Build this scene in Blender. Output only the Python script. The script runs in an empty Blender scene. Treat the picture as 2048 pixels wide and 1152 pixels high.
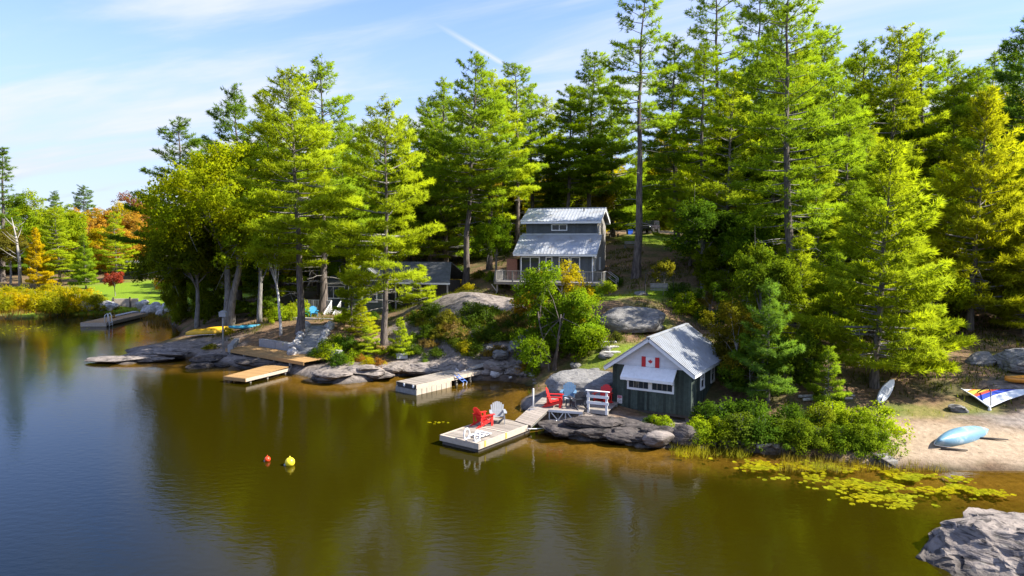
import bpy, math, random
import numpy as np
from mathutils import Vector, Matrix
R = math.radians
scene = bpy.context.scene
col = scene.collection
# ------------------------------------------------------------------ camera
CAM = Vector((0.0, 0.0, 9.4)); PITCH = R(4.1); F = 2048*24/36
cd = bpy.data.cameras.new('camera'); cam = bpy.data.objects.new('camera', cd); col.objects.link(cam)
cd.lens = 24; cd.sensor_width = 36; cd.clip_start = 0.1; cd.clip_end = 6000
cam.location = CAM; cam.rotation_euler = (R(90)-PITCH, 0, 0)
scene.camera = cam
# ------------------------------------------------------------------ sun and sky
SUN_AZ, SUN_EL = R(-9), R(43)            # azimuth measured from +X towards +Y
sdir = Vector((math.cos(SUN_AZ)*math.cos(SUN_EL), math.sin(SUN_AZ)*math.cos(SUN_EL), math.sin(SUN_EL)))
sl = bpy.data.lights.new('sun', 'SUN'); sl.energy = 4.3; sl.angle = R(0.53); sl.color = (1.0, 0.94, 0.84)
so = bpy.data.objects.new('sun', sl); col.objects.link(so)
so.rotation_euler = (-sdir).to_track_quat('-Z', 'Y').to_euler(); so.location = (60, -10, 60)
world = bpy.data.worlds.new('World'); scene.world = world; world.use_nodes = True
def build_world():
    nt = world.node_tree; N = nt.nodes; L = nt.links; N.clear()
    out = N.new('ShaderNodeOutputWorld'); bg = N.new('ShaderNodeBackground'); bg.inputs[1].default_value = 0.15
    sky = N.new('ShaderNodeTexSky'); sky.sky_type = 'NISHITA'; sky.sun_disc = False
    sky.sun_elevation = SUN_EL; sky.sun_rotation = math.atan2(sdir.x, sdir.y)
    sky.altitude = 300; sky.air_density = 1.0; sky.dust_density = 0.15; sky.ozone_density = 3.5
    tc = N.new('ShaderNodeTexCoord')
    def m(op, a, b=None, c=None):
        n = N.new('ShaderNodeMath'); n.operation = op
        for i, v in enumerate((a, b, c)):
            if v is None: continue
            if hasattr(v, 'node'): L.new(v, n.inputs[i])
            else: n.inputs[i].default_value = v
        return n.outputs[0]
    sep = N.new('ShaderNodeSeparateXYZ'); L.new(tc.outputs['Generated'], sep.inputs[0])
    zc = m('MAXIMUM', m('ADD', sep.outputs[2], 0.10), 0.02)
    u = m('DIVIDE', sep.outputs[0], zc); v = m('DIVIDE', sep.outputs[1], zc)      # a cirrus layer seen from below
    # streaks: stretch along a tilted direction
    ca, sa = math.cos(R(-24)), math.sin(R(-24))
    al = m('ADD', m('MULTIPLY', u, ca), m('MULTIPLY', v, sa)); ac = m('SUBTRACT', m('MULTIPLY', v, ca), m('MULTIPLY', u, sa))
    cb = N.new('ShaderNodeCombineXYZ'); L.new(m('MULTIPLY', al, 0.28), cb.inputs[0]); L.new(m('MULTIPLY', ac, 1.25), cb.inputs[1])
    n1 = N.new('ShaderNodeTexNoise'); n1.inputs['Scale'].default_value = 1.0; n1.inputs['Detail'].default_value = 7; n1.inputs['Roughness'].default_value = 0.55; n1.inputs['Distortion'].default_value = 0.5
    L.new(cb.outputs[0], n1.inputs['Vector'])
    cb2 = N.new('ShaderNodeCombineXYZ'); L.new(m('MULTIPLY', u, 0.22), cb2.inputs[0]); L.new(m('MULTIPLY', v, 0.30), cb2.inputs[1]); cb2.inputs[2].default_value = 3.3
    n2 = N.new('ShaderNodeTexNoise'); n2.inputs['Scale'].default_value = 1.0; n2.inputs['Detail'].default_value = 3
    L.new(cb2.outputs[0], n2.inputs['Vector'])
    r1 = N.new('ShaderNodeMapRange'); r1.inputs[1].default_value = 0.43; r1.inputs[2].default_value = 0.66; r1.interpolation_type = 'SMOOTHSTEP'; L.new(n1.outputs[0], r1.inputs[0])
    r2 = N.new('ShaderNodeMapRange'); r2.inputs[1].default_value = 0.36; r2.inputs[2].default_value = 0.52; L.new(n2.outputs[0], r2.inputs[0])
    mask = m('MULTIPLY', m('MULTIPLY', r1.outputs[0], r2.outputs[0]), 0.85)
    # low cirrus veil over the horizon, all the way round
    veil = N.new('ShaderNodeMapRange'); veil.inputs[1].default_value = 0.40; veil.inputs[2].default_value = 0.02; veil.inputs[3].default_value = 0.0; veil.inputs[4].default_value = 1.0; veil.interpolation_type = 'SMOOTHSTEP'
    L.new(sep.outputs[2], veil.inputs[0])
    vm = m('MULTIPLY', veil.outputs[0], m('ADD', m('MULTIPLY', r1.outputs[0], 0.3), 0.80))
    # one short contrail, a thin segment of the same layer
    def uv(px, py):
        x = (px-1024)/F; y = -(py-576)/F
        d = Vector((x, math.cos(PITCH)+y*math.sin(PITCH), -math.sin(PITCH)+y*math.cos(PITCH))).normalized()
        z = d.z+0.10
        return Vector((d.x/z, d.y/z))
    a, b = uv(885, 55), uv(1015, 133)
    d = (b-a); ln = d.length; d /= ln
    pu = m('SUBTRACT', u, a.x); pv = m('SUBTRACT', v, a.y)
    t = m('ADD', m('MULTIPLY', pu, d.x), m('MULTIPLY', pv, d.y))
    s = m('ABSOLUTE', m('SUBTRACT', m('MULTIPLY', pv, d.x), m('MULTIPLY', pu, d.y)))
    wv = m('MULTIPLY', m('ADD', n1.outputs[0], 0.35), 0.030)
    tr = m('SUBTRACT', 1.0, m('MINIMUM', m('DIVIDE', s, wv), 1.0))
    e1 = m('MINIMUM', m('MAXIMUM', m('DIVIDE', m('ADD', t, 0.1), 0.35), 0.0), 1.0)
    e2 = m('MINIMUM', m('MAXIMUM', m('DIVIDE', m('SUBTRACT', ln, t), 0.06), 0.0), 1.0)
    tr = m('MULTIPLY', m('MULTIPLY', m('MULTIPLY', tr, e1), e2), 0.75)
    mask = m('MAXIMUM', mask, tr)
    tint = N.new('ShaderNodeMix'); tint.data_type = 'RGBA'; tint.blend_type = 'MULTIPLY'; tint.inputs['Factor'].default_value = 1; L.new(sky.outputs[0], tint.inputs[6]); tint.inputs[7].default_value = (0.58, 0.585, 0.77, 1)
    mv = N.new('ShaderNodeMix'); mv.data_type = 'RGBA'; L.new(m('MINIMUM', vm, 0.92), mv.inputs['Factor']); L.new(tint.outputs[2], mv.inputs[6]); mv.inputs[7].default_value = (1.45, 1.68, 2.05, 1)
    mix = N.new('ShaderNodeMix'); mix.data_type = 'RGBA'
    L.new(mask, mix.inputs['Factor']); L.new(mv.outputs[2], mix.inputs[6]); mix.inputs[7].default_value = (2.18, 2.27, 2.4, 1)
    hs = N.new('ShaderNodeHueSaturation'); hs.inputs['Saturation'].default_value = 1.0; L.new(mix.outputs[2], hs.inputs['Color'])
    L.new(hs.outputs[0], bg.inputs[0]); L.new(bg.outputs[0], out.inputs[0])
build_world()
vs = scene.view_settings; vs.view_transform = 'Standard'; vs.look = 'None'; vs.exposure = 1.55; vs.gamma = 1.0; vs.use_curve_mapping = False
scene.render.engine = 'CYCLES'
cy = scene.cycles
cy.use_denoising = True
cy.max_bounces = 7; cy.diffuse_bounces = 5; cy.glossy_bounces = 3; cy.transmission_bounces = 4; cy.transparent_max_bounces = 8
cy.caustics_reflective = False; cy.caustics_refractive = False
cy.sample_clamp_indirect = 4.0

# ------------------------------------------------------------------ pixels to places
def ray(px, py):
    x = (px-1024)/F; y = -(py-576)/F
    return Vector((x, math.cos(PITCH)+y*math.sin(PITCH), -math.sin(PITCH)+y*math.cos(PITCH)))
def at_z(px, py, z):
    d = ray(px, py); return CAM + d*((z-CAM.z)/d.z)
def at_y(px, py, Y):
    d = ray(px, py); return CAM + d*(Y/d.y)

# ------------------------------------------------------------------ noise
def _hash(ix, iy, iz, seed):
    h = (ix.astype(np.int64)*374761393 + iy.astype(np.int64)*668265263 + iz.astype(np.int64)*2147483647 + seed*974711) & 0xffffffff
    h = ((h ^ (h >> 13))*1274126177) & 0xffffffff
    h = ((h ^ (h >> 16))*2246822519) & 0xffffffff
    return ((h ^ (h >> 15)) & 0xffffff).astype(np.float64)/0xffffff
def vnoise(p, seed=0):
    f = np.floor(p); t = p-f; t = t*t*(3-2*t); i = f.astype(np.int64); r = 0
    for a in (0, 1):
        for b in (0, 1):
            for c in (0, 1):
                w = (t[:, 0] if a else 1-t[:, 0])*(t[:, 1] if b else 1-t[:, 1])*(t[:, 2] if c else 1-t[:, 2])
                r = r + w*_hash(i[:, 0]+a, i[:, 1]+b, i[:, 2]+c, seed)
    return r*2-1
def fbm(p, oct=4, seed=0, gain=0.5):
    a, s, r = 1.0, 1.0, 0
    for o in range(oct):
        r = r + a*vnoise(p*s+o*17.3, seed+o); a *= gain; s *= 2.03
    return r

# ------------------------------------------------------------------ mesh builder
class MB:
    def __init__(s): s.v = []; s.f = []
    def add(s, vs_, fs):
        n = len(s.v); s.v += [tuple(v) for v in vs_]; s.f += [tuple(n+i for i in f) for f in fs]; return s
    def box(s, x0, x1, y0, y1, z0, z1):
        return s.add([(x0,y0,z0),(x1,y0,z0),(x1,y1,z0),(x0,y1,z0),(x0,y0,z1),(x1,y0,z1),(x1,y1,z1),(x0,y1,z1)],
                     [(0,3,2,1),(4,5,6,7),(0,1,5,4),(1,2,6,5),(2,3,7,6),(3,0,4,7)])
    def beam(s, p0, p1, w, h, up=(0, 0, 1)):
        p0, p1 = Vector(p0), Vector(p1); d = (p1-p0).normalized(); u = Vector(up)
        if abs(d.dot(u)) > 0.98: u = Vector((0, 1, 0))
        sx = d.cross(u).normalized(); sz = sx.cross(d).normalized()
        a, b = sx*w/2, sz*h/2
        return s.add([p0-a-b, p0+a-b, p0+a+b, p0-a+b, p1-a-b, p1+a-b, p1+a+b, p1-a+b],
                     [(0,1,2,3),(7,6,5,4),(4,5,1,0),(5,6,2,1),(6,7,3,2),(7,4,0,3)])
    def tube(s, pts, rs, n=8, cap=True):
        pts = [Vector(p) for p in pts]
        if not hasattr(rs, '__len__'): rs = [rs]*len(pts)
        base = len(s.v); prev = None
        for i, p in enumerate(pts):
            d = (pts[min(i+1, len(pts)-1)]-pts[max(i-1, 0)]).normalized()
            if prev is None:
                u = Vector((1, 0, 0)) if abs(d.x) < 0.9 else Vector((0, 1, 0)); prev = (u-d*u.dot(d)).normalized()
            else: prev = (prev-d*prev.dot(d)).normalized()
            w = d.cross(prev)
            for k in range(n):
                a = 2*math.pi*k/n; s.v.append(tuple(p+(prev*math.cos(a)+w*math.sin(a))*rs[i]))
        for i in range(len(pts)-1):
            for k in range(n):
                k2 = (k+1) % n; s.f.append((base+i*n+k, base+i*n+k2, base+(i+1)*n+k2, base+(i+1)*n+k))
        if cap:
            s.f.append(tuple(base+k for k in reversed(range(n)))); e = base+(len(pts)-1)*n; s.f.append(tuple(e+k for k in range(n)))
        return s
    def prism(s, poly, axis, a, b):
        """polygon of 2-D points extruded along axis ('x','y','z') from a to b"""
        def P(u, v, w): return {'x': (w, u, v), 'y': (u, w, v), 'z': (u, v, w)}[axis]
        n = len(poly); vs_ = [P(u, v, a) for u, v in poly]+[P(u, v, b) for u, v in poly]
        fs = [tuple(range(n)), tuple(range(2*n-1, n-1, -1))]+[((i+1) % n, i, n+i, n+(i+1) % n) for i in range(n)]
        return s.add(vs_, fs)
    def lathe(s, prof, n=16, axis=(0, 0, 0)):
        base = len(s.v)
        for r, z in prof:
            for k in range(n):
                a = 2*math.pi*k/n; s.v.append((axis[0]+r*math.cos(a), axis[1]+r*math.sin(a), axis[2]+z))
        for i in range(len(prof)-1):
            for k in range(n):
                k2 = (k+1) % n; s.f.append((base+i*n+k, base+i*n+k2, base+(i+1)*n+k2, base+(i+1)*n+k))
        s.f.append(tuple(base+k for k in reversed(range(n)))); e = base+(len(prof)-1)*n; s.f.append(tuple(e+k for k in range(n)))
        return s
    def mesh(s, name, mat, smooth=False, fix=True):
        me = bpy.data.meshes.new(name); me.from_pydata(s.v, [], s.f)
        if fix:
            import bmesh
            bm = bmesh.new(); bm.from_mesh(me); bmesh.ops.recalc_face_normals(bm, faces=bm.faces); bm.to_mesh(me); bm.free()
        me.materials.append(mat)
        if smooth:
            me.polygons.foreach_set('use_smooth', [True]*len(me.polygons))
        me.update(); return me
    def build(s, name, mat, parent=None, smooth=False, loc=None, bevel=0.0):
        o = link(name, s.mesh(name, mat, smooth), parent, loc)
        if bevel:
            b = o.modifiers.new('bevel', 'BEVEL'); b.width = bevel; b.segments = 2; b.limit_method = 'ANGLE'
        return o
def link(name, me, parent=None, loc=None, rot=None):
    o = bpy.data.objects.new(name, me); col.objects.link(o)
    if parent is not None:
        o.parent = parent; KIDS.setdefault(parent.name, []).append(o)
    if loc is not None: o.location = loc
    if rot is not None: o.rotation_euler = rot
    return o
def tag(o, label=None, cat=None, group=None, kind=None):
    if label: o['label'] = label
    if cat: o['category'] = cat
    if group: o['group'] = group
    if kind or cat: o['kind'] = kind or 'thing'
    return o
def thing(name, label, cat, loc=(0, 0, 0), rz=0.0, group=None):
    o = bpy.data.objects.new(name, None); o.empty_display_size = 0.2; col.objects.link(o)
    o.location = loc; o.rotation_euler = (0, 0, rz); return tag(o, label, cat, group)
KIDS = {}
def copy_tree(o, parent=None):
    c = o.copy(); col.objects.link(c)
    if parent is not None:
        c.parent = parent; KIDS.setdefault(parent.name, []).append(c)
    for ch in KIDS.get(o.name, []): copy_tree(ch, c)
    return c

# ------------------------------------------------------------------ materials
def nmat(name):
    m = bpy.data.materials.new(name); m.use_nodes = True
    nt = m.node_tree; b = nt.nodes['Principled BSDF']; return m, nt.nodes, nt.links, b
def mat_plain(name, c, rough=0.6, metal=0.0, var=0.12, scale=6.0, bump=0.0, spec=0.4, stretch=(1, 1, 1), wear=None, wear_amt=0.0, coord='Object'):
    """one paint or stuff with uneven tone, fine relief and optional worn patches"""
    m, N, L, b = nmat(name)
    tc = N.new('ShaderNodeTexCoord'); mp = N.new('ShaderNodeMapping'); mp.inputs['Scale'].default_value = stretch
    L.new(tc.outputs[coord], mp.inputs[0])
    n = N.new('ShaderNodeTexNoise'); n.inputs['Scale'].default_value = scale; n.inputs['Detail'].default_value = 6; n.inputs['Roughness'].default_value = 0.6
    L.new(mp.outputs[0], n.inputs['Vector'])
    cr = N.new('ShaderNodeValToRGB'); e = cr.color_ramp.elements
    e[0].position = 0.25; e[1].position = 0.75
    e[0].color = (*[x*(1-var) for x in c], 1); e[1].color = (*[min(1, x*(1+var)) for x in c], 1)
    L.new(n.outputs[0], cr.inputs[0]); outc = cr.outputs[0]
    if wear is not None:
        n2 = N.new('ShaderNodeTexNoise'); n2.inputs['Scale'].default_value = scale*0.7; n2.inputs['Detail'].default_value = 8; n2.inputs['Roughness'].default_value = 0.7
        L.new(mp.outputs[0], n2.inputs['Vector'])
        mr = N.new('ShaderNodeMapRange'); mr.inputs[1].default_value = 0.52; mr.inputs[2].default_value = 0.66; mr.inputs[4].default_value = wear_amt; L.new(n2.outputs[0], mr.inputs[0])
        mx = N.new('ShaderNodeMix'); mx.data_type = 'RGBA'; L.new(mr.outputs[0], mx.inputs['Factor']); L.new(outc, mx.inputs[6]); mx.inputs[7].default_value = (*wear, 1); outc = mx.outputs[2]
    L.new(outc, b.inputs['Base Color']); b.inputs['Roughness'].default_value = rough; b.inputs['Metallic'].default_value = metal
    b.inputs['Specular IOR Level'].default_value = spec
    if bump:
        bp = N.new('ShaderNodeBump'); bp.inputs['Strength'].default_value = 0.6; bp.inputs['Distance'].default_value = bump; L.new(n.outputs[0], bp.inputs['Height']); L.new(bp.outputs[0], b.inputs['Normal'])
    return m
def mat_wood(name, c, dark=0.6, rough=0.8, rand=0.25):
    """weathered boards: grain along the longest run plus a tone of its own for each board (island/object)"""
    m, N, L, b = nmat(name)
    tc = N.new('ShaderNodeTexCoord'); geo = N.new('ShaderNodeNewGeometry'); oi = N.new('ShaderNodeObjectInfo')
    n = N.new('ShaderNodeTexNoise'); n.inputs['Scale'].default_value = 5; n.inputs['Detail'].default_value = 7; n.inputs['Roughness'].default_value = 0.65
    L.new(tc.outputs['Object'], n.inputs['Vector'])
    add = N.new('ShaderNodeMath'); add.operation = 'ADD'; L.new(geo.outputs['Random Per Island'], add.inputs[0]); L.new(oi.outputs['Random'], add.inputs[1])
    fr = N.new('ShaderNodeMath'); fr.operation = 'FRACT'; L.new(add.outputs[0], fr.inputs[0])
    mr = N.new('ShaderNodeMapRange'); mr.inputs[3].default_value = 1-rand; mr.inputs[4].default_value = 1+rand; L.new(fr.outputs[0], mr.inputs[0])
    cr = N.new('ShaderNodeValToRGB'); e = cr.color_ramp.elements; e[0].position = 0.28; e[1].position = 0.72
    e[0].color = (*[x*dark for x in c], 1); e[1].color = (*c, 1); L.new(n.outputs[0], cr.inputs[0])
    mx = N.new('ShaderNodeVectorMath'); mx.operation = 'SCALE'; L.new(cr.outputs[0], mx.inputs[0]); L.new(mr.outputs[0], mx.inputs['Scale'])
    L.new(mx.outputs[0], b.inputs['Base Color']); b.inputs['Roughness'].default_value = rough; b.inputs['Specular IOR Level'].default_value = 0.25
    bp = N.new('ShaderNodeBump'); bp.inputs['Distance'].default_value = 0.006; L.new(n.outputs[0], bp.inputs['Height']); L.new(bp.outputs[0], b.inputs['Normal'])
    return m
def mat_glass(name, c=(0.02, 0.025, 0.03)):
    m, N, L, b = nmat(name); b.inputs['Base Color'].default_value = (*c, 1); b.inputs['Roughness'].default_value = 0.05; b.inputs['Specular IOR Level'].default_value = 0.35
    tc = N.new('ShaderNodeTexCoord'); n = N.new('ShaderNodeTexNoise'); n.inputs['Scale'].default_value = 1.2; L.new(tc.outputs['Object'], n.inputs['Vector'])
    bp = N.new('ShaderNodeBump'); bp.inputs['Distance'].default_value = 0.01; bp.inputs['Strength'].default_value = 0.3; L.new(n.outputs[0], bp.inputs['Height']); L.new(bp.outputs[0], b.inputs['Normal'])
    return m
def mat_leaf(name, trans=0.42, warm=(1.16, 1.08, 0.5), gloss=0.0):
    """foliage: the object's colour, varied leaf by leaf (attribute tint) and across the crown"""
    m = bpy.data.materials.new(name); m.use_nodes = True; nt = m.node_tree; N = nt.nodes; L = nt.links; N.clear()
    out = N.new('ShaderNodeOutputMaterial'); oi = N.new('ShaderNodeObjectInfo'); at = N.new('ShaderNodeAttribute'); at.attribute_name = 'tint'
    tc = N.new('ShaderNodeTexCoord'); n = N.new('ShaderNodeTexNoise'); n.inputs['Scale'].default_value = 0.45; n.inputs['Detail'].default_value = 3
    L.new(tc.outputs['Object'], n.inputs['Vector'])
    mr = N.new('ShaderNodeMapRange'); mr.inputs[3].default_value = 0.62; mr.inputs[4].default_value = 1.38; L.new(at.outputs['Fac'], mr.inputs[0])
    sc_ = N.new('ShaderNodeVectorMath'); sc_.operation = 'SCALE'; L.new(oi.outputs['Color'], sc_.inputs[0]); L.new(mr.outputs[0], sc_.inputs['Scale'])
    w = N.new('ShaderNodeVectorMath'); w.operation = 'MULTIPLY'; L.new(sc_.outputs[0], w.inputs[0]); w.inputs[1].default_value = warm
    mr2 = N.new('ShaderNodeMapRange'); mr2.inputs[1].default_value = 0.38; mr2.inputs[2].default_value = 0.68; mr2.inputs[3].default_value = 0.0; mr2.inputs[4].default_value = 0.85; L.new(n.outputs[0], mr2.inputs[0])
    mx = N.new('ShaderNodeMix'); mx.data_type = 'RGBA'; L.new(mr2.outputs[0], mx.inputs['Factor']); L.new(sc_.outputs[0], mx.inputs[6]); L.new(w.outputs[0], mx.inputs[7])
    di = N.new('ShaderNodeBsdfDiffuse'); tr = N.new('ShaderNodeBsdfTranslucent'); L.new(mx.outputs[2], di.inputs[0])
    tw = N.new('ShaderNodeVectorMath'); tw.operation = 'MULTIPLY'; tw.inputs[1].default_value = (1.38, 1.34, 0.55); L.new(mx.outputs[2], tw.inputs[0]); L.new(tw.outputs[0], tr.inputs[0])
    ms = N.new('ShaderNodeMixShader'); ms.inputs[0].default_value = trans; L.new(di.outputs[0], ms.inputs[1]); L.new(tr.outputs[0], ms.inputs[2])
    last = ms.outputs[0]
    if gloss:
        gl = N.new('ShaderNodeBsdfGlossy'); gl.inputs['Roughness'].default_value = 0.45; ms2 = N.new('ShaderNodeMixShader'); ms2.inputs[0].default_value = gloss
        L.new(last, ms2.inputs[1]); L.new(gl.outputs[0], ms2.inputs[2]); last = ms2.outputs[0]
    L.new(last, out.inputs[0]); return m
def mat_rock(name, c1, c2, dark=(0.03, 0.03, 0.035), scale=1.0, lichen=0.25):
    m, N, L, b = nmat(name)
    tc = N.new('ShaderNodeTexCoord'); geo = N.new('ShaderNodeNewGeometry')
    n = N.new('ShaderNodeTexNoise'); n.inputs['Scale'].default_value = 1.4*scale; n.inputs['Detail'].default_value = 9; n.inputs['Roughness'].default_value = 0.68; L.new(geo.outputs['Position'], n.inputs['Vector'])
    mp = N.new('ShaderNodeMapping'); mp.inputs['Scale'].default_value = (1, 1, 4.5); mp.inputs['Rotation'].default_value = (0.25, 0.3, 0.5); L.new(geo.outputs['Position'], mp.inputs[0])
    n2 = N.new('ShaderNodeTexNoise'); n2.inputs['Scale'].default_value = 2.2*scale; n2.inputs['Detail'].default_value = 8; n2.inputs['Distortion'].default_value = 0.8; L.new(mp.outputs[0], n2.inputs['Vector'])
    cr = N.new('ShaderNodeValToRGB'); e = cr.color_ramp.elements; e[0].position = 0.3; e[1].position = 0.66; e[0].color = (*c1, 1); e[1].color = (*c2, 1); L.new(n.outputs[0], cr.inputs[0])
    cr2 = N.new('ShaderNodeValToRGB'); e = cr2.color_ramp.elements; e[0].position = 0.36; e[1].position = 0.48; e[0].color = (*dark, 1); e[1].color = (1, 1, 1, 1); L.new(n2.outputs[0], cr2.inputs[0])
    mx = N.new('ShaderNodeMix'); mx.data_type = 'RGBA'; mx.blend_type = 'MULTIPLY'; mx.inputs['Factor'].default_value = 0.75; L.new(cr.outputs[0], mx.inputs[6]); L.new(cr2.outputs[0], mx.inputs[7])
    n3 = N.new('ShaderNodeTexNoise'); n3.inputs['Scale'].default_value = 5*scale; n3.inputs['Detail'].default_value = 5; L.new(geo.outputs['Position'], n3.inputs['Vector'])
    mr = N.new('ShaderNodeMapRange'); mr.inputs[1].default_value = 0.56; mr.inputs[2].default_value = 0.7; mr.inputs[4].default_value = lichen; L.new(n3.outputs[0], mr.inputs[0])
    mx2 = N.new('ShaderNodeMix'); mx2.data_type = 'RGBA'; L.new(mr.outputs[0], mx2.inputs['Factor']); L.new(mx.outputs[2], mx2.inputs[6]); mx2.inputs[7].default_value = (0.27, 0.27, 0.22, 1)
    # the wet, algae-dark band a hand's breadth above the lake
    sp = N.new('ShaderNodeSeparateXYZ'); L.new(geo.outputs['Position'], sp.inputs[0])
    wt = N.new('ShaderNodeMapRange'); wt.inputs[1].default_value = 0.05; wt.inputs[2].default_value = 0.32; wt.inputs[3].default_value = 0.34; wt.inputs[4].default_value = 1.0; L.new(sp.outputs[2], wt.inputs[0])
    mv = N.new('ShaderNodeVectorMath'); mv.operation = 'SCALE'; L.new(mx2.outputs[2], mv.inputs[0]); L.new(wt.outputs[0], mv.inputs['Scale'])
    L.new(mv.outputs[0], b.inputs['Base Color']); b.inputs['Roughness'].default_value = 0.85; b.inputs['Specular IOR Level'].default_value = 0.25
    ad = N.new('ShaderNodeMath'); ad.operation = 'ADD'; L.new(n.outputs[0], ad.inputs[0]); L.new(n2.outputs[0], ad.inputs[1])
    bp = N.new('ShaderNodeBump'); bp.inputs['Distance'].default_value = 0.12; bp.inputs['Strength'].default_value = 0.8; L.new(ad.outputs[0], bp.inputs['Height']); L.new(bp.outputs[0], b.inputs['Normal'])
    return m
def mat_bark(name, c, c2, scale=1.0):
    m, N, L, b = nmat(name)
    tc = N.new('ShaderNodeTexCoord'); mp = N.new('ShaderNodeMapping'); mp.inputs['Scale'].default_value = (9*scale, 9*scale, 1.6*scale); L.new(tc.outputs['Object'], mp.inputs[0])
    n = N.new('ShaderNodeTexNoise'); n.inputs['Scale'].default_value = 1.0; n.inputs['Detail'].default_value = 6; n.inputs['Roughness'].default_value = 0.65; L.new(mp.outputs[0], n.inputs['Vector'])
    cr = N.new('ShaderNodeValToRGB'); e = cr.color_ramp.elements; e[0].position = 0.35; e[1].position = 0.65; e[0].color = (*c, 1); e[1].color = (*c2, 1); L.new(n.outputs[0], cr.inputs[0])
    L.new(cr.outputs[0], b.inputs['Base Color']); b.inputs['Roughness'].default_value = 0.95; b.inputs['Specular IOR Level'].default_value = 0.15
    bp = N.new('ShaderNodeBump'); bp.inputs['Distance'].default_value = 0.03; L.new(n.outputs[0], bp.inputs['Height']); L.new(bp.outputs[0], b.inputs['Normal'])
    return m
M = {}
M['needle'] = mat_leaf('pine_needles', trans=0.50)
M['leaf'] = mat_leaf('broad_leaves', trans=0.55, warm=(1.32, 1.05, 0.45))
M['bark'] = mat_bark('pine_bark', (0.055, 0.045, 0.04), (0.20, 0.165, 0.14))
M['bark_grey'] = mat_bark('grey_bark', (0.10, 0.095, 0.085), (0.30, 0.28, 0.25))
M['birch'] = mat_bark('birch_bark', (0.25, 0.24, 0.23), (0.72, 0.70, 0.66), 0.5)
M['dead'] = mat_bark('dead_wood', (0.22, 0.20, 0.18), (0.45, 0.42, 0.38))
M['rock'] = mat_rock('shield_rock', (0.105, 0.088, 0.078), (0.30, 0.255, 0.22))
M['rock_grey'] = mat_rock('grey_rock', (0.10, 0.097, 0.094), (0.25, 0.24, 0.225))
M['rock_dark'] = mat_rock('dark_shore_rock', (0.032, 0.027, 0.025), (0.11, 0.093, 0.083), lichen=0.12)
M['rock_smooth'] = mat_rock('smooth_boulder', (0.13, 0.125, 0.12), (0.25, 0.24, 0.225), dark=(0.62, 0.62, 0.62), scale=1.3)
M['rock_pale'] = mat_rock('pale_boulder', (0.34, 0.32, 0.30), (0.60, 0.57, 0.54), dark=(0.4, 0.4, 0.4), scale=2.0)
M['dockwood'] = mat_wood('weathered_grey_boards', (0.33, 0.285, 0.235), dark=0.62)
M['dockpale'] = mat_wood('bleached_rim_board', (0.50, 0.42, 0.33), dark=0.72, rand=0.12)
M['newwood'] = mat_wood('tan_treated_boards', (0.42, 0.25, 0.10), dark=0.7, rand=0.16)
M['oldwood'] = mat_wood('old_grey_timber', (0.26, 0.24, 0.21), dark=0.6)
M['greywood'] = mat_wood('silver_deck_timber', (0.34, 0.32, 0.29), dark=0.6)
M['darkwood'] = mat_wood('dark_timber', (0.10, 0.085, 0.07), dark=0.6)
M['green'] = mat_wood('dark_green_siding', (0.068, 0.090, 0.072), dark=0.5, rand=0.45)
M['charcoal'] = mat_wood('charcoal_siding', (0.115, 0.125, 0.130), dark=0.75, rand=0.12)
M['charcoal2'] = mat_wood('slate_green_siding', (0.085, 0.105, 0.10), dark=0.75, rand=0.12)
M['navy'] = mat_wood('blue_black_siding', (0.045, 0.055, 0.075), dark=0.75, rand=0.12)
M['white'] = mat_plain('white_paint', (0.78, 0.78, 0.76), 0.55, var=0.07, scale=5, wear=(0.5, 0.49, 0.45), wear_amt=0.3)
M['whitewood'] = mat_wood('white_clapboard', (0.74, 0.74, 0.73), dark=0.86, rand=0.05)
M['metal'] = mat_plain('galvanised_roof', (0.43, 0.45, 0.47), 0.38, 0.25, var=0.10, scale=1.3, spec=0.5, wear=(0.27, 0.235, 0.19), wear_amt=0.55)
M['alu'] = mat_plain('aluminium', (0.72, 0.73, 0.74), 0.35, 0.5, var=0.06)
M['shingle'] = mat_plain('weathered_shingles', (0.095, 0.098, 0.10), 0.9, var=0.35, scale=3.0, bump=0.01)
M['glass'] = mat_glass('window_glass')
M['red'] = mat_plain('red_paint', (0.62, 0.022, 0.018), 0.45, var=0.10, scale=4, wear=(0.42, 0.05, 0.04), wear_amt=0.5)
M['flagred'] = mat_plain('flag_red', (0.50, 0.018, 0.022), 0.6, var=0.14, scale=9, wear=(0.35, 0.03, 0.03), wear_amt=0.5)
M['chairgrey'] = mat_plain('grey_chair_paint', (0.30, 0.315, 0.325), 0.6, var=0.12, scale=6)
M['chairblue'] = mat_plain('slate_blue_paint', (0.10, 0.20, 0.31), 0.5, var=0.12, scale=6)
M['chairblack'] = mat_plain('charcoal_resin', (0.035, 0.04, 0.05), 0.5, var=0.15, scale=6)
M['chairgreen'] = mat_plain('green_resin', (0.07, 0.38, 0.16), 0.5, var=0.1, scale=6)
M['chairsky'] = mat_plain('sky_blue_resin', (0.03, 0.26, 0.48), 0.5, var=0.1, scale=6)
M['black'] = mat_plain('black_plastic', (0.02, 0.02, 0.022), 0.5, var=0.2)
M['iron'] = mat_plain('dark_iron', (0.05, 0.045, 0.04), 0.7, 0.3, var=0.3)
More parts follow.
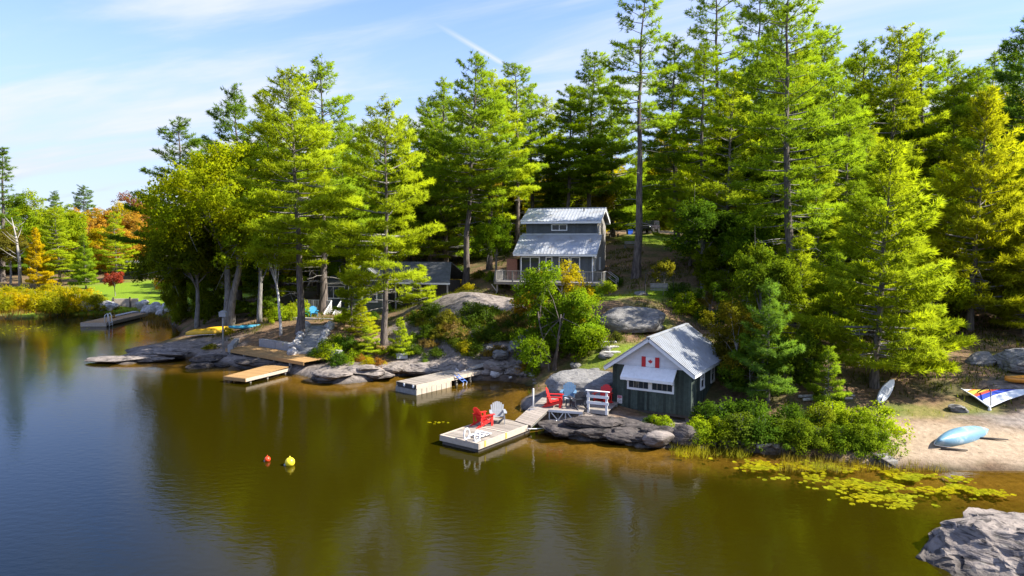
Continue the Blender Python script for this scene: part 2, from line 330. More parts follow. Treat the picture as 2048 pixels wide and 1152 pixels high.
# ================================================================== TERRAIN
# shoreline, left to right, as seen at lake level (z = 0)
SH = [(-900,640),(-300,641),(0,640),(60,636),(110,632),(165,628),(215,627),(262,624),(300,629),(332,636),(345,648),(366,664),(360,680),(318,691),(282,697),
      (250,700),(262,708),(236,714),(221,720),(232,727),(252,730),(284,723),(312,724),(340,717),(372,714),(391,712),(389,729),(420,727),(451,728),(493,737),(530,739),(581,746),(615,752),
      (628,757),(642,764),(664,766),(700,767),(737,762),(769,755),(816,750),(850,752),(884,762),(918,762),(950,760),(977,760),(1012,762),(1044,766),(1066,773),(1064,790),(1048,803),
      (1041,814),(1058,822),(1074,836),(1088,850),(1093,864),(1120,872),(1150,876),(1182,882),(1217,880),(1250,887),(1287,894),(1342,896),(1412,893),(1450,897),(1481,900),(1520,905),
      (1578,909),(1640,915),(1696,922),(1760,931),(1790,935),(1892,938),(2048,938),(2250,940),(2600,950)]
shore = [at_z(px, py, 0.0) for px, py in SH]
shore = [Vector((-900, shore[0].y)), *[Vector((p.x, p.y)) for p in shore], Vector((60, 24)), Vector((900, 5))]
poly = np.array([(p[0], p[1]) for p in shore] + [(900, 4000), (-900, 4000)])
def shore_sd(X, Y):
    """signed distance to the shoreline, positive on land"""
    x0, y0 = poly[:, 0], poly[:, 1]; x1, y1 = np.roll(x0, -1), np.roll(y0, -1)
    best = np.full(X.shape, 1e9); ins = np.zeros(X.shape, bool)
    for a, b, c, d in zip(x0, y0, x1, y1):
        ex, ey = c-a, d-b; l2 = ex*ex+ey*ey+1e-9
        t = np.clip(((X-a)*ex+(Y-b)*ey)/l2, 0, 1)
        best = np.minimum(best, (X-a-t*ex)**2+(Y-b-t*ey)**2)
        if b != d:
            cond = ((b > Y) != (d > Y)) & (X < (c-a)*(Y-b)/(d-b)+a); ins ^= cond
    return np.where(ins, 1, -1)*np.sqrt(best)
# land heights: (px, py, z): the ground seen at that pixel has that height
CP = [(1790,905,.30),(1950,905,.35),(1900,860,.75),(2040,840,.9),(1960,818,1.15),(1860,800,1.35),(2040,770,1.9),(1770,805,1.3),(1690,825,1.1),(1640,802,1.5),
      (1600,860,.6),(1480,860,.7),(1760,690,2.9),(1950,690,2.9),(1600,650,3.3),(1500,740,2.0),(1381,846,.55),(1225,828,.75),(1240,865,.4),(1330,870,.4),
      (1450,770,1.6),(1300,843,.38),(1381,852,.3),(1275,665,3.0),(1400,640,3.4),(1200,700,2.3),(1130,745,1.0),(1180,760,1.25),(1100,780,.55),(1010,745,.65),(960,735,.8),(1000,690,2.0),(1080,660,2.7),
      (930,690,1.9),(860,700,1.5),(800,720,.8),(740,735,.7),(690,745,.45),(930,590,4.9),(860,600,4.2),(1000,597,4.2),(820,640,2.6),(900,640,3.4),(1050,620,3.9),(1150,620,4.2),
      (1240,590,4.8),(1272,555,5.85),(1340,560,5.9),(1300,600,4.7),(1245,577,5.1),(1100,592,4.2),(780,690,1.25),(720,690,1.5),(660,700,1.15),(640,660,2.1),(600,670,1.9),(560,680,1.5),
      (520,690,1.0),(480,688,1.0),(640,637,2.25),(560,640,2.1),(500,640,1.7),(455,652,1.3),(400,672,.8),(360,660,.4),(420,690,.55),(390,695,.4),(330,700,.3),(300,702,.25),(420,715,.35),
      (440,640,1.5),(380,640,1.0),(765,628,2.2),(700,628,2.2),(850,590,3.6),
      (250,600,1.2),(180,612,.8),(320,612,1.0),(300,573,1.8),(200,580,1.5),(60,610,.8),(100,590,1.2),(-200,600,1.0),(20,570,1.8)]
CW = [(7.3,62,4.9),(1.0,64,5.0),(4,70,6.6),(10,75,7.6),(16,80,8.6),(18.5,97,10.2),(10,97,10.0),(28,100,10.3),(0,85,8.2),(-10,80,5.5),(-20,75,2.6),(-30,80,2.2),(-15,95,6.5),(0,110,10.4),
      (25,60,6.0),(35,58,6.2),(45,60,6.4),(35,75,8.2),(50,90,9.8),(30,130,11.5),(0,140,11),(-40,120,3.0),(-60,130,2.6),(-80,130,2.6),(-40,160,4.0),(60,130,11.5),(55,45,3.4),(50,38,1.8),(60,34,1.6),(80,60,6.2),(-25,68,1.9),(-32,74,1.2),
      (-30,100,1.9),(-20,110,4.5),(100,110,11),(-120,150,3.0),(150,60,6)]
pts = [(*at_z(px, py, z)[:2], z) for px, py, z in CP]+CW
P = np.array(pts); P = P[(P[:, 1] > 0) & (P[:, 1] < 300)]
def tps_fit(P, lam=0.6):
    n = len(P); S = 10.0
    d2 = ((P[:, None, :2]-P[None, :, :2])**2).sum(-1)/S**2
    K = 0.5*d2*np.log(d2+1e-9)+np.eye(n)*lam*0.02; A = np.zeros((n+3, n+3)); A[:n, :n] = K; Q = np.c_[np.ones(n), P[:, :2]/S]; A[:n, n:] = Q; A[n:, :n] = Q.T
    return np.linalg.solve(A, np.r_[P[:, 2], 0, 0, 0]), S
TW, TS = tps_fit(P)
def tps(X, Y):
    r = np.full(X.shape, TW[-3])+TW[-2]*X/TS+TW[-1]*Y/TS
    for (x, y, _), w in zip(P, TW): 
        d2 = ((X-x)**2+(Y-y)**2)/TS**2; r = r+w*0.5*d2*np.log(d2+1e-9)
    return r
# surfaces painted on the ground as patches with their own outline: (px, py, z, rx m, ry m, kind, strength)
PATCH = [(1920,885,.5,5.5,2.1,'s',1.2),(2080,885,.6,5,2.3,'s',1.2),(1820,900,.3,2.6,1.2,'s',1.1),(1760,922,.1,2.5,.7,'s',.8),(2060,845,.85,3.5,1.3,'r',.75),(2150,900,.5,5,3,'s',1.2),
         (1960,818,1.15,2.5,1.2,'g',.35),(1830,818,1.2,2.5,1.2,'g',.35),(2030,770,1.9,2,1.2,'r',.6),
         (1300,855,.5,4,1.8,'r',1.4),(1230,865,.4,5,1.8,'r',1.4),(1130,850,.3,2.2,1.6,'r',1.4),(1330,880,.3,3.5,1.2,'r',1.3),(1460,890,.3,3,.8,'r',1.0),(1170,775,1.1,2.8,1.8,'r',1.5),(1090,800,.4,2,1.8,'r',1.3),
         (700,752,.4,5,2.2,'r',1.5),(800,740,.6,4.5,2.2,'r',1.4),(880,735,.7,4,2.0,'r',1.2),(1010,700,1.8,3,2.4,'r',.8),(1060,690,2.0,2.0,2.0,'r',1.1),(930,592,4.9,5.5,4,'r',1.5),(850,615,3.8,3,4.5,'r',1.35),(830,660,2.4,2.5,3.5,'r',.8),(990,600,4.6,2,2,'r',.9),(880,655,3.0,3.5,3.0,'r',1.1),(1040,685,2.2,2.6,2.4,'r',1.2),(940,640,3.5,2.5,2,'r',.8),
         (960,700,1.8,5,3,'l',1.0),(1250,700,2.4,5,2.2,'g',.55),(1230,590,4.9,4,2.6,'g',.8),(1330,590,4.9,3,2.5,'g',.8),(1300,640,3.6,2,2,'g',.5),(1310,500,8,6,9,'g',.75),(1350,470,10,9,6,'d',1.0),(1290,475,9.8,8,2.5,'d',1.0),(1200,730,1.6,3,2,'g',.5),
         (600,660,2.0,5,4,'l',1.2),(520,675,1.4,4,4,'l',1.2),(640,690,1.4,3,3,'l',1.2),(740,690,1.4,4,4,'l',1.2),
         (330,700,.3,6,3,'r',1.5),(260,715,.15,4,2,'r',1.5),(420,715,.4,4,2,'r',1.5),(400,690,.5,5,1.6,'r',.7),(500,730,.2,5,2,'r',1.4),(590,735,.4,3,2,'r',1.4),(640,745,.5,3,2,'r',1.3),
         (290,595,1.2,16,14,'g',1.6),(330,612,1.0,8,5,'g',1.5),(200,595,1.2,9,10,'g',1.4),(250,575,1.8,12,14,'g',1.6),(270,620,.5,7,2.0,'d',1.0)]
PW = [(at_z(a, b, z), rx, ry, k, w) for a, b, z, rx, ry, k, w in PATCH]
def masks(X, Y):
    p = np.c_[X*0.55, Y*0.55, np.zeros_like(X)]; nz = fbm(p, 4, 5)*0.28
    out = {k: np.zeros_like(X) for k in 'rgsld'}
    for c, rx, ry, k, w in PW:
        d = np.sqrt(((X-c.x)/rx)**2+((Y-c.y)/ry)**2)
        out[k] = np.maximum(out[k], w*np.clip(1.35-d+nz, 0, 1))
    return {k: np.clip((v-0.18)*2.0, 0, 1) for k, v in out.items()}
D4 = 0.95; a4, b4 = at_z(452, 697, D4), at_z(556, 715, D4); ang4 = math.atan2((b4-a4).y, (b4-a4).x); L4 = (b4-a4).length+3.0; W4 = 2.2
def f4(x, y, z=0.0): return Vector((a4.x+x*math.cos(ang4)-y*math.sin(ang4), a4.y+x*math.sin(ang4)+y*math.cos(ang4), z))
ST0, ST1 = f4(7.0, W4-0.1, 0), at_z(637, 651, 2.2)
CARVE = [(f4(0.6, 1.0), f4(L4-0.5, 1.0), 1.15, 0.55, 0.55), (ST0, ST1, 0.85, D4-0.25, 1.95)]
def height(X, Y):
    X = np.asarray(X, float); Y = np.asarray(Y, float)
    sd = shore_sd(X, Y); h = tps(X, Y)
    far = np.clip((np.hypot(X, Y-60)-110)/120, 0, 1); h = h*(1-far)+np.clip(h, 2.0, 12.0)*far
    h = np.clip(h, -3, 13.5); far2 = np.clip((np.hypot(X, Y-60)-260)/300, 0, 1); h = h*(1-far2)+6*far2
    mk = masks(X, Y); rk = mk['r']; sand = mk['s']
    # fractured shelves on the bare rock
    p = np.c_[X, Y, np.zeros_like(X)]
    wx = fbm(p*0.5, 3, 21)*0.8
    ang = X*0.55-Y*0.83+wx
    shelf = (np.abs(((ang*0.8) % 1.0)-0.5)-0.25)*0.5
    rough = fbm(p*0.9, 5, 31)*0.16+shelf*0.28+np.minimum(np.abs(fbm(p*0.35+9, 3, 41)), 0.15)*0.8-0.08
    bumps = fbm(p*0.30, 4, 51)*0.10
    land = np.clip(sd/1.6, 0, 1)
    h = h+(rough*rk+bumps*(1-rk)*(1-sand)*0.8)*np.clip(sd/0.8+0.2, 0, 1)
    up = np.clip(sd, 0, 3)
    lift = np.where(rk > 0.3, 0.06+0.30*np.minimum(up, 1.0), 0.02+0.10*up)
    hl = np.where(sd < 2.2, np.maximum(np.minimum(h, 0.10+0.55*up+rough*rk*0.5+0.1), lift), np.maximum(h, 0.25))
    t = np.clip((sd-1.2)/2.0, 0, 1); hl = hl*(1-t)+np.maximum(h, lift)*t
    hw = -0.03-0.13*np.minimum(-sd, 4)-0.16*np.clip(-sd-2.5, 0, 14)+fbm(p*0.6, 3, 61)*0.05*np.clip(-sd, 0, 1)
    # the beach shelves gently; the open lake to the left is deep
    bw = np.exp(-((X-20.5)/6.0)**2); hw = hw*(1-bw)+np.maximum(hw, -0.02+0.055*sd)*bw
    deep = np.clip((-(X+8.0+0.62*(Y-20)))/7.0, 0, 1)*np.clip(-sd/6, 0, 1); hw = np.where(sd < 0, hw*(1-deep*0.0)-3.0*deep, hw); hw = np.maximum(hw, -1.55-3.5*deep)
    h = np.where(sd > 0, hl, hw)
    for a, b, w, za, zb in CARVE:      # beds cut for the steps and the lakeside deck
        ex, ey = b[0]-a[0], b[1]-a[1]; l2 = ex*ex+ey*ey; t = ((X-a[0])*ex+(Y-a[1])*ey)/l2; dd = np.hypot(X-a[0]-np.clip(t, 0, 1)*ex, Y-a[1]-np.clip(t, 0, 1)*ey)
        cut = za+(zb-za)*np.clip(t, 0, 1)+np.clip(dd-w, 0, 9)*1.6; h = np.where((sd > 0) & (dd < w+1.2), np.minimum(h, np.maximum(cut, 0.1)), h)
    return h
def hz(x, y): return float(height(np.array([x]), np.array([y]))[0])
_ty = np.concatenate([np.arange(26, 80, 0.12), np.arange(80, 160, 0.4)])
def g(px, py, dz=0.0):
    """where the line of sight through that pixel meets the ground"""
    d = ray(px, py); X = CAM.x+d.x*_ty/d.y; Z = CAM.z+d.z*_ty/d.y
    h = height(X, _ty); k = np.argmax(Z <= np.maximum(h, 0))
    if Z[k] > max(h[k], 0): k = len(_ty)-1
    return Vector((X[k], _ty[k], max(h[k], 0)+dz))
def gy(px, Y, dz=0.0):
    x = (px-1024)/F*Y; return Vector((x, Y, hz(x, Y)+dz))
def axis(lo, hi, step, ext, n):
    mid = np.arange(lo, hi+1e-6, step); gr = np.geomspace(step*2, ext, n).cumsum()
    return mid, gr
xm = np.arange(-46, 46.01, 0.36); xg = np.geomspace(0.7, 420, 26).cumsum()
xs = np.concatenate([(-46-xg)[::-1], xm, 46+xg])
ym = np.concatenate([np.arange(22, 72, 0.34), np.arange(72, 140, 1.0)]); yg = np.geomspace(1.5, 700, 22).cumsum(); yb = np.geomspace(1.0, 300, 14).cumsum()
ys = np.concatenate([(22-yb)[::-1], ym, 139+yg])
GX, GY = np.meshgrid(xs, ys); nx, ny = len(xs), len(ys)
gxf, gyf = GX.ravel(), GY.ravel()
GH = height(gxf, gyf)
idx = np.arange(nx*ny).reshape(ny, nx)
quads = np.stack([idx[:-1, :-1], idx[:-1, 1:], idx[1:, 1:], idx[1:, :-1]], -1).reshape(-1, 4)
def grid_mesh(name, verts, quads, mat, smooth=True):
    me = bpy.data.meshes.new(name); me.vertices.add(len(verts)); me.vertices.foreach_set('co', np.asarray(verts, np.float32).ravel())
    k = quads.shape[1]
    me.loops.add(len(quads)*k); me.loops.foreach_set('vertex_index', quads.astype(np.int32).ravel())
    me.polygons.add(len(quads)); me.polygons.foreach_set('loop_start', np.arange(0, len(quads)*k, k, dtype=np.int32))
    me.update(calc_edges=True); me.validate()
    me.polygons.foreach_set('use_smooth', np.full(len(me.polygons), smooth)); me.materials.append(mat); return me
def set_attr(me, name, data, kind='FLOAT'):
    a = me.attributes.new(name, kind, 'POINT'); a.data.foreach_set('value' if kind == 'FLOAT' else 'color', np.asarray(data, np.float32).ravel())
def mat_ground():
    m, N, L, b = nmat('forest_ground'); geo = N.new('ShaderNodeNewGeometry')
    def noise(s, d=6, rgh=0.6, vec=None, dist=0):
        n = N.new('ShaderNodeTexNoise'); n.inputs['Scale'].default_value = s; n.inputs['Detail'].default_value = d; n.inputs['Roughness'].default_value = rgh; n.inputs['Distortion'].default_value = dist
        L.new(vec or geo.outputs['Position'], n.inputs['Vector']); return n.outputs[0]
    def ramp(f, stops):
        r = N.new('ShaderNodeValToRGB'); e = r.color_ramp.elements
        while len(e) < len(stops): e.new(0.5)
        for k, (p_, c) in enumerate(stops): e[k].position = p_; e[k].color = (*c, 1)
        L.new(f, r.inputs[0]); return r.outputs[0]
    def mix(f, a, c, mode='MIX'):
        n = N.new('ShaderNodeMix'); n.data_type = 'RGBA'; n.blend_type = mode
        if hasattr(f, 'node'): L.new(f, n.inputs['Factor'])
        else: n.inputs['Factor'].default_value = f
        L.new(a, n.inputs[6])
        if hasattr(c, 'node'): L.new(c, n.inputs[7])
        else: n.inputs[7].default_value = (*c, 1)
        return n.outputs[2]
    def attr(nm):
        a = N.new('ShaderNodeAttribute'); a.attribute_name = nm; return a.outputs['Fac']
    n1, n2, n3 = noise(0.5, 5), noise(3.5, 8, 0.7), noise(9, 6, 0.7)
    litter = ramp(n2, [(0.3, (0.075, 0.045, 0.026)), (0.55, (0.20, 0.125, 0.07)), (0.75, (0.33, 0.215, 0.125))])
    moss = ramp(n3, [(0.3, (0.03, 0.045, 0.012)), (0.7, (0.11, 0.115, 0.035))])
    mossf = N.new('ShaderNodeMapRange'); mossf.inputs[1].default_value = 0.45; mossf.inputs[2].default_value = 0.62; mossf.inputs[4].default_value = 0.75; L.new(n1, mossf.inputs[0])
    lm = N.new('ShaderNodeMath'); lm.operation = 'MULTIPLY'; sub = N.new('ShaderNodeMath'); sub.operation = 'SUBTRACT'; sub.inputs[0].default_value = 1; L.new(attr('litter'), sub.inputs[1]); L.new(mossf.outputs[0], lm.inputs[0]); L.new(sub.outputs[0], lm.inputs[1])
    c = mix(lm.outputs[0], litter, moss)
    dirt = ramp(n2, [(0.3, (0.24, 0.17, 0.105)), (0.7, (0.42, 0.32, 0.21))]); c = mix(attr('dirt'), c, dirt)
    grass = ramp(n3, [(0.28, (0.075, 0.13, 0.008)), (0.5, (0.15, 0.24, 0.010)), (0.75, (0.24, 0.30, 0.02))]); c = mix(attr('grass'), c, grass)
    sandc = ramp(n2, [(0.27, (0.13, 0.095, 0.06)), (0.38, (0.28, 0.21, 0.14)), (0.75, (0.45, 0.35, 0.245))]); c = mix(attr('sand'), c, sandc)
    mp = N.new('ShaderNodeMapping'); mp.inputs['Rotation'].default_value = (0.3, 0.2, 0.98); mp.inputs['Scale'].default_value = (0.55, 2.6, 2.6); L.new(geo.outputs['Position'], mp.inputs[0])
    st = noise(1.1, 9, 0.62, mp.outputs[0], 0.7)
    rock = ramp(n2, [(0.25, (0.10, 0.085, 0.076)), (0.5, (0.20, 0.17, 0.148)), (0.75, (0.33, 0.28, 0.245))])
    crack = ramp(st, [(0.37, (0.16, 0.15, 0.15)), (0.47, (1, 1, 1))]); rock = mix(0.8, rock, crack, 'MULTIPLY')
    lich = N.new('ShaderNodeMapRange'); lich.inputs[1].default_value = 0.55; lich.inputs[2].default_value = 0.7; lich.inputs[4].default_value = 0.45; L.new(n3, lich.inputs[0]); rock = mix(lich.outputs[0], rock, (0.25, 0.25, 0.21))
    c = mix(attr('rock'), c, rock)
    sp = N.new('ShaderNodeSeparateXYZ'); L.new(geo.outputs['Position'], sp.inputs[0])
    wet = N.new('ShaderNodeMapRange'); wet.inputs[1].default_value = 0.03; wet.inputs[2].default_value = 0.28; wet.inputs[3].default_value = 0.42; wet.inputs[4].default_value = 1; L.new(sp.outputs[2], wet.inputs[0])
    sc_ = N.new('ShaderNodeVectorMath'); sc_.operation = 'SCALE'; L.new(c, sc_.inputs[0]); L.new(wet.outputs[0], sc_.inputs['Scale'])
    # drowned bottom: tea-brown sand and silt
    uw = N.new('ShaderNodeMapRange'); uw.inputs[1].default_value = 0.02; uw.inputs[2].default_value = -0.10; L.new(sp.outputs[2], uw.inputs[0])
    bed = ramp(n2, [(0.3, (0.22, 0.14, 0.04)), (0.7, (0.42, 0.29, 0.10))])
    c = mix(uw.outputs[0], sc_.outputs[0], bed)
    L.new(c, b.inputs['Base Color']); b.inputs['Roughness'].default_value = 0.95; b.inputs['Specular IOR Level'].default_value = 0.15
    ad = N.new('ShaderNodeMath'); ad.operation = 'ADD'; L.new(n2, ad.inputs[0]); L.new(st, ad.inputs[1])
    bp = N.new('ShaderNodeBump'); bp.inputs['Distance'].default_value = 0.10; bp.inputs['Strength'].default_value = 0.7; L.new(ad.outputs[0], bp.inputs['Height']); L.new(bp.outputs[0], b.inputs['Normal'])
    return m
M['ground'] = mat_ground()
gme = grid_mesh('ground', np.c_[gxf, gyf, GH], quads, M['ground'])
mk = masks(gxf, gyf)
for k, nm in (('r', 'rock'), ('g', 'grass'), ('s', 'sand'), ('l', 'litter'), ('d', 'dirt')): set_attr(gme, nm, mk[k])
ground = tag(link('ground', gme), 'rocky forest slope with needle litter, grass and a small sandy beach', 'ground', kind='structure')
# ------------------------------------------------------------------ the lake
def mat_water():
    m = bpy.data.materials.new('lake_water'); m.use_nodes = True; N = m.node_tree.nodes; L = m.node_tree.links; N.clear()
    out = N.new('ShaderNodeOutputMaterial'); geo = N.new('ShaderNodeNewGeometry'); at = N.new('ShaderNodeAttribute'); at.attribute_name = 'depth'
    mp = N.new('ShaderNodeMapping'); mp.inputs['Scale'].default_value = (1.0, 1.9, 1.0); mp.inputs['Rotation'].default_value = (0, 0, 0.35); L.new(geo.outputs['Position'], mp.inputs[0])
    n1 = N.new('ShaderNodeTexNoise'); n1.inputs['Scale'].default_value = 2.0; n1.inputs['Detail'].default_value = 4; n1.inputs['Roughness'].default_value = 0.55; L.new(mp.outputs[0], n1.inputs['Vector'])
    n3 = N.new('ShaderNodeTexNoise'); n3.inputs['Scale'].default_value = 0.09; n3.inputs['Detail'].default_value = 2; L.new(geo.outputs['Position'], n3.inputs['Vector'])
    amp = N.new('ShaderNodeMapRange'); amp.inputs[1].default_value = 0.35; amp.inputs[2].default_value = 0.65; amp.inputs[3].default_value = 0.5; amp.inputs[4].default_value = 1.0; L.new(n3.outputs[0], amp.inputs[0])
    bp = N.new('ShaderNodeBump'); bp.inputs['Distance'].default_value = 0.012; L.new(amp.outputs[0], bp.inputs['Strength']); L.new(n1.outputs[0], bp.inputs['Height'])
    fr = N.new('ShaderNodeFresnel'); fr.inputs['IOR'].default_value = 1.33; L.new(bp.outputs[0], fr.inputs['Normal'])
    gl = N.new('ShaderNodeBsdfGlossy'); gl.inputs['Roughness'].default_value = 0.035; L.new(bp.outputs[0], gl.inputs['Normal'])
    # clear, tea-coloured water: the more of it, the less of the bottom shows
    tr = N.new('ShaderNodeBsdfTransparent'); tr.inputs[0].default_value = (0.93, 0.82, 0.48, 1)
    di = N.new('ShaderNodeBsdfDiffuse'); dr = N.new('ShaderNodeValToRGB'); de = dr.color_ramp.elements; de[0].position = 0.30; de[0].color = (0.0215, 0.0172, 0.0005, 1); de[1].position = 0.75; de[1].color = (0.003, 0.007, 0.010, 1); dm = N.new('ShaderNodeMath'); dm.operation = 'DIVIDE'; dm.inputs[1].default_value = 5.0; L.new(at.outputs['Fac'], dm.inputs[0]); L.new(dm.outputs[0], dr.inputs[0]); L.new(dr.outputs[0], di.inputs[0])
    op = N.new('ShaderNodeMapRange'); op.inputs[1].default_value = 0.0; op.inputs[2].default_value = 0.9; op.inputs[3].default_value = 0.12; op.inputs[4].default_value = 1.0; L.new(at.outputs['Fac'], op.inputs[0])
    b1 = N.new('ShaderNodeMixShader'); L.new(op.outputs[0], b1.inputs[0]); L.new(tr.outputs[0], b1.inputs[1]); L.new(di.outputs[0], b1.inputs[2])
    b2 = N.new('ShaderNodeMixShader'); L.new(fr.outputs[0], b2.inputs[0]); L.new(b1.outputs[0], b2.inputs[1]); L.new(gl.outputs[0], b2.inputs[2])
    L.new(b2.outputs[0], out.inputs[0]); return m
M['water'] = mat_water()
hq = GH[quads].min(1); wq = quads[hq < 0.02]
used = np.unique(wq); remap = np.full(nx*ny, -1); remap[used] = np.arange(len(used))
wme = grid_mesh('lake', np.c_[gxf[used], gyf[used], np.zeros(len(used))], remap[wq], M['water'])
set_attr(wme, 'depth', np.clip(-GH[used], 0, 5))
lake = tag(link('lake', wme), 'calm olive brown lake with fine ripples', 'lake', kind='structure')
# ================================================================== ROCKS
def rock_mesh(name, seed, sx, sy, sz, mat, sub=3, cuts=9, rough=0.10, strata=0.0):
    import bmesh
    rnd = np.random.RandomState(seed)
    bm = bmesh.new(); bmesh.ops.create_icosphere(bm, subdivisions=sub, radius=1.0)
    me = bpy.data.meshes.new(name); bm.to_mesh(me); bm.free()
    n = len(me.vertices); v = np.zeros(n*3, np.float32); me.vertices.foreach_get('co', v); v = v.reshape(-1, 3).astype(float)
    for k in range(cuts):
        d = rnd.normal(size=3); d[2] *= 0.8; d /= np.linalg.norm(d); lim = rnd.uniform(0.52, 0.85)
        e = v@d; ov = np.maximum(e-lim, 0); v -= np.outer(ov*0.88, d)
    v += v/np.linalg.norm(v, axis=1)[:, None]*(fbm(v*1.7+seed, 4, seed)*rough)[:, None]
    if strata:
        u = v@np.array([0.45, -0.75, 0.5]); s = np.abs((u*3.2+fbm(v*1.5, 2, seed)*0.5) % 1-0.5)-0.25; v += np.outer(s*strata, [0.1, -0.3, 0.95])
    if sub >= 4: v -= v/np.linalg.norm(v, axis=1)[:, None]*(np.clip(0.10-np.abs(fbm(v*1.9+seed*3.1, 3, seed+7)), 0, 1)*0.55*(strata+0.06)*3)[:, None]
    v *= np.array([sx, sy, sz]); me.vertices.foreach_set('co', v.astype(np.float32).ravel())
    me.polygons.foreach_set('use_smooth', np.full(len(me.polygons), sub > 3 and not strata)); me.materials.append(mat); me.update(); return me
def rock(px, py, sx, sy, sz, label, mat='rock', seed=0, sink=0.35, rz=0.0, group=None, name='boulder', sub=3, rough=0.1, strata=0.0, pos=None, cuts=9):
    p = pos or g(px, py); o = link(name, rock_mesh(name, seed, sx, sy, sz, M[mat], sub, cuts, rough, strata), None, (p.x, p.y, p.z+sz*(1-2*sink)), (0, 0, rz))
    return tag(o, label, 'rock', group)

# ================================================================== TREES
def leaf_mesh(name, V, Fc, Nrm, tint, mat):
    """triangles with soft normals (so that a crown shades as a mass) and a tint for each leaf"""
    V = np.asarray(V, np.float32); Fc = np.asarray(Fc, np.int32)
    a, b, c = V[Fc[:, 0]], V[Fc[:, 1]], V[Fc[:, 2]]
    gn = np.cross(b-a, c-a); fl = (gn*Nrm[Fc[:, 0]]).sum(1) < 0
    Fc[fl] = Fc[fl][:, [0, 2, 1]]
    me = bpy.data.meshes.new(name); me.vertices.add(len(V)); me.vertices.foreach_set('co', V.ravel())
    me.loops.add(len(Fc)*3); me.loops.foreach_set('vertex_index', Fc.ravel())
    me.polygons.add(len(Fc)); me.polygons.foreach_set('loop_start', np.arange(0, len(Fc)*3, 3, dtype=np.int32))
    me.update(calc_edges=True)
    me.polygons.foreach_set('use_smooth', np.full(len(Fc), True)); me.materials.append(mat)
    set_attr(me, 'tint', tint)
    nn = Nrm/np.linalg.norm(Nrm, axis=1)[:, None]
    me.normals_split_custom_set_from_vertices(nn.astype(np.float32).tolist())
    return me
def unit(v): return v/(np.linalg.norm(v, axis=-1, keepdims=True)+1e-9)
def needles(rnd, C, A, Nb, tint, ln=0.30, wd=0.05, k=8, updown=0.0):
    """tufts of k blades at centres C, pointing about A; Nb = soft normals"""
    n = len(C); Cr = np.repeat(C, k, 0); Ar = np.repeat(A, k, 0)
    D = unit(Ar*0.75+rnd.normal(size=(n*k, 3))*0.62); L = ln*rnd.uniform(0.65, 1.25, (n*k, 1))
    side = unit(np.cross(D, rnd.normal(size=(n*k, 3))))
    w = wd*rnd.uniform(0.7, 1.3, (n*k, 1))
    p0 = Cr-side*w; p1 = Cr+side*w*0.6+D*L*0.15; p2 = Cr+D*L
    V = np.stack([p0, p1, p2], 1).reshape(-1, 3); Fc = np.arange(len(V)).reshape(-1, 3)
    nb = unit(np.repeat(Nb, k, 0)+rnd.normal(size=(n*k, 3))*0.30); Nr = np.repeat(nb, 3, 0)
    t = np.clip(np.repeat(tint, k)+rnd.uniform(-0.18, 0.18, n*k), 0, 1); return V, Fc, Nr, np.repeat(t, 3)
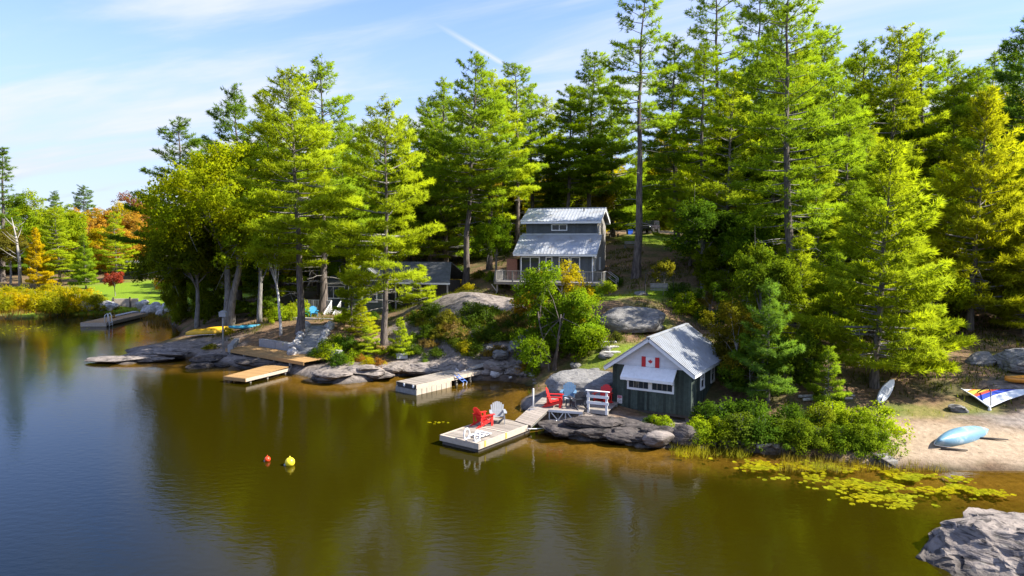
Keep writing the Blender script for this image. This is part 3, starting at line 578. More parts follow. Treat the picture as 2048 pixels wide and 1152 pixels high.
def pine_parts(seed, H, base, Rmax, dens=1.0, lean=0.02, shape='mature', gap=0.12, tuft=0.34, blades=8, dead=8, trunk_r=None, fork=False, flat=0.0):
    """trunk, bare limbs and needle crown of a white pine, base at the origin"""
    rnd = np.random.RandomState(seed); tr = trunk_r or (0.012*H+0.04)
    n = 14; zz = np.linspace(0, H, n); wob = np.cumsum(rnd.normal(0, 0.006*H, (n, 2)), 0)*0.5; wob -= wob[0]
    la = rnd.uniform(0, 6.28); off = np.c_[np.cos(la)*lean*zz, np.sin(la)*lean*zz]+wob
    tp = np.c_[off, zz]
    def axis_at(z): return np.array([np.interp(z, zz, tp[:, 0]), np.interp(z, zz, tp[:, 1]), z])
    tk = MB(); tk.tube([(tp[0][0], tp[0][1], -0.5)]+[tuple(p) for p in tp], [tr*1.35]+[max(0.015, tr*(1-0.93*(z/H)**0.9)*(1+0.25*math.exp(-z/0.6))) for z in zz], 9)
    br = MB(); C, A, T, NB = [], [], [], []
    z = base*H; step = 0.80 if H > 14 else 0.46; k = 0
    ph = rnd.uniform(0, 6.28)
    while z < H-0.25:
        t = (z-base*H)/(H-base*H)
        if shape == 'mature': prof = (0.50+0.50*min(1, t/0.22))*(1-max(0, t-0.22)/0.78*0.90)**0.85
        elif shape == 'cone': prof = (1-t)**0.8*0.97+0.05
        elif shape == 'tall': prof = (0.55+0.45*math.sin(min(1, t*1.5)*math.pi*0.62))*(1-t*0.70) 
        else: prof = 0.7*(1-t)**0.5+0.2
        nb = rnd.randint(4, 7) if shape != 'tall' else rnd.randint(3, 6)
        for b in range(nb):
            if rnd.rand() < gap: continue
            az = ph+6.283*b/nb+rnd.uniform(-0.45, 0.45); L = max(0.35, Rmax*prof*rnd.uniform(0.45, 1.30))
            el = (-0.10+0.75*t**1.5+rnd.uniform(-0.10, 0.14)) if shape != 'cone' else (-0.05+0.7*t+rnd.uniform(-0.1, 0.15))
            p0 = axis_at(z+rnd.uniform(-0.2, 0.2)); dh = np.array([math.cos(az), math.sin(az), 0.0]); sd = np.array([-math.sin(az), math.cos(az), 0.0])
            ns = 6; s = np.linspace(0, 1, ns)
            bend = rnd.uniform(-0.12, 0.12)
            up = math.tan(el)*s*L-0.05*L*s*(1-s)*2+0.10*L*s**2.5
            pts = p0+np.outer(s*L, dh)+np.outer(bend*L*s**2, sd)+np.outer(up, [0, 0, 1])
            br.tube([tuple(q) for q in pts], [max(0.008, 0.018*L*(1-0.85*x)+0.006) for x in s], 4, cap=False)
            # fans of needles: side twigs flattened into a plate, only towards the outside
            m = max(5, int(L*L*7.5*dens+L*5.0*dens)); 
            u = rnd.uniform(0.22 if L > 1.5 else 0.08, 1.0, m)**0.70; wv = rnd.uniform(-1, 1, m)*(0.36*L*np.sqrt(np.clip(1.06-u, 0, 1))*1.25+0.07)
            bp = np.c_[np.interp(u, s, pts[:, 0]), np.interp(u, s, pts[:, 1]), np.interp(u, s, pts[:, 2])]
            c = bp+wv[:, None]*sd+(np.abs(wv)*0.35)[:, None]*dh
            c[:, 2] += rnd.normal(0, 0.05+0.012*L, m)+0.05+0.06*np.abs(wv)*(1-flat)
            ax = unit(dh*0.75+sd*np.sign(wv)[:, None]*0.45+np.array([0, 0, 0.55])+rnd.normal(size=(m, 3))*0.2)
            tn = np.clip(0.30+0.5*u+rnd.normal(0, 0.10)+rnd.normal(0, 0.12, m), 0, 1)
            nb_ = unit(dh*0.55+np.array([0, 0, 0.75])+sd*(wv/(0.4*L+0.1))[:, None]*0.35+(c-axis_at(z))*0.10/max(L, .5))
            C.append(c); A.append(ax); T.append(tn); NB.append(nb_)
        z += step*rnd.uniform(0.75, 1.3)*(1.0 if t < 0.75 else 0.7); ph += 0.9
    # the leader
    c = np.c_[rnd.normal(0, 0.10, 26), rnd.normal(0, 0.10, 26), rnd.uniform(-1.1, 0.25, 26)]+axis_at(H); C.append(c); A.append(unit(np.c_[rnd.normal(0, .5, 26), rnd.normal(0, .5, 26), np.ones(26)])); T.append(rnd.uniform(.3, .8, 26)); NB.append(unit(np.c_[rnd.normal(0, .6, 26), rnd.normal(0, .6, 26), np.ones(26)*0.7]))
    for k in range(dead):   # dead limbs under the crown
        zz_ = rnd.uniform(max(0.12*H, 1.2), max(base*H, 0.3*H)*1.25); az = rnd.uniform(0, 6.28); L = rnd.uniform(0.25, 0.75)*Rmax*0.8; p0 = axis_at(zz_); d = np.array([math.cos(az), math.sin(az), rnd.uniform(-0.1, 0.3)])
        q = [p0+d*L*x+np.array([0, 0, -0.10*L*x*x])+rnd.normal(0, 0.03, 3)*L*x for x in np.linspace(0, 1, 5)]
        br.tube([tuple(x) for x in q], [0.035*(1-0.8*x)+0.006 for x in np.linspace(0, 1, 5)], 4, cap=False)
        for j in range(2): 
            e = q[2+j]+rnd.normal(0, 0.25, 3)*L; br.tube([tuple(q[2+j]), tuple(e)], [0.014, 0.005], 3, cap=False)
    C = np.concatenate(C); A = np.concatenate(A); T = np.concatenate(T); NB = np.concatenate(NB)
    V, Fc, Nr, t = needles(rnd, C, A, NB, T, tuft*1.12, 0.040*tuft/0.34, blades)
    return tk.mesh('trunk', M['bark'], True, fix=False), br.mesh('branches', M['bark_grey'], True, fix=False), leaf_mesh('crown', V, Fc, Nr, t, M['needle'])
def leaves(rnd, C, rad, per, size, centre, squash=0.8, up=0.35, updir=None):
    """leafy clumps: per leaves in a ball of radius rad round each of C"""
    n = len(C); m = n*per
    d = unit(rnd.normal(size=(m, 3))); rr = np.repeat(rad, per)[:, None]*rnd.uniform(0.25, 1.0, (m, 1))**0.6
    off = d*rr*np.array([1, 1, squash]); P_ = np.repeat(C, per, 0)+off
    out = unit(np.repeat(C, per, 0)-centre)
    nb = unit(d*0.65+out*0.55+np.array([0, 0, up]))
    fn = unit(nb+rnd.normal(size=(m, 3))*0.75); e1 = unit(np.cross(fn, rnd.normal(size=(m, 3)))); e2 = np.cross(fn, e1)
    s = size*rnd.uniform(0.6, 1.3, (m, 1))
    V = np.stack([P_-e1*s*0.55, P_+e2*s*0.42-fn*s*0.08, P_+e1*s*0.55+fn*s*0.05, P_-e2*s*0.42-fn*s*0.08], 1).reshape(-1, 3)
    q = np.arange(m)*4; Fc = np.concatenate([np.c_[q, q+1, q+2], np.c_[q, q+2, q+3]])
    Nr = np.repeat(unit(nb+rnd.normal(size=(m, 3))*0.25), 4, 0)
    ct = np.repeat(rnd.uniform(0.2, 0.8, n), per); t = np.clip(ct+rnd.uniform(-0.25, 0.25, m), 0, 1); return V, Fc, Nr, np.repeat(t, 4)
def broad_parts(seed, H, base, Rx, clumps=150, per=60, leaf=0.17, stems=1, bark='bark_grey', clump_r=0.75, spread=0.5, lean=(0, 0), trunk_r=None, top=0.35, low=False):
    rnd = np.random.RandomState(seed); tr = trunk_r or 0.014*H+0.03
    tk, br = MB(), MB(); tips = []
    ctr = np.array([lean[0], lean[1], H*(base+(1-base)*0.45)])
    # crown outline: lobes
    lob = []
    for k in range(9+int(Rx*1.2)):
        d = unit(rnd.normal(size=3)); d[2] = (abs(d[2])*1.2-0.45) if not low else d[2]*1.05; r = rnd.uniform(0.50, 0.85)
        lob.append((ctr+d*r*np.array([Rx, Rx, H*(1-base)*0.52]), rnd.uniform(0.28, 0.5)))
    for s in range(stems):
        az = rnd.uniform(0, 6.28)+s*6.28/max(1, stems); sp = 0.0 if stems == 1 else 0.22
        n = 7; zt = H*(base+0.45*(1-base)); z = np.linspace(-0.4, zt, n)
        q = np.c_[math.cos(az)*(sp*z+0.12*s)+np.cumsum(rnd.normal(0, 0.012*H, n))*0.5+lean[0]*z/H, math.sin(az)*(sp*z+0.12*s)+np.cumsum(rnd.normal(0, 0.012*H, n))*0.5+lean[1]*z/H, z]
        q[0, :2] = q[1, :2]; rr = tr/(stems**0.4)
        tk.tube([tuple(x) for x in q], [rr*(1.35 if i == 0 else 1.15-0.75*i/(n-1)) for i in range(n)], 8)
        for li, (lc, lr) in enumerate(lob):
            if stems > 1 and li % stems != s: continue
            zs = rnd.uniform(0.45, 1.0)*zt; p0 = np.array([np.interp(zs, z, q[:, 0]), np.interp(zs, z, q[:, 1]), zs])
            mid = p0*0.5+lc*0.5+rnd.normal(0, 0.05, 3)*H*0.3; mid[2] += 0.03*H
            br.tube([tuple(p0), tuple(p0*0.7+mid*0.3), tuple(mid), tuple(lc)], [rr*0.42, rr*0.34, rr*0.22, 0.012], 5, cap=False)
            for j in range(5):
                e = lc+rnd.normal(0, 1, 3)*np.array([Rx, Rx, H*(1-base)*0.4])*lr*0.6; br.tube([tuple(mid*0.4+lc*0.6), tuple((mid*0.3+lc*0.7+e)/2), tuple(e)], [rr*0.14, rr*0.09, 0.006], 4, cap=False)
    per_l = max(3, clumps//len(lob)); C = []
    for lc, lr in lob:
        d = unit(rnd.normal(size=(per_l, 3)))*(rnd.uniform(0.2, 1, (per_l, 1))**0.45); C.append(lc+d*lr*np.array([Rx, Rx, H*(1-base)*0.40]))
    C = np.concatenate(C); C[:, 2] = np.maximum(C[:, 2], H*base*0.75 if not low else 0.04*H); rad = clump_r*rnd.uniform(0.6, 1.25, len(C))
    V, Fc, Nr, t = leaves(rnd, C, rad, per, leaf, ctr)
    return tk.mesh('trunk', M[bark], True, fix=False), br.mesh('branches', M[bark], True, fix=False), leaf_mesh('crown', V, Fc, Nr, t, M['leaf'])
def bush_mesh(seed, w, h, clumps=26, per=70, leaf=0.10, clump_r=0.32, mat='leaf', spiky=False):
    rnd = np.random.RandomState(seed); C = np.c_[rnd.normal(0, 0.42*w, clumps), rnd.normal(0, 0.42*w, clumps), rnd.uniform(0.1, 1, clumps)]
    C[:, 2] = C[:, 2]*h*np.clip(1.1-np.hypot(C[:, 0], C[:, 1])/w*0.75, 0.2, 1); rad = clump_r*rnd.uniform(0.6, 1.3, clumps)
    if spiky:
        n = clumps*per//6; Cc = C[rnd.randint(0, clumps, n)]+rnd.normal(0, 0.6, (n, 3))*clump_r*np.array([1, 1, .6]); Cc[:, 2] = np.abs(Cc[:, 2]); a = unit(Cc*np.array([1, 1, 0.3])/w+np.array([0, 0, 1])+rnd.normal(0, .3, (n, 3)))
        V, Fc, Nr, t = needles(rnd, Cc, a, unit(Cc/w+np.array([0, 0, 0.8])), rnd.uniform(.2, .8, n), 0.26, 0.035, 8)
    else: V, Fc, Nr, t = leaves(rnd, C, rad, per, leaf, np.array([0, 0, -0.4]), 0.8, 0.5)
    V[:, 2] = np.maximum(V[:, 2], -0.15)
    return leaf_mesh('foliage', V, Fc, Nr, t, M[mat])
def bush_stems(seed, w, h):
    rnd = random.Random(seed); m = MB()
    for k in range(7):
        a = rnd.uniform(0, 6.28); r = rnd.uniform(0.2, 0.8)*w*0.6; m.tube([(0.06*math.cos(a), 0.06*math.sin(a), -0.2), (r*0.5*math.cos(a), r*0.5*math.sin(a), h*0.45), (r*math.cos(a), r*math.sin(a), h*0.8)], [0.022, 0.015, 0.006], 4)
    return m.mesh('stem', M['bark_grey'], fix=False)
# the kinds, each built once
KIND = {
 'pineA': (24, pine_parts(11, 24, 0.28, 4.6, 1.0)), 'pineB': (24, pine_parts(23, 24, 0.34, 4.4, 1.0, lean=0.03)), 'pineC': (22, pine_parts(37, 22, 0.20, 4.3, 1.0)),
 'pineD': (26, pine_parts(41, 26, 0.52, 3.7, 0.9, shape='tall', dead=12, gap=0.2)), 'pineE': (26, pine_parts(59, 26, 0.30, 5.0, 0.75, shape='tall', gap=0.22, dead=16)),
 'pineF': (20, pine_parts(67, 20, 0.12, 4.4, 1.05, shape='mature', gap=0.08)), 'young': (12, pine_parts(71, 12, 0.10, 3.1, 1.7, shape='cone', dead=10, tuft=0.28, blades=8, gap=0.05)),
 'youngB': (9, pine_parts(83, 9, 0.12, 2.4, 2.0, shape='cone', dead=6, tuft=0.26, gap=0.1)), 'sap': (4.5, pine_parts(91, 4.5, 0.10, 1.5, 3.0, shape='cone', dead=3, tuft=0.22, blades=9, gap=0.05, trunk_r=0.06)),
 'pineG': (23, pine_parts(131, 23, 0.24, 4.9, 0.9, gap=0.26, dead=18, lean=0.03)), 'pineH': (25, pine_parts(149, 25, 0.36, 4.0, 0.95, shape='tall', gap=0.18, dead=18)), 'pineI': (19, pine_parts(157, 19, 0.08, 4.8, 1.0, gap=0.2, dead=10, shape='cone')),
 'spruce': (20, pine_parts(97, 20, 0.12, 2.6, 1.3, shape='cone', dead=10, gap=0.25)),
 'crook': (21, pine_parts(103, 21, 0.22, 5.2, 0.95, lean=0.05, gap=0.20, dead=12)),
 'oakA': (18, broad_parts(5, 18, 0.22, 5.6, 420, 60, 0.26, clump_r=0.95)), 'oakB': (17, broad_parts(15, 17, 0.20, 4.8, 380, 60, 0.26, clump_r=0.9)),
 'mapleA': (14, broad_parts(25, 14, 0.16, 4.1, 330, 64, 0.20, clump_r=0.8)), 'birchT': (13, broad_parts(35, 13, 0.40, 2.6, 130, 55, 0.17, bark='birch', clump_r=0.7, lean=(-0.9, 0), trunk_r=0.15)),
 'bigmaple': (17.5, broad_parts(45, 17.5, 0.22, 6.6, 560, 70, 0.20, stems=2, clump_r=0.85, trunk_r=0.42)),
 'shoremaple': (7.4, broad_parts(55, 7.4, 0.10, 3.5, 330, 70, 0.12, stems=3, bark='bark', clump_r=0.46, trunk_r=0.13, low=True)),
 'smallmaple': (6.5, broad_parts(65, 6.5, 0.12, 2.4, 190, 64, 0.12, stems=2, clump_r=0.42, trunk_r=0.08, low=True)),
 'thicket': (9, broad_parts(105, 9, 0.02, 3.6, 300, 60, 0.20, stems=3, clump_r=0.7, trunk_r=0.1, low=True)), 'thicketB': (8, broad_parts(115, 8, 0.02, 3.0, 260, 60, 0.20, stems=2, clump_r=0.65, trunk_r=0.1, low=True)),
 'sapling': (3.2, broad_parts(75, 3.2, 0.25, 0.9, 60, 34, 0.12, clump_r=0.26, trunk_r=0.035)),
 'redtree': (4.6, broad_parts(85, 4.6, 0.20, 1.9, 120, 50, 0.15, clump_r=0.40, trunk_r=0.08)),
}
TREES = {}
def tree(kind, pos, H, color, label, name=None, cat='tree', group=None, rz=0.0, wide=1.0, tilt=(0, 0)):
    h0, parts = KIND[kind]; s = H/h0
    t = thing(name or 'tree', label, cat, pos, rz, group); wide = wide*(1.16 if kind.startswith(('pine', 'crook')) else 1.0); t.scale = (s*wide, s*wide, s); t.rotation_euler = (tilt[0]+rt.uniform(-.025, .025), tilt[1]+rt.uniform(-.025, .025), rz); t.scale[0] *= rt.uniform(.92, 1.12)
    for nm, me in zip(('trunk', 'branches', 'crown'), parts):
        o = link(nm, me, t)
        o.color = (*color, 1)
    return t
def tall(Y, ytop, zbase):
    """height of a tree at distance Y whose top shows at pixel row ytop"""
    return at_y(1024, ytop, Y).z-zbase
# needle and leaf colours
GR, YG, YL, DG, BG = (0.185, 0.275, 0.020), (0.265, 0.335, 0.018), (0.31, 0.335, 0.015), (0.10, 0.17, 0.018), (0.12, 0.215, 0.035)
LG, LY, LO, LD, LR, LB = (0.225, 0.32, 0.014), (0.38, 0.35, 0.012), (0.40, 0.26, 0.04), (0.062, 0.125, 0.012), (0.34, 0.07, 0.045), (0.20, 0.165, 0.02)
rt = random.Random(4)
def place(kind, px, py, ytop, color, label, name, Y=None, **kw):
    p = gy(px, Y) if Y else g(px, py)
    p.z -= 0.08
    return tree(kind, p, max(1.0, tall(p.y, ytop, p.z)), color, label, name, rz=kw.pop('rz', rt.uniform(0, 6.28)), **kw)
# ---- left headland
place('pineA', 600, 668, 142, YG, 'tall yellow green pine standing beside the top of the stone steps', 'pine_tree', rz=2.0)
place('pineG', 642, 0, 134, GR, 'dark topped tall pine just behind the pine by the stone steps', 'pine_tree', Y=66, rz=1.0)
place('pineC', 478, 0, 182, DG, 'dark pine whose peak shows behind the yellow maple on the point', 'pine_tree', Y=74)
place('pineC', 362, 0, 236, DG, 'dark blue green pine at the left edge of the wooded point', 'pine_tree', Y=76)
place('bigmaple', 456, 651, 252, (0.26, 0.33, 0.010), 'broad yellow green maple with forked pale trunk behind the yellow canoes', 'maple_tree', rz=0.4)
place('mapleA', 395, 655, 380, (0.14, 0.185, 0.012), 'leafy dull green tree leaning over the cove beside the yellow canoes', 'maple_tree')
place('oakB', 520, 645, 330, LG, 'green broadleaf tree with two dark trunks behind the white birch', 'broadleaf_tree')
place('birchT', 566, 669, 420, LG, 'slender white barked birch left of the stone steps', 'birch_tree', rz=0.3)
place('pineF', 690, 0, 250, GR, 'bushy green pine behind the left cottage deck', 'pine_tree', Y=74)
place('pineF', 540, 0, 215, YG, 'bushy yellow green pine behind the birch on the point', 'pine_tree', Y=69)
place('mapleA', 345, 0, 400, (0.15, 0.19, 0.012), 'low leafy tree at the water end of the wooded point', 'maple_tree', Y=74)
place('crook', 768, 690, 214, YG, 'crooked open pine with leaning trunk in front of the left cottage', 'pine_tree', rz=3.4)
place('youngB', 520, 0, 470, DG, 'small dark pine crowding the trunks on the wooded point', 'pine_tree', Y=66)
place('sap', 735, 712, 655, YG, 'young yellow green pine spreading over the bank below the left cottage', 'pine_tree', wide=1.6)
place('sap', 722, 668, 612, YL, 'young yellow pine with flat boughs in front of the left cottage steps', 'pine_tree', wide=1.7)
place('sap', 800, 712, 640, YG, 'small bright pine at the foot of the crooked pine', 'pine_tree')
# ---- behind and beside the main cottage
place('pineB', 930, 0, 112, GR, 'tall pine with bare lower trunk left of the main cottage', 'pine_tree', Y=70, rz=4.1)
place('pineA', 978, 0, 150, YG, 'tall pine standing second from the left wall of the main cottage', 'pine_tree', Y=74, rz=0.7)
place('pineH', 1036, 0, 132, GR, 'tall full pine just behind the left end of the main cottage', 'pine_tree', Y=79)
place('pineA', 1178, 0, 112, GR, 'tall pine rising behind the middle of the main cottage roof', 'pine_tree', Y=86)
place('pineF', 860, 0, 262, YG, 'broad bright pine behind the right end of the left cottage', 'pine_tree', Y=80)
place('pineC', 1100, 0, 190, YG, 'bright bushy pine behind the cottage between two taller pines', 'pine_tree', Y=92)
place('pineC', 770, 0, 240, GR, 'green pine behind the left cottage roof', 'pine_tree', Y=84)
place('mapleA', 990, 0, 400, (0.12, 0.21, 0.010), 'round green broadleaf tree against the left wall of the main cottage', 'broadleaf_tree', Y=66)
place('pineD', 1272, 556, -30, GR, 'very tall straight pine with long bare trunk right of the main cottage', 'pine_tree', rz=0.2)
place('pineE', 1425, 0, -50, GR, 'tall spreading pine behind the garden swing, its crown cut by the frame', 'pine_tree', Y=80)
place('pineE', 1490, 0, -20, DG, 'tall dark pine behind the great right hand pine', 'pine_tree', Y=86, rz=2.2)
# ---- right hand wood
place('pineE', 1586, 0, -60, GR, 'great pine with bare dark trunk and ragged limbs right of the green boathouse', 'pine_tree', Y=47, rz=5.2)
place('pineI', 1450, 0, 150, YG, 'broad dense yellow green pine between the swing and the great pine', 'pine_tree', Y=62)
place('mapleA', 1405, 0, 360, LD, 'dark green broadleaf tree overhanging the garden swing', 'broadleaf_tree', Y=56, wide=1.25)
place('oakB', 1500, 0, 400, (0.10, 0.18, 0.012), 'green broadleaf tree behind the boathouse roof', 'broadleaf_tree', Y=53)
place('pineG', 1758, 0, 66, YG, 'tall bright pine with forked looking top right of the great pine', 'pine_tree', Y=62)
place('pineB', 1845, 0, 56, GR, 'tall narrow topped pine in front of the hidden dark cabin', 'pine_tree', Y=64)
place('pineA', 2035, 0, 40, BG, 'tall blue green pine cut by the right edge of the picture', 'pine_tree', Y=60)
place('young', 1945, 0, 188, YL, 'golden yellow pine with straight trunk above the windsurf sail', 'pine_tree', Y=45, rz=1.1)
place('young', 1748, 775, 300, YG, 'bright young pine with pale trunk beside the leaning paddle board', 'pine_tree', rz=0.5, wide=1.15)
place('pineF', 1680, 0, 215, GR, 'full green pine between the great pine and the forked pine', 'pine_tree', Y=54)
place('youngB', 1535, 805, 565, BG, 'small blue green pine close beside the boathouse wall', 'pine_tree')
place('sap', 1612, 0, 690, BG, 'sapling pine with pale stem among the bushes right of the boathouse', 'pine_tree', Y=37, wide=1.3)
place('youngB', 1600, 0, 470, YG, 'young green pine at the foot of the great pine', 'pine_tree', Y=42, wide=1.2)
place('youngB', 1670, 0, 500, GR, 'young green pine left of the pine by the paddle board', 'pine_tree', Y=42)
place('smallmaple', 1480, 775, 590, (0.16, 0.15, 0.014), 'brownish green small maple against the back of the boathouse', 'maple_tree')
place('youngB', 1840, 0, 520, YG, 'young bright pine behind the paddle board clearing', 'pine_tree', Y=46, wide=1.2)
place('young', 2055, 0, 430, YL, 'yellow pine with low boughs at the right edge above the orange kayak', 'pine_tree', Y=44)
place('pineF', 2190, 0, 90, YG, 'full pine just beyond the right edge of the picture', 'pine_tree', Y=46)
place('pineC', 1900, 0, 150, GR, 'green pine behind the hidden dark cabin', 'pine_tree', Y=74)
place('pineA', 1620, 0, 60, GR, 'tall green pine behind the great pine', 'pine_tree', Y=74)
place('pineF', 1980, 0, 250, GR, 'bushy green pine to the right of the hidden dark cabin', 'pine_tree', Y=62)
place('shoremaple', 1106, 742, 508, (0.15, 0.25, 0.014), 'spreading multi stemmed maple with yellow and orange tips above the chairs', 'maple_tree', rz=0.8)
place('smallmaple', 1120, 690, 512, (0.34, 0.31, 0.012), 'yellow leaved small maple in front of the main cottage deck', 'maple_tree', rz=2.0)
place('sapling', 1062, 672, 575, (0.34, 0.25, 0.02), 'orange tipped young maple left of the yellow one', 'maple_tree', wide=1.4)
place('thicketB', 1140, 712, 556, (0.14, 0.235, 0.014), 'dense leafy bushy tree on the slope right of the multi stemmed maple', 'broadleaf_tree', wide=0.8)
place('thicketB', 1085, 715, 585, (0.12, 0.20, 0.012), 'dense green bushy tree on the slope left of the multi stemmed maple', 'broadleaf_tree', wide=0.7)
place('thicketB', 352, 650, 545, (0.19, 0.24, 0.014), 'leafy bush tree hanging over the cove at the end of the point', 'broadleaf_tree', wide=0.65)
place('thicketB', 418, 645, 540, (0.15, 0.21, 0.014), 'leafy bush tree between the trunks beside the yellow canoes', 'broadleaf_tree', wide=0.8)
place('youngB', 705, 655, 505, YG, 'bright young pine screening the front of the left cottage', 'pine_tree')
place('sap', 842, 612, 535, YG, 'little yellow green pine by the porch of the left cottage', 'pine_tree', wide=1.4)
place('thicketB', 1505, 795, 655, (0.085, 0.15, 0.012), 'dark green bushy tree in the shade right of the boathouse', 'broadleaf_tree')
place('thicketB', 1590, 770, 640, (0.11, 0.175, 0.012), 'bushy green tree below the great pine', 'broadleaf_tree')
place('sap', 1655, 812, 700, GR, 'sapling pine above the alder bushes near the logs', 'pine_tree')
for k, (px, Y, yt) in enumerate([(1352,78,70),(1400,70,110),(1540,72,20),(1565,64,100),(1660,60,130),(1705,68,90),(1800,68,110),(1890,62,170),(1935,68,130),(2000,66,110),(880,86,190),(1005,90,160),(1070,88,180),(1135,84,175),(1225,92,170),(640,80,215),(705,86,250),(740,78,262),(560,82,240),(430,80,285),(400,82,300),(820,88,260),(848,84,205),(800,92,235),(892,80,160),(1870,70,110)]):
    place(('pineC', 'pineH', 'pineG', 'pineB', 'pineI')[k % 5], px, 0, yt, (GR, YG, GR, (0.18, 0.265, 0.008))[(k*3) % 4], 'green pine closing the skyline of the wood', 'pine_tree', Y=Y, group='pines along the wooded skyline')
place('smallmaple', 1440, 745, 600, (0.16, 0.17, 0.014), 'leafy small tree touching the right eave of the boathouse', 'broadleaf_tree')
place('mapleA', 1525, 0, 440, (0.11, 0.175, 0.012), 'green broadleaf tree shading the boathouse roof', 'broadleaf_tree', Y=40, wide=0.85)
place('sapling', 1326, 590, 508, (0.20, 0.21, 0.02), 'thin yellow green sapling behind the garden swing', 'sapling_tree')
place('smallmaple', 1420, 660, 560, LD, 'dark green bushy tree right of the big grey boulder', 'broadleaf_tree')
# ---- far shore on the left
place('spruce', 4, 0, 296, DG, 'tall dark spruce at the very left edge of the picture', 'spruce_tree', Y=118, wide=1.5)
place('pineF', 118, 0, 415, YG, 'bushy bright pine on the far shore behind the yellow hedge', 'pine_tree', Y=112, wide=1.2)
place('pineF', 232, 0, 425, YG, 'bushy bright pine on the far lawn beside the dark shed', 'pine_tree', Y=118, wide=1.1)
place('young', 170, 0, 470, GR, 'smaller green pine between the two bushy pines of the far shore', 'pine_tree', Y=106)
place('young', 72, 0, 458, (0.42, 0.32, 0.008), 'golden yellow conical tree on the far left shore', 'larch_tree', Y=108, wide=0.9)
place('oakA', 60, 0, 372, LG, 'pale green broadleaf tree behind the golden conical tree', 'broadleaf_tree', Y=128)
place('oakB', 130, 0, 392, LG, 'yellow green broadleaf tree behind the far bushy pine', 'broadleaf_tree', Y=134)
place('redtree', 231, 592, 533, LR, 'small round red maple on the far lawn', 'maple_tree')
place('pineC', 118, 0, 384, DG, 'lone dark pine top above the far woods, left of two', 'pine_tree', Y=190, wide=1.1)
place('pineC', 178, 0, 372, DG, 'lone dark pine top above the far woods, right of two', 'pine_tree', Y=188, wide=1.2)
place('oakA', 262, 0, 378, (0.20, 0.09, 0.06), 'reddish purple broadleaf tree above the orange woods', 'broadleaf_tree', Y=160)
place('smallmaple', 322, 0, 500, LO, 'orange leaved small maple at the right end of the far lawn', 'maple_tree', Y=100)
place('oakB', 20, 0, 440, (0.15, 0.15, 0.025), 'olive broadleaf tree beside the far left dead tree', 'broadleaf_tree', Y=114)
for k, (px, yt, c) in enumerate([(150,410,LO),(205,402,LO),(240,398,LY),(290,392,LO),(320,405,LO),(180,412,LY),(90,415,LB),(345,420,LO),(270,415,LO),(-60,380,LG),(-120,400,LY)]):
    place(('oakA', 'oakB')[k % 2], px, 0, yt, c, 'orange and yellow autumn broadleaf tree in the far left woods', 'broadleaf_tree', Y=140+(k*7) % 22, group='autumn trees in the far left woods')
# ---- wood behind the cottages: trees nothing tells apart
FB = [(640,300),(700,310),(820,290),(890,300),(960,280),(1010,300),(1070,270),(1130,290),(1190,260),(1240,250),(1300,240),(1350,230),(1400,220),(1460,210),(1530,200),(1590,180),(1650,190),(1720,180),(1790,170),(1870,190),(1960,180),(2030,150),(560,330),(480,330),(420,370)]
for k, (px, yt) in enumerate(FB):
    Y = 104+(k*13) % 34; c = (LG, LY, LG, (0.12, 0.14, 0.018), LB)[k % 5]
    place(('oakA', 'oakB', 'oakA')[k % 3], px+rt.uniform(-20, 20), 0, yt+rt.uniform(10, 60), c, 'green and yellow broadleaf tree in the wood behind the cottages', 'broadleaf_tree', Y=Y, group='broadleaf trees in the wood behind the cottages')
for k in range(26):
    px = 850+k*46+rt.uniform(-15, 15); Y = 90+(k*11) % 22 if not 1240 < px < 1380 else 104+(k*7) % 12
    place(('mapleA', 'oakB')[k % 2], px, 0, 330+rt.uniform(-30, 50), (LG, (0.10, 0.12, 0.016), LY)[k % 3], 'thin understorey broadleaf tree with dark stem behind the cottages', 'broadleaf_tree', Y=Y, group='understorey trees behind the cottages', wide=0.75)
for k, (px, Y, yt) in enumerate([(1560,100,90),(1700,88,110),(1790,84,120),(620,92,270),(1960,86,110),(2080,80,90),(1480,72,180),(1640,66,240),(1880,70,210),(2130,58,140),(2250,52,120)]):
    place(('pineG', 'pineI', 'pineH')[k % 3], px, 0, yt, (GR, YG, DG, GR)[k % 4], 'green pine standing deep in the wood behind the front row', 'pine_tree', Y=Y, group='pines deep in the wood')
PENDING = []
k = 0
for px in range(560, 2200, 44):
    for Y in (100, 116):
        k += 1; Yk = Y+(k*7) % 11; Yk += 6 if 1200 < px < 1400 else 0
        place(('thicket', 'thicketB')[k % 2], px+rt.uniform(-18, 18), 0, 345+rt.uniform(-40, 55), (LG, LY, (0.17, 0.21, 0.010), LG, LB)[k % 5], 'leafy thicket tree filling the back of the wood', 'broadleaf_tree', Y=Yk, group='thicket trees at the back of the wood', wide=rt.uniform(1.0, 1.4))
for px in range(-140, 420, 30):
    k += 1; place(('thicket', 'thicketB')[k % 2], px, 0, 470+rt.uniform(-30, 30), (LG, LY, LO, YG)[k % 4], 'leafy thicket tree at the back of the far left lawn', 'broadleaf_tree', Y=132+(k*5) % 9, group='thicket trees behind the far lawn', wide=1.4)
for k in range(46):
    px = 700+k*29; Y = 96+(k*5) % 9+(8 if 1210 < px < 1400 else 0)
    PENDING.append((px, Y, k))
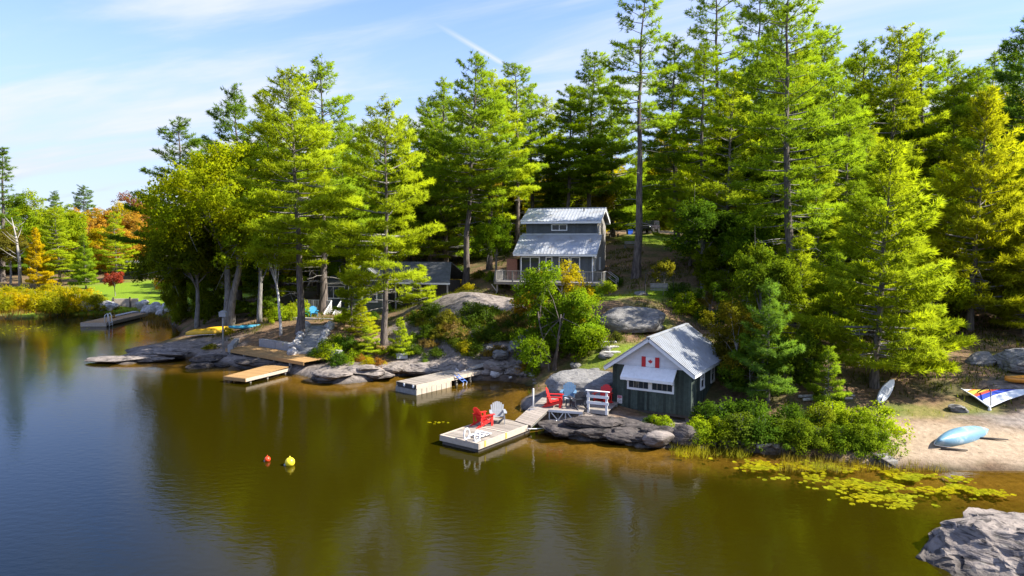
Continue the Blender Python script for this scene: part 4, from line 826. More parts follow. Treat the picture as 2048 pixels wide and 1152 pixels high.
for k, (px, Y, yt, kd) in enumerate([(1380,66,330,'pineF'),(1640,47,430,'young'),(1800,42,400,'young'),(1880,50,330,'pineF'),(1990,52,330,'pineF'),(1560,48,480,'thicketB'),(1620,52,300,'pineC'),(1860,44,520,'thicketB'),(1720,57,260,'pineF'),(1930,55,260,'pineC'),(2090,50,260,'pineF'),(1440,55,480,'thicketB'),(1690,46,560,'thicketB'),(1545,60,220,'pineF')]):
    place(kd, px, 0, yt, (YG, GR, YG, (0.16, 0.225, 0.008))[k % 4], 'bushy green tree in the crowded right hand wood', 'broadleaf_tree' if 'th' in kd else 'pine_tree', Y=Y, group='bushy trees of the right hand wood', wide=1.15)
tree('pineE', Vector((35.5, 34.5, hz(35.5, 34.5)-.1)), 19, GR, 'tall open pine on the beach just beyond the right edge of the picture', 'pine_tree')
tree('pineF', Vector((44, 40, hz(44, 40)-.1)), 18, YG, 'full pine above the beach beyond the right edge of the picture', 'pine_tree')
# dead grey tree on the far left shore
def dead_tree(px, Y, ytop, label):
    p = gy(px, Y); H = tall(Y, ytop, p.z); t = thing('dead_tree', label, 'tree', p); rnd = random.Random(3); m = MB(); b = MB()
    m.tube([(0, 0, -.3), (0.1, 0, H*.4), (-0.3, 0, H*.75), (-0.8, 0, H)], [0.28, 0.22, 0.13, 0.03], 7)
    for k in range(16):
        z = rnd.uniform(.3, .95)*H; a = rnd.uniform(0, 6.28); l = rnd.uniform(.8, 3.0); b.tube([(0, 0, z), (l*.5*math.cos(a), l*.5*math.sin(a), z+l*.35), (l*math.cos(a), l*math.sin(a), z+l*.8)], [.07, .045, .01], 4)
    m.build('trunk', M['dead'], t, True); b.build('branch', M['dead'], t, True)
dead_tree(38, 110, 435, 'bare grey dead tree leaning among the far left shore trees')
# ---- shrubs
BU = [bush_mesh(1, 0.9, 0.9, 34, 90, 0.08), bush_mesh(2, 0.8, 0.7, 32, 90, leaf=0.07), bush_mesh(3, 1.0, 1.2, 44, 90, 0.08), bush_mesh(4, 0.9, 0.55, 26, 60, spiky=True, mat='needle'), bush_mesh(6, 1.2, 1.55, 60, 100, 0.085, 0.36)]
BS = [bush_stems(k, w, h) for k, (w, h) in enumerate([(0.9, .9), (.8, .7), (1.0, 1.2), (.9, .5), (1.2, 1.7)])]
def bush(k, pos, s, color, label, group=None, name='shrub', rz=None, sz=1.0):
    t = thing(name, label, 'shrub', (pos.x, pos.y, pos.z-0.04), rt.uniform(0, 6.28), group); t.scale = (s, s, s*sz)
    o = link('foliage', BU[k], t); o.color = (*color, 1); link('stem', BS[k], t); return t
for k, (px, py, kind, s, c) in enumerate([(1400,880,0,.9,LG),(1440,878,4,.7,LG),(1480,882,2,1.2,(0.09,0.14,0.016)),(1520,880,2,1.0,LD),(1560,885,4,.75,(0.10,0.17,0.014)),(1600,888,4,.8,(0.12,0.19,0.014)),(1640,892,2,.9,(0.11,0.17,0.012)),(1680,895,4,.7,(0.10,0.18,0.014)),(1720,900,4,.8,(0.14,0.22,0.014)),(1756,900,2,.9,(0.13,0.21,0.012)),(1580,865,4,.9,LD),(1640,870,4,.9,(0.14,0.19,0.014)),(1700,872,4,.8,LG),(1745,868,2,1.3,LG),(1500,850,2,1.2,LD),(1440,850,2,1.2,LD),(1660,850,2,1.1,LG)]):
    bush(kind, g(px, py), s, c, 'leafy green alder bush crowding the shore between the boathouse and the beach', 'alder bushes along the right shore')
for k, (px, py, kind, s, c) in enumerate([(1330,855,0,.6,LG),(1310,850,0,.45,LG),(1395,860,0,.7,LG),(1298,845,1,.5,LD)]):
    bush(kind, g(px, py), s, c, 'small green shrub growing below the boathouse front wall', 'shrubs below the boathouse')
rb = random.Random(12)
for px, Y, k in PENDING:
    bush((2, 4)[k % 2], gy(px+rb.uniform(-10, 10), Y), rb.uniform(2.0, 3.2), (LG, LY, (0.17, 0.21, 0.010), LG)[k % 4], 'tall leafy bush along the back edge of the clearing', 'tall bushes along the back of the clearing')
SL = []
while len(SL) < 66:
    px, py = rb.uniform(700, 1090), rb.uniform(606, 716)
    if (px < 830 and py < 680 and px > 780) or (px > 840 and px < 1000 and py < 622) or (px > 1000 and py < 650 and rb.random() < .5) or (px > 1000 and py > 690) or (px < 800 and py < 690): continue
    SL.append((px, py))
for k, (px, py) in enumerate(SL):
    c = [(0.10, 0.14, 0.015), (0.085, 0.14, 0.015), (0.16, 0.165, 0.02), (0.22, 0.16, 0.06), (0.07, 0.12, 0.015), (0.30, 0.28, 0.015)][k % 6 if k % 6 != 5 or k % 4 == 0 else 1]
    bush((1, 3, 0, 3, 2, 1)[k % 6], g(px, py), rb.uniform(.6, 1.15), c, 'low mixed shrub covering the rocky slope below the main cottage', 'shrubs on the rocky slope')
for k, (px, py, kind, s, c) in enumerate([(640,722,2,.9,LD),(665,715,2,1.0,LG),(690,700,2,1.1,LD),(705,722,1,1.1,LG),(650,705,0,1.0,LG),(680,728,0,.9,LD),(725,705,2,.9,(0.12,0.16,0.016)),(672,690,0,.9,LG)]):
    bush(kind, g(px, py), s, c, 'green bush on the bank right of the stone steps', 'bushes on the bank by the stone steps')
for k, (px, py, s, c) in enumerate([(700,640,1.0,LG),(722,642,.9,(0.17,0.2,0.012)),(745,640,.8,LD),(680,643,.7,LG),(775,625,.8,LD),(800,612,.9,LG)]):
    bush((0, 2)[k % 2], g(px, py), s, c, 'green shrub against the front of the left cottage', 'shrubs in front of the left cottage')
for k, (px, py, s, c) in enumerate([(735,730,.8,LY),(755,735,.9,(0.26,0.13,0.03)),(770,738,.7,LY),(722,722,.7,(0.28,0.15,0.03))]):
    bush(1, g(px, py), s, c, 'yellow and orange autumn shrub on the rock above the waterline', 'autumn shrubs above the waterline')
bush(1, g(930, 700), .9, LY, 'yellow shrub on the slope left of the grey dock ramp'); bush(0, g(850, 735), .55, (0.12, 0.2, 0.02), 'single bright green shrub on the rocks behind the grey dock')
bush(1, g(1050, 742), .8, (0.30, 0.20, 0.02), 'yellow orange shrub on the stones right of the grey dock ramp'); bush(0, g(1065, 750), .8, LG, 'green shrub on the stones right of the yellow orange shrub')
bush(0, g(1210, 795), .5, LD, 'dark little bush against the left wall of the boathouse')
bush(1, g(935, 580), 1.0, LY, 'yellow shrub on top of the bare rock knoll'); bush(0, g(455, 668), .7, LY, 'yellow shrub beside the yellow canoes'); bush(3, g(420, 697), .6, (0.2, 0.2, 0.03), 'tuft of straw coloured shrub on the point rock')
for k, (px, py) in enumerate([(1040,600),(1080,610),(1130,600),(1180,600),(1210,585),(1000,575),(1230,570),(985,560),(960,555),(1160,590),(1110,590)]):
    bush((0, 2, 1)[k % 3], g(px, py), rb.uniform(.8, 1.2), (LD, LG, (0.12, 0.14, 0.018))[k % 3], 'green shrub at the foot of the main cottage deck', 'shrubs round the main cottage deck')
for k, (px, py) in enumerate([(1190,660),(1150,670),(1120,690),(1230,680),(1165,700),(1090,720)]):
    bush((0, 1)[k % 2], g(px, py), rb.uniform(.6, 1.0), (LD, (0.09, 0.11, 0.02))[k % 2], 'low green shrub beside the footpath to the boathouse', 'shrubs beside the footpath')
for k in range(30):
    px = -60+k*8.6; py = 622-(k % 4)*7
    bush((0, 2)[k % 2], g(px, py), rb.uniform(1.6, 2.3), ((0.42, 0.34, 0.008), (0.33, 0.31, 0.010), (0.26, 0.28, 0.012))[k % 3], 'golden yellow bush in the hedge along the far left shore', 'golden hedge bushes on the far shore')
for k, (px, py) in enumerate([(560,640),(585,638),(530,630),(600,632),(480,625),(450,630),(395,630),(430,620),(350,620)]):
    bush((2, 0)[k % 2], g(px, py), rb.uniform(1.1, 1.7), (LG, YG)[k % 2], 'bright green bush behind the tree trunks on the wooded point', 'bushes behind the trunks on the point')
for k, (px, py) in enumerate([(870,575),(890,565),(905,572),(920,560),(850,570),(1395,620),(1410,640),(1370,625),(1440,600),(1360,600)]):
    bush((2, 4)[k % 2], g(px, py), rb.uniform(.8, 1.1), (LD, LG, LB)[k % 3], 'shadowy shrub under the pines at the edge of the cottage clearing', 'shrubs at the edge of the clearing')
# ================================================================== BUILDINGS AND DOCKS
def frame(origin, rz):
    c, s = math.cos(rz), math.sin(rz)
    return lambda x, y, z=0.0: Vector((origin[0]+x*c-y*s, origin[1]+x*s+y*c, origin[2]+z))
def window(parent, x0, x1, z0, z1, y, fw=0.09, mull=1, bars=0, depth=0.05, name='window', face='front', mat='white', fx=0.0):
    """a window in a front (y) or right (x) wall: frame > pane, mullion. Sits proud of the wall plane by depth"""
    def bx(m, a0, a1, b0, b1, d0, d1):
        if face == 'front': m.box(a0, a1, y-d1, y-d0, b0, b1)
        else: m.box(y+d0, y+d1, a0, a1, b0, b1)
        return m
    m = MB(); bx(m, x0, x1, z1-fw, z1, 0.003, depth); bx(m, x0, x1, z0, z0+fw, 0.003, depth+0.02); bx(m, x0, x0+fw, z0+fw, z1-fw, 0.003, depth); bx(m, x1-fw, x1, z0+fw, z1-fw, 0.003, depth)
    w = m.build(name, M[mat], parent)
    n = mull+1; iw = (x1-x0-2*fw)/n
    for k in range(n):
        a = x0+fw+k*iw; bx(MB(), a+(0.02 if k else 0), a+iw-(0.02 if k < n-1 else 0), z0+fw, z1-fw, 0.004, 0.016).build('pane', M['glass'], w)
        if k: bx(MB(), a-0.03, a+0.03, z0+fw, z1-fw, 0.004, depth-0.008).build('mullion', M[mat], w)
        for j in range(bars):
            c = a+iw*(j+1)/(bars+1); bx(MB(), c-0.012, c+0.012, z0+fw, z1-fw, 0.005, 0.030).build('glazing_bar', M[mat], w)
    return w
def boards_front(x0, x1, z0, z1, y, w=0.13, t=0.02, seed=1, batten=False, holes=()):
    """vertical boards on a wall facing -y; holes = (x0,x1,z0,z1) left open"""
    rnd = random.Random(seed); m = MB(); x = x0
    while x < x1-1e-4:
        e = min(x+w, x1); j = rnd.uniform(0, 0.008)
        m.box(x, e-0.008, y-t-j, y, z0+rnd.uniform(0, 0.02), z1); x = e
    return m
def metal_roof(p00, p10, p11, p01, thick=0.04, rib=0.23, ribh=0.035, ribw=0.07):
    """sheet from eave (p00 to p10) to ridge (p01 to p11) with ribs that run up the slope"""
    p00, p10, p11, p01 = map(Vector, (p00, p10, p11, p01)); n = (p10-p00).cross(p01-p00).normalized()
    if n.z < 0: n = -n
    m = MB(); m.add([p00, p10, p11, p01, p00+n*thick, p10+n*thick, p11+n*thick, p01+n*thick], [(0,3,2,1),(4,5,6,7),(0,1,5,4),(1,2,6,5),(2,3,7,6),(3,0,4,7)])
    L = (p10-p00).length; k = int(L/rib)
    for i in range(k+1):
        t = i/k; a = p00.lerp(p10, t); b = p01.lerp(p11, t); m.beam(a+n*(thick+ribh/2), b+n*(thick+ribh/2), ribw, ribh, up=n)
    return m
# ------------------------------------------------------------------ green boathouse
BH_R = R(-31); fr = at_y(1381, 831, 33.0); BW, BD, BHt, BP = 4.12, 5.7, 2.2, 1.45
bh = thing('boathouse', 'dark green boathouse with white gable and metal roof on the rocky shore', 'boathouse', fr, BH_R)
bf = frame(fr, BH_R)
def build_boathouse():
    W, D, H, P_ = BW, BD, BHt, BP; x0 = -W
    MB().box(x0+0.03, -0.03, 0.03, D-0.03, 0.0, H-0.02).build('core', M['darkwood'], bh)
    boards_front(x0, 0, -0.06, H, 0.03, 0.125, 0.025, 3).build('front_siding', M['green'], bh)
    m = MB(); y = 0.03; rnd = random.Random(8)
    while y < D-0.01:
        e = min(y+0.125, D); m.box(-0.03, rnd.uniform(0, 0.008)+0.0, y, e-0.008, -0.06+rnd.uniform(0, 0.02), H); y = e
    m.build('side_siding', M['green'], bh)
    m = MB(); y = 0.03
    while y < D-0.01:
        e = min(y+0.125, D); m.box(x0-0.002, x0+0.03, y, e-0.008, -0.06, H); y = e
    m.build('side_siding', M['green'], bh)
    boards_front(x0, 0, -0.06, H, D+0.02, 0.125, 0.02, 5).build('rear_siding', M['green'], bh)
    # gable of lapped white boards
    z = H; k = 0
    gb = MB().prism([(x0+0.02, H), (-0.02, H), (-W/2, H+P_-0.03)], 'y', 0.035, 0.06).build('gable', M['whitewood'], bh)
    while z < H+P_-0.12:
        hw = (W/2)*(1-(z-H)/P_)-0.02; hw2 = (W/2)*(1-(z+0.105-H)/P_)-0.02; t0, t1 = 0.012, 0.0
        c = -W/2; mm = MB(); mm.add([(c-hw, -0.02-0.0, z), (c+hw, -0.02, z), (c+hw2, 0.008, z+0.105), (c-hw2, 0.008, z+0.105), (c-hw, 0.034, z), (c+hw, 0.034, z), (c+hw2, 0.034, z+0.105), (c-hw2, 0.034, z+0.105)], [(0,1,2,3),(4,7,6,5),(0,4,5,1),(1,5,6,2),(2,6,7,3),(3,7,4,0)])
        mm.build('clapboard', M['whitewood'], gb); z += 0.105
    # roof: two metal slopes, ridge cap, white barge boards and eaves
    ov, oe = 0.42, 0.30; sl = P_/(W/2); ex = W/2+oe; zr = H+P_+0.06; ze = zr-sl*ex; c = -W/2
    metal_roof((c+ex, -ov, ze), (c+ex, D+ov, ze), (c, D+ov, zr), (c, -ov, zr), 0.03, 0.20).build('roof', M['metal'], bh)
    metal_roof((c-ex, -ov, ze), (c-ex, D+ov, ze), (c, D+ov, zr), (c, -ov, zr), 0.03, 0.20).build('roof', M['metal'], bh)
    MB().beam((c, -ov-0.02, zr+0.05), (c, D+ov+0.02, zr+0.05), 0.20, 0.05).build('ridge_cap', M['metal'], bh)
    for s in (-1, 1):
        for yy in (-ov+0.015, D+ov-0.015): MB().beam((c+s*(ex), yy, ze-0.085), (c+s*0.01, yy, zr-0.085), 0.03, 0.16).build('barge_board', M['white'], bh)
        MB().beam((c+s*(ex-0.02), -ov+0.04, ze-0.075), (c+s*(ex-0.02), D+ov-0.04, ze-0.075), 0.03, 0.13).build('eave_board', M['white'], bh)
    # long front window under a hinged white awning
    wx0, wx1, wz0, wz1 = -3.30, -0.84, 0.96, 1.78
    f = MB().box(wx0, wx1, -0.06, 0.0, wz0, wz0+0.11).box(wx0, wx0+0.09, -0.05, 0.0, wz0+0.11, wz1).box(wx1-0.09, wx1, -0.05, 0.0, wz0+0.11, wz1).box(wx0, wx1, -0.05, 0.0, wz1, wz1+0.08).build('window', M['white'], bh)
    mid = (wx0+wx1)/2; MB().box(mid-0.10, mid+0.10, -0.052, 0.0, wz0+0.11, wz1).build('mullion', M['white'], f)
    for a, b in ((wx0+0.09, mid-0.10), (mid+0.10, wx1-0.09)):
        MB().box(a, b, -0.022, 0.0, wz0+0.11, wz1).build('pane', M['glass'], f)
        for j in range(1, 4): MB().box(a+(b-a)*j/4-0.014, a+(b-a)*j/4+0.014, -0.034, -0.020, wz0+0.11, wz1).build('glazing_bar', M['greywood'], f)
    ax0, ax1 = -3.44, -0.72; zt, zb, dp = 2.18, 1.66, 0.62
    aw = metal_roof((ax0, -dp, zb), (ax1, -dp, zb), (ax1, -0.02, zt), (ax0, -0.02, zt), 0.025, 0.33, 0.008, 0.02).build('awning', M['white'], bh)
    MB().box(ax0, ax1, -dp-0.03, -dp-0.004, zb-0.11, zb+0.03).build('awning_fascia', M['white'], aw)
    for x in (ax0+0.012, ax1-0.012): MB().beam((x, -dp, zb-0.045), (x, -0.03, zt-0.055), 0.024, 0.09).build('awning_side', M['white'], aw)
    for x in (wx0+0.05, mid, wx1-0.05): MB().beam((x, -0.03, wz0+0.42), (x, -dp+0.05, zb-0.03), 0.05, 0.06).build('bracket', M['white'], aw)
    # red panels either side of a white board with a small red emblem: a flag on the gable
    MB().box(mid-0.24, mid+0.24, -0.055, -0.022, 2.22, 2.70).build('flag_board', M['white'], bh)
    for a, b in ((mid-0.46, mid-0.25), (mid+0.25, mid+0.46)): MB().box(a, b, -0.06, -0.022, 2.20, 2.72).build('flag_panel', M['flagred'], bh)
    lf = [(0,1),(.14,.72),(.34,.80),(.27,.36),(.52,.58),(.58,.46),(.88,.50),(.77,.22),(.90,.12),(.46,-.22),(.50,-.42),(.05,-.34),(.05,-.85)]
    pl = [(x, z) for x, z in lf]+[(-x, z) for x, z in reversed(lf[1:])]
    MB().prism([(mid+x*0.13, 2.47+z*0.13) for x, z in pl], 'y', -0.064, -0.056).build('maple_leaf_emblem', M['flagred'], bh)
    # side windows
    for a in (1.55, 3.55): 
        w = window(bh, a, a+0.72, 0.95, 1.95, 0.006, 0.10, 0, 0, 0.05, face='right')
        MB().box(0.012, 0.045, a+0.10, a+0.62, 1.44, 1.48).build('meeting_rail', M['white'], w); MB().box(0.012, 0.04, a+0.35, a+0.37, 1.48, 1.85).build('glazing_bar', M['white'], w)
    MB().box(-0.012, 0.020, -0.014, 0.028, -0.05, H).build('corner_board', M['green'], bh)
    for x in (x0+0.15, -0.2):
        for y in (0.25, D/2, D-0.25):
            wpt = bf(x, y); zb_ = hz(wpt.x, wpt.y)-fr.z; 
            if zb_ < -0.02: MB().box(x-0.1, x+0.1, y-0.1, y+0.1, zb_-0.3, 0.0).build('pier', M['oldwood'], bh)
    MB().beam((-0.1, 0.1, -0.1), (-0.1, D-0.1, -0.1), 0.12, 0.16).build('sill_beam', M['darkwood'], bh); MB().beam((x0+0.1, 0.1, -0.1), (-0.1, 0.1, -0.1), 0.12, 0.16).build('sill_beam', M['darkwood'], bh)
build_boathouse()
# the speed sign
def text_mesh(txt, size, mat, name='lettering', depth=0.002):
    cu = bpy.data.curves.new(name, 'FONT'); cu.body = txt; cu.size = size; cu.align_x = 'CENTER'; cu.align_y = 'CENTER'; cu.extrude = depth; cu.resolution_u = 2
    o = bpy.data.objects.new(name, cu); dg = bpy.context.evaluated_depsgraph_get(); col.objects.link(o); dg.update()
    me = bpy.data.meshes.new_from_object(o.evaluated_get(bpy.context.evaluated_depsgraph_get())); bpy.data.objects.remove(o); me.materials.clear(); me.materials.append(mat); me.name = name; return me
M['signred'] = mat_plain('sign_red', (0.52, 0.03, 0.07), 0.5, var=0.05); M['signblack'] = mat_plain('sign_black', (0.02, 0.02, 0.03), 0.5, var=0.05)
sp_ = bf(-BW+0.42, -0.036, 0.36); sg = thing('warning_sign', 'small white notice with red SLOW heading on the boathouse front wall', 'sign', sp_, BH_R)
def rrect(w, h, r):
    out = []
    for cx, cz, a0 in ((w/2-r, h/2-r, 0), (-w/2+r, h/2-r, 90), (-w/2+r, -h/2+r, 180), (w/2-r, -h/2+r, 270)):
        for k in range(5): a = R(a0+k*22.5); out.append((cx+r*math.cos(a), cz+r*math.sin(a)))
    return out
MB().prism(rrect(0.27, 0.42, 0.035), 'y', 0.0, 0.012).build('board', M['white'], sg); MB().prism([(x, z+0.135) for x, z in rrect(0.25, 0.13, 0.03)], 'y', -0.004, 0.001).build('heading_panel', M['signred'], sg)
for txt, z, s, mt in (('SLOW', 0.135, 0.095, 'white'), ('NO', 0.035, 0.06, 'signblack'), ('WAKE', -0.05, 0.075, 'signblack'), ('ZONE', -0.135, 0.075, 'signblack')):
    link('lettering', text_mesh(txt, s, M[mt]), sg, (0, -0.007 if mt == 'white' else -0.003, z), (R(90), 0, 0))
# ------------------------------------------------------------------ chairs
def make_chair(kind):
    parts = []
    m = MB()
    for k in range(5):
        t = k/4; y = -0.05-0.42*(1-t)+0.02; z = 0.37-0.12*t   # seat slopes down to the back
        m.box(-0.27, 0.27, -0.47+0.105*k, -0.47+0.105*k+0.09, 0.36-0.03*k, 0.385-0.03*k)
    parts.append(('seat', m))
    m = MB(); n = 7
    for k in range(n):
        u = (k-(n-1)/2)/((n-1)/2); x = u*0.23; h = 0.80-0.16*u*u; fan = u*0.06
        m.beam((x, 0.05, 0.22), (x+fan, 0.05+0.38*h*0.85, 0.22+h*0.92), 0.078, 0.02, up=(0, -1, 0.4))
    m.beam((-0.27, 0.215, 0.52), (0.27, 0.215, 0.52), 0.06, 0.03); parts.append(('backrest', m))
    for s in (-1, 1):
        parts.append(('armrest', MB().prism([(s*0.27, -0.56), (s*0.41, -0.56), (s*0.43, -0.30), (s*0.39, 0.24), (s*0.29, 0.24)], 'z', 0.545, 0.57)))
        parts.append(('front_leg', MB().box(*sorted((s*0.29, s*0.32)), -0.50, -0.38, 0, 0.544)))
        parts.append(('rear_leg', MB().prism([(-0.48, 0.24), (-0.48, 0.36), (0.34, 0.10), (0.50, 0.0), (0.36, 0.0), (0.30, 0.0)], 'x', *sorted((s*0.255, s*0.285)))))
        parts.append(('arm_support', MB().box(*sorted((s*0.30, s*0.33)), 0.16, 0.23, 0.12, 0.544)))
    return [(n_, m_.mesh(n_, M['white'])) for n_, m_ in parts]
CHAIR = make_chair(0); CM = {}
def chair(pos, rz, mat, label, s=1.0):
    t = thing('adirondack_chair', label, 'chair', pos, rz, None); t.scale = (s, s, s)
    for nm, me in CHAIR:
        k = (me.name, mat)
        if k not in CM: c = me.copy(); c.materials.clear(); c.materials.append(M[mat]); CM[k] = c
        link(nm, CM[k], t)
    return t
# ------------------------------------------------------------------ floating dock
DZ = 0.42
A_, B_, C_ = at_z(879.5, 872.8, DZ), at_z(957.7, 887.5, DZ), at_z(1062, 848, DZ)
ax_ = (C_-B_).normalized(); DL = (C_-B_).length; DWd = 2.25; dang = math.atan2(ax_.y, ax_.x)
dock = thing('floating_dock', 'grey floating dock carrying a red and a grey chair', 'dock', (B_.x, B_.y, 0), dang)   # local x along the dock, y to the left
df = frame((B_.x, B_.y, 0), dang)
pm = MB().box(0, 0.132, 0.05, DWd-0.05, -0.035, 0).mesh('plank', M['dockwood'])
n = int((DL-0.1)/0.142)
for k in range(n):
    o = link('plank', pm, dock, (0.06+k*0.142, 0, DZ-random.Random(k).uniform(0, .006)))
for a in (MB().box(0, DL, -0.03, 0.045, 0.17, DZ+0.02), MB().box(0, DL, DWd-0.045, DWd+0.03, 0.17, DZ+0.02), MB().box(-0.05, 0.055, -0.03, DWd+0.03, 0.17, DZ+0.015), MB().box(DL, DL+0.05, 0, DWd, 0.15, DZ-0.02)): a.build('rim_board', M['dockpale'], dock)
for a in (MB().box(0.04, DL-0.02, 0.06, 0.2, -0.25, 0.165), MB().box(0.04, DL-0.02, DWd-0.2, DWd-0.06, -0.25, 0.165), MB().box(0.03, 0.17, 0.21, DWd-0.21, -0.25, 0.165)): a.build('float', M['darkwood'], dock)
MB().box(2.02, 2.14, 0.05, DWd-0.05, DZ+0.002, DZ+0.022).build('seam_board', M['dockpale'], dock)
for x in (0.35, 1.9): MB().box(x, x+0.09, -0.045, -0.03, 0.20, DZ+0.05).build('bumper', mat_plain('yellow_bumper', (0.6, 0.45, 0.05), 0.6), dock)
chair(df(2.3, 1.75, DZ), dang+R(95)+R(-20), 'red', 'bright red chair on the floating dock, facing right')
chair(df(3.35, 1.55, DZ), R(6), 'chairgrey', 'pale grey chair on the floating dock, facing the camera')
# folded swim ladder with hoop rails at the dock end
ld = thing('swim_ladder', 'white swim ladder with round hoop rails folded on the dock end', 'ladder', df(0.14, 0.62, DZ), dang); ld.scale = (1.25, 1.25, 1.25)
for y in (-0.24, 0.24):
    pts_ = [(0.10+0.15*math.cos(a), y, 0.17+0.20*math.sin(a)) for a in np.linspace(-1.2, 4.35, 16)]; MB().tube(pts_, 0.028, 7).build('hoop_rail', M['white'], ld, True)
    MB().box(-0.04, 0.24, y-0.05, y+0.05, 0.002, 0.03).build('foot_plate', M['white'], ld)
    MB().beam((0.10, y*0.8, 0.10), (1.0, y*0.8, 0.06), 0.035, 0.035).build('side_rail', M['alu'], ld)
for k in range(3): MB().box(0.35+0.24*k, 0.43+0.24*k, -0.25, 0.25, 0.085, 0.115).build('tread', M['white'], ld)
# ------------------------------------------------------------------ shore deck, gangway and rail
KZ = 0.98
p1, p2 = at_z(1061, 816, KZ), at_z(1165, 823.5, KZ); ex_ = (p2-p1).normalized(); KW = (p2-p1).length; kang = math.atan2(ex_.y, ex_.x); KD = 2.5
deck = thing('shore_deck', 'weathered timber deck with a pale truss side left of the boathouse', 'deck', (p1.x, p1.y, 0), kang); kf = frame((p1.x, p1.y, 0), kang)
pm = MB().box(0, KW, 0, 0.130, -0.035, 0).mesh('plank', M['dockwood'])
for k in range(int(KD/0.14)): link('plank', pm, deck, (0, 0.01+k*0.14, KZ-random.Random(k+50).uniform(0, .006)))
MB().box(0, KW, -0.03, 0.0, KZ-0.12, KZ-0.005).build('rim_board', M['alu'], deck)
tx0, tx1, zt, zb = 0.95, KW, KZ-0.14, KZ-0.50
def bar(a, b): MB().beam((a[0], -0.02, a[1]), (b[0], -0.02, b[1]), 0.04, 0.045).build('truss_bar', M['alu'], deck)
bar((tx0, zb), (tx1, zb)); 
for x in (tx0+0.02, (tx0+tx1)/2, tx1-0.02): bar((x, zb+0.03), (x, zt))
q = (tx1-tx0)/2
for k in range(2):
    a = tx0+k*q; bar((a+0.12, zt), (a+q*0.5, zb+0.03)); bar((a+q-0.12, zt), (a+q*0.5+0.06, zb+0.03))
MB().box(0, KW, 0.3, 0.36, KZ-0.25, KZ-0.04).build('joist', M['oldwood'], deck); MB().box(0, KW, KD-0.4, KD-0.34, KZ-0.25, KZ-0.04).build('joist', M['oldwood'], deck)
for x, y in ((0.2, 0.45), (KW-0.2, 0.45), (0.3, KD-0.5), (KW-0.3, KD-0.5), (KW/2, 0.45)):
    w = kf(x, y); z = hz(w.x, w.y); MB().box(x-0.06, x+0.06, y-0.06, y+0.06, min(z, KZ-0.3)-0.3, KZ-0.04).build('post', M['oldwood'], deck)
MB().tube([(0.12, 0.10, KZ-0.02), (0.12, 0.10, KZ+0.98)], 0.035, 8).build('mooring_post', M['white'], deck, True)
# second little platform against the boathouse with its white rail
r1, r2 = at_z(1177, 817, KZ-0.02), at_z(1215, 821, KZ-0.02); v_ = (r2-r1); rl = v_.length; rang = math.atan2(v_.y, v_.x)
pl = thing('landing_platform', 'small grey landing between the timber deck and the boathouse', 'platform', (r1.x, r1.y, 0), rang); pf = frame((r1.x, r1.y, 0), rang)
pm = MB().box(-0.2, rl+0.05, 0, 0.13, -0.035, 0).mesh('plank', M['dockwood'])
for k in range(15): link('plank', pm, pl, (0, 0.02+k*0.14, KZ-0.03))
MB().box(-0.2, rl+0.05, -0.03, 0.01, KZ-0.24, KZ-0.04).build('rim_board', M['greywood'], pl)
for x in (0.02, rl-0.05):
    for y in (0.08, 1.7):
        w = pf(x, y); MB().box(x-0.07, x+0.07, y-0.07, y+0.07, min(hz(w.x, w.y), 0.5)-0.3, KZ-0.07).build('post', M['greywood'], pl)
rail = thing('white_railing', 'white three board railing beside the boathouse corner', 'railing', (r1.x, r1.y, KZ-0.03), rang)
for x in (0.0, rl-0.04): MB().box(x-0.055, x+0.055, -0.075, -0.032, -0.20, 0.92).build('post', M['white'], rail)
for z in (0.28, 0.60): MB().box(-0.08, rl+0.08, -0.105, -0.078, z, z+0.14).build('rail_board', M['white'], rail)
MB().box(-0.12, rl+0.1, -0.14, 0.0, 0.922, 0.96).build('top_rail', M['white'], rail)
# gangway
g0, g1 = at_z(1047, 845, DZ+0.05), (p1+ex_*0.45)
gv = Vector((g1.x-g0.x, g1.y-g0.y, 0)); gl = gv.length; gang = math.atan2(gv.y, gv.x); gz0, gz1 = DZ+0.06, KZ+0.03
gw = thing('gangway', 'sloping plank gangway from the shore deck down to the floating dock', 'gangway', (g0.x, g0.y, gz0), gang)
sl_ = math.atan2(gz1-gz0, gl); pm = MB().box(0, 0.135, -0.58, 0.58, -0.03, 0).mesh('plank', M['dockpale']); L_ = math.hypot(gl, gz1-gz0)
for k in range(int(L_/0.145)+1):
    x = -0.05+k*0.145; link('plank', pm, gw, (x*math.cos(sl_), 0, x*math.sin(sl_)+0.0), (0, -sl_, 0))
for y in (-0.5, 0.5): MB().beam((0.0, y, -0.11), (gl, y, gz1-gz0-0.11), 0.06, 0.14).build('stringer', M['oldwood'], gw)
rp = [kf(tx0+q*0.5, -0.06, zb), kf(tx0+q*0.45, -0.18, zb-0.15), df(DL-0.1, -0.5, 0.32), df(DL-0.45, -0.06, 0.30)]
cat = []
for t in np.linspace(0, 1, 14):
    a = rp[0].lerp(rp[3], t); a.z -= 0.10*math.sin(math.pi*t); a += Vector((0.2, -0.2, 0))*math.sin(math.pi*t); cat.append(a-rp[3])
tag(MB().tube(cat, 0.022, 6).build('mooring_rope', M['white'], None, True, loc=rp[3]), 'slack white rope from the truss deck to the dock', 'rope')
chair(kf(0.95, 0.62, KZ), R(80), 'red', 'red chair side on at the left end of the timber deck')
chair(kf(1.55, 1.95, KZ), R(-12), 'chairblue', 'slate blue chair at the back of the timber deck')
chair(kf(2.32, 0.72, KZ), R(200), 'chairblack', 'dark charcoal chair with its back to the lake on the timber deck', 0.95)
chair(pf(0.40, 1.35, KZ-0.03), R(-38), 'red', 'red chair half hidden behind the white railing')
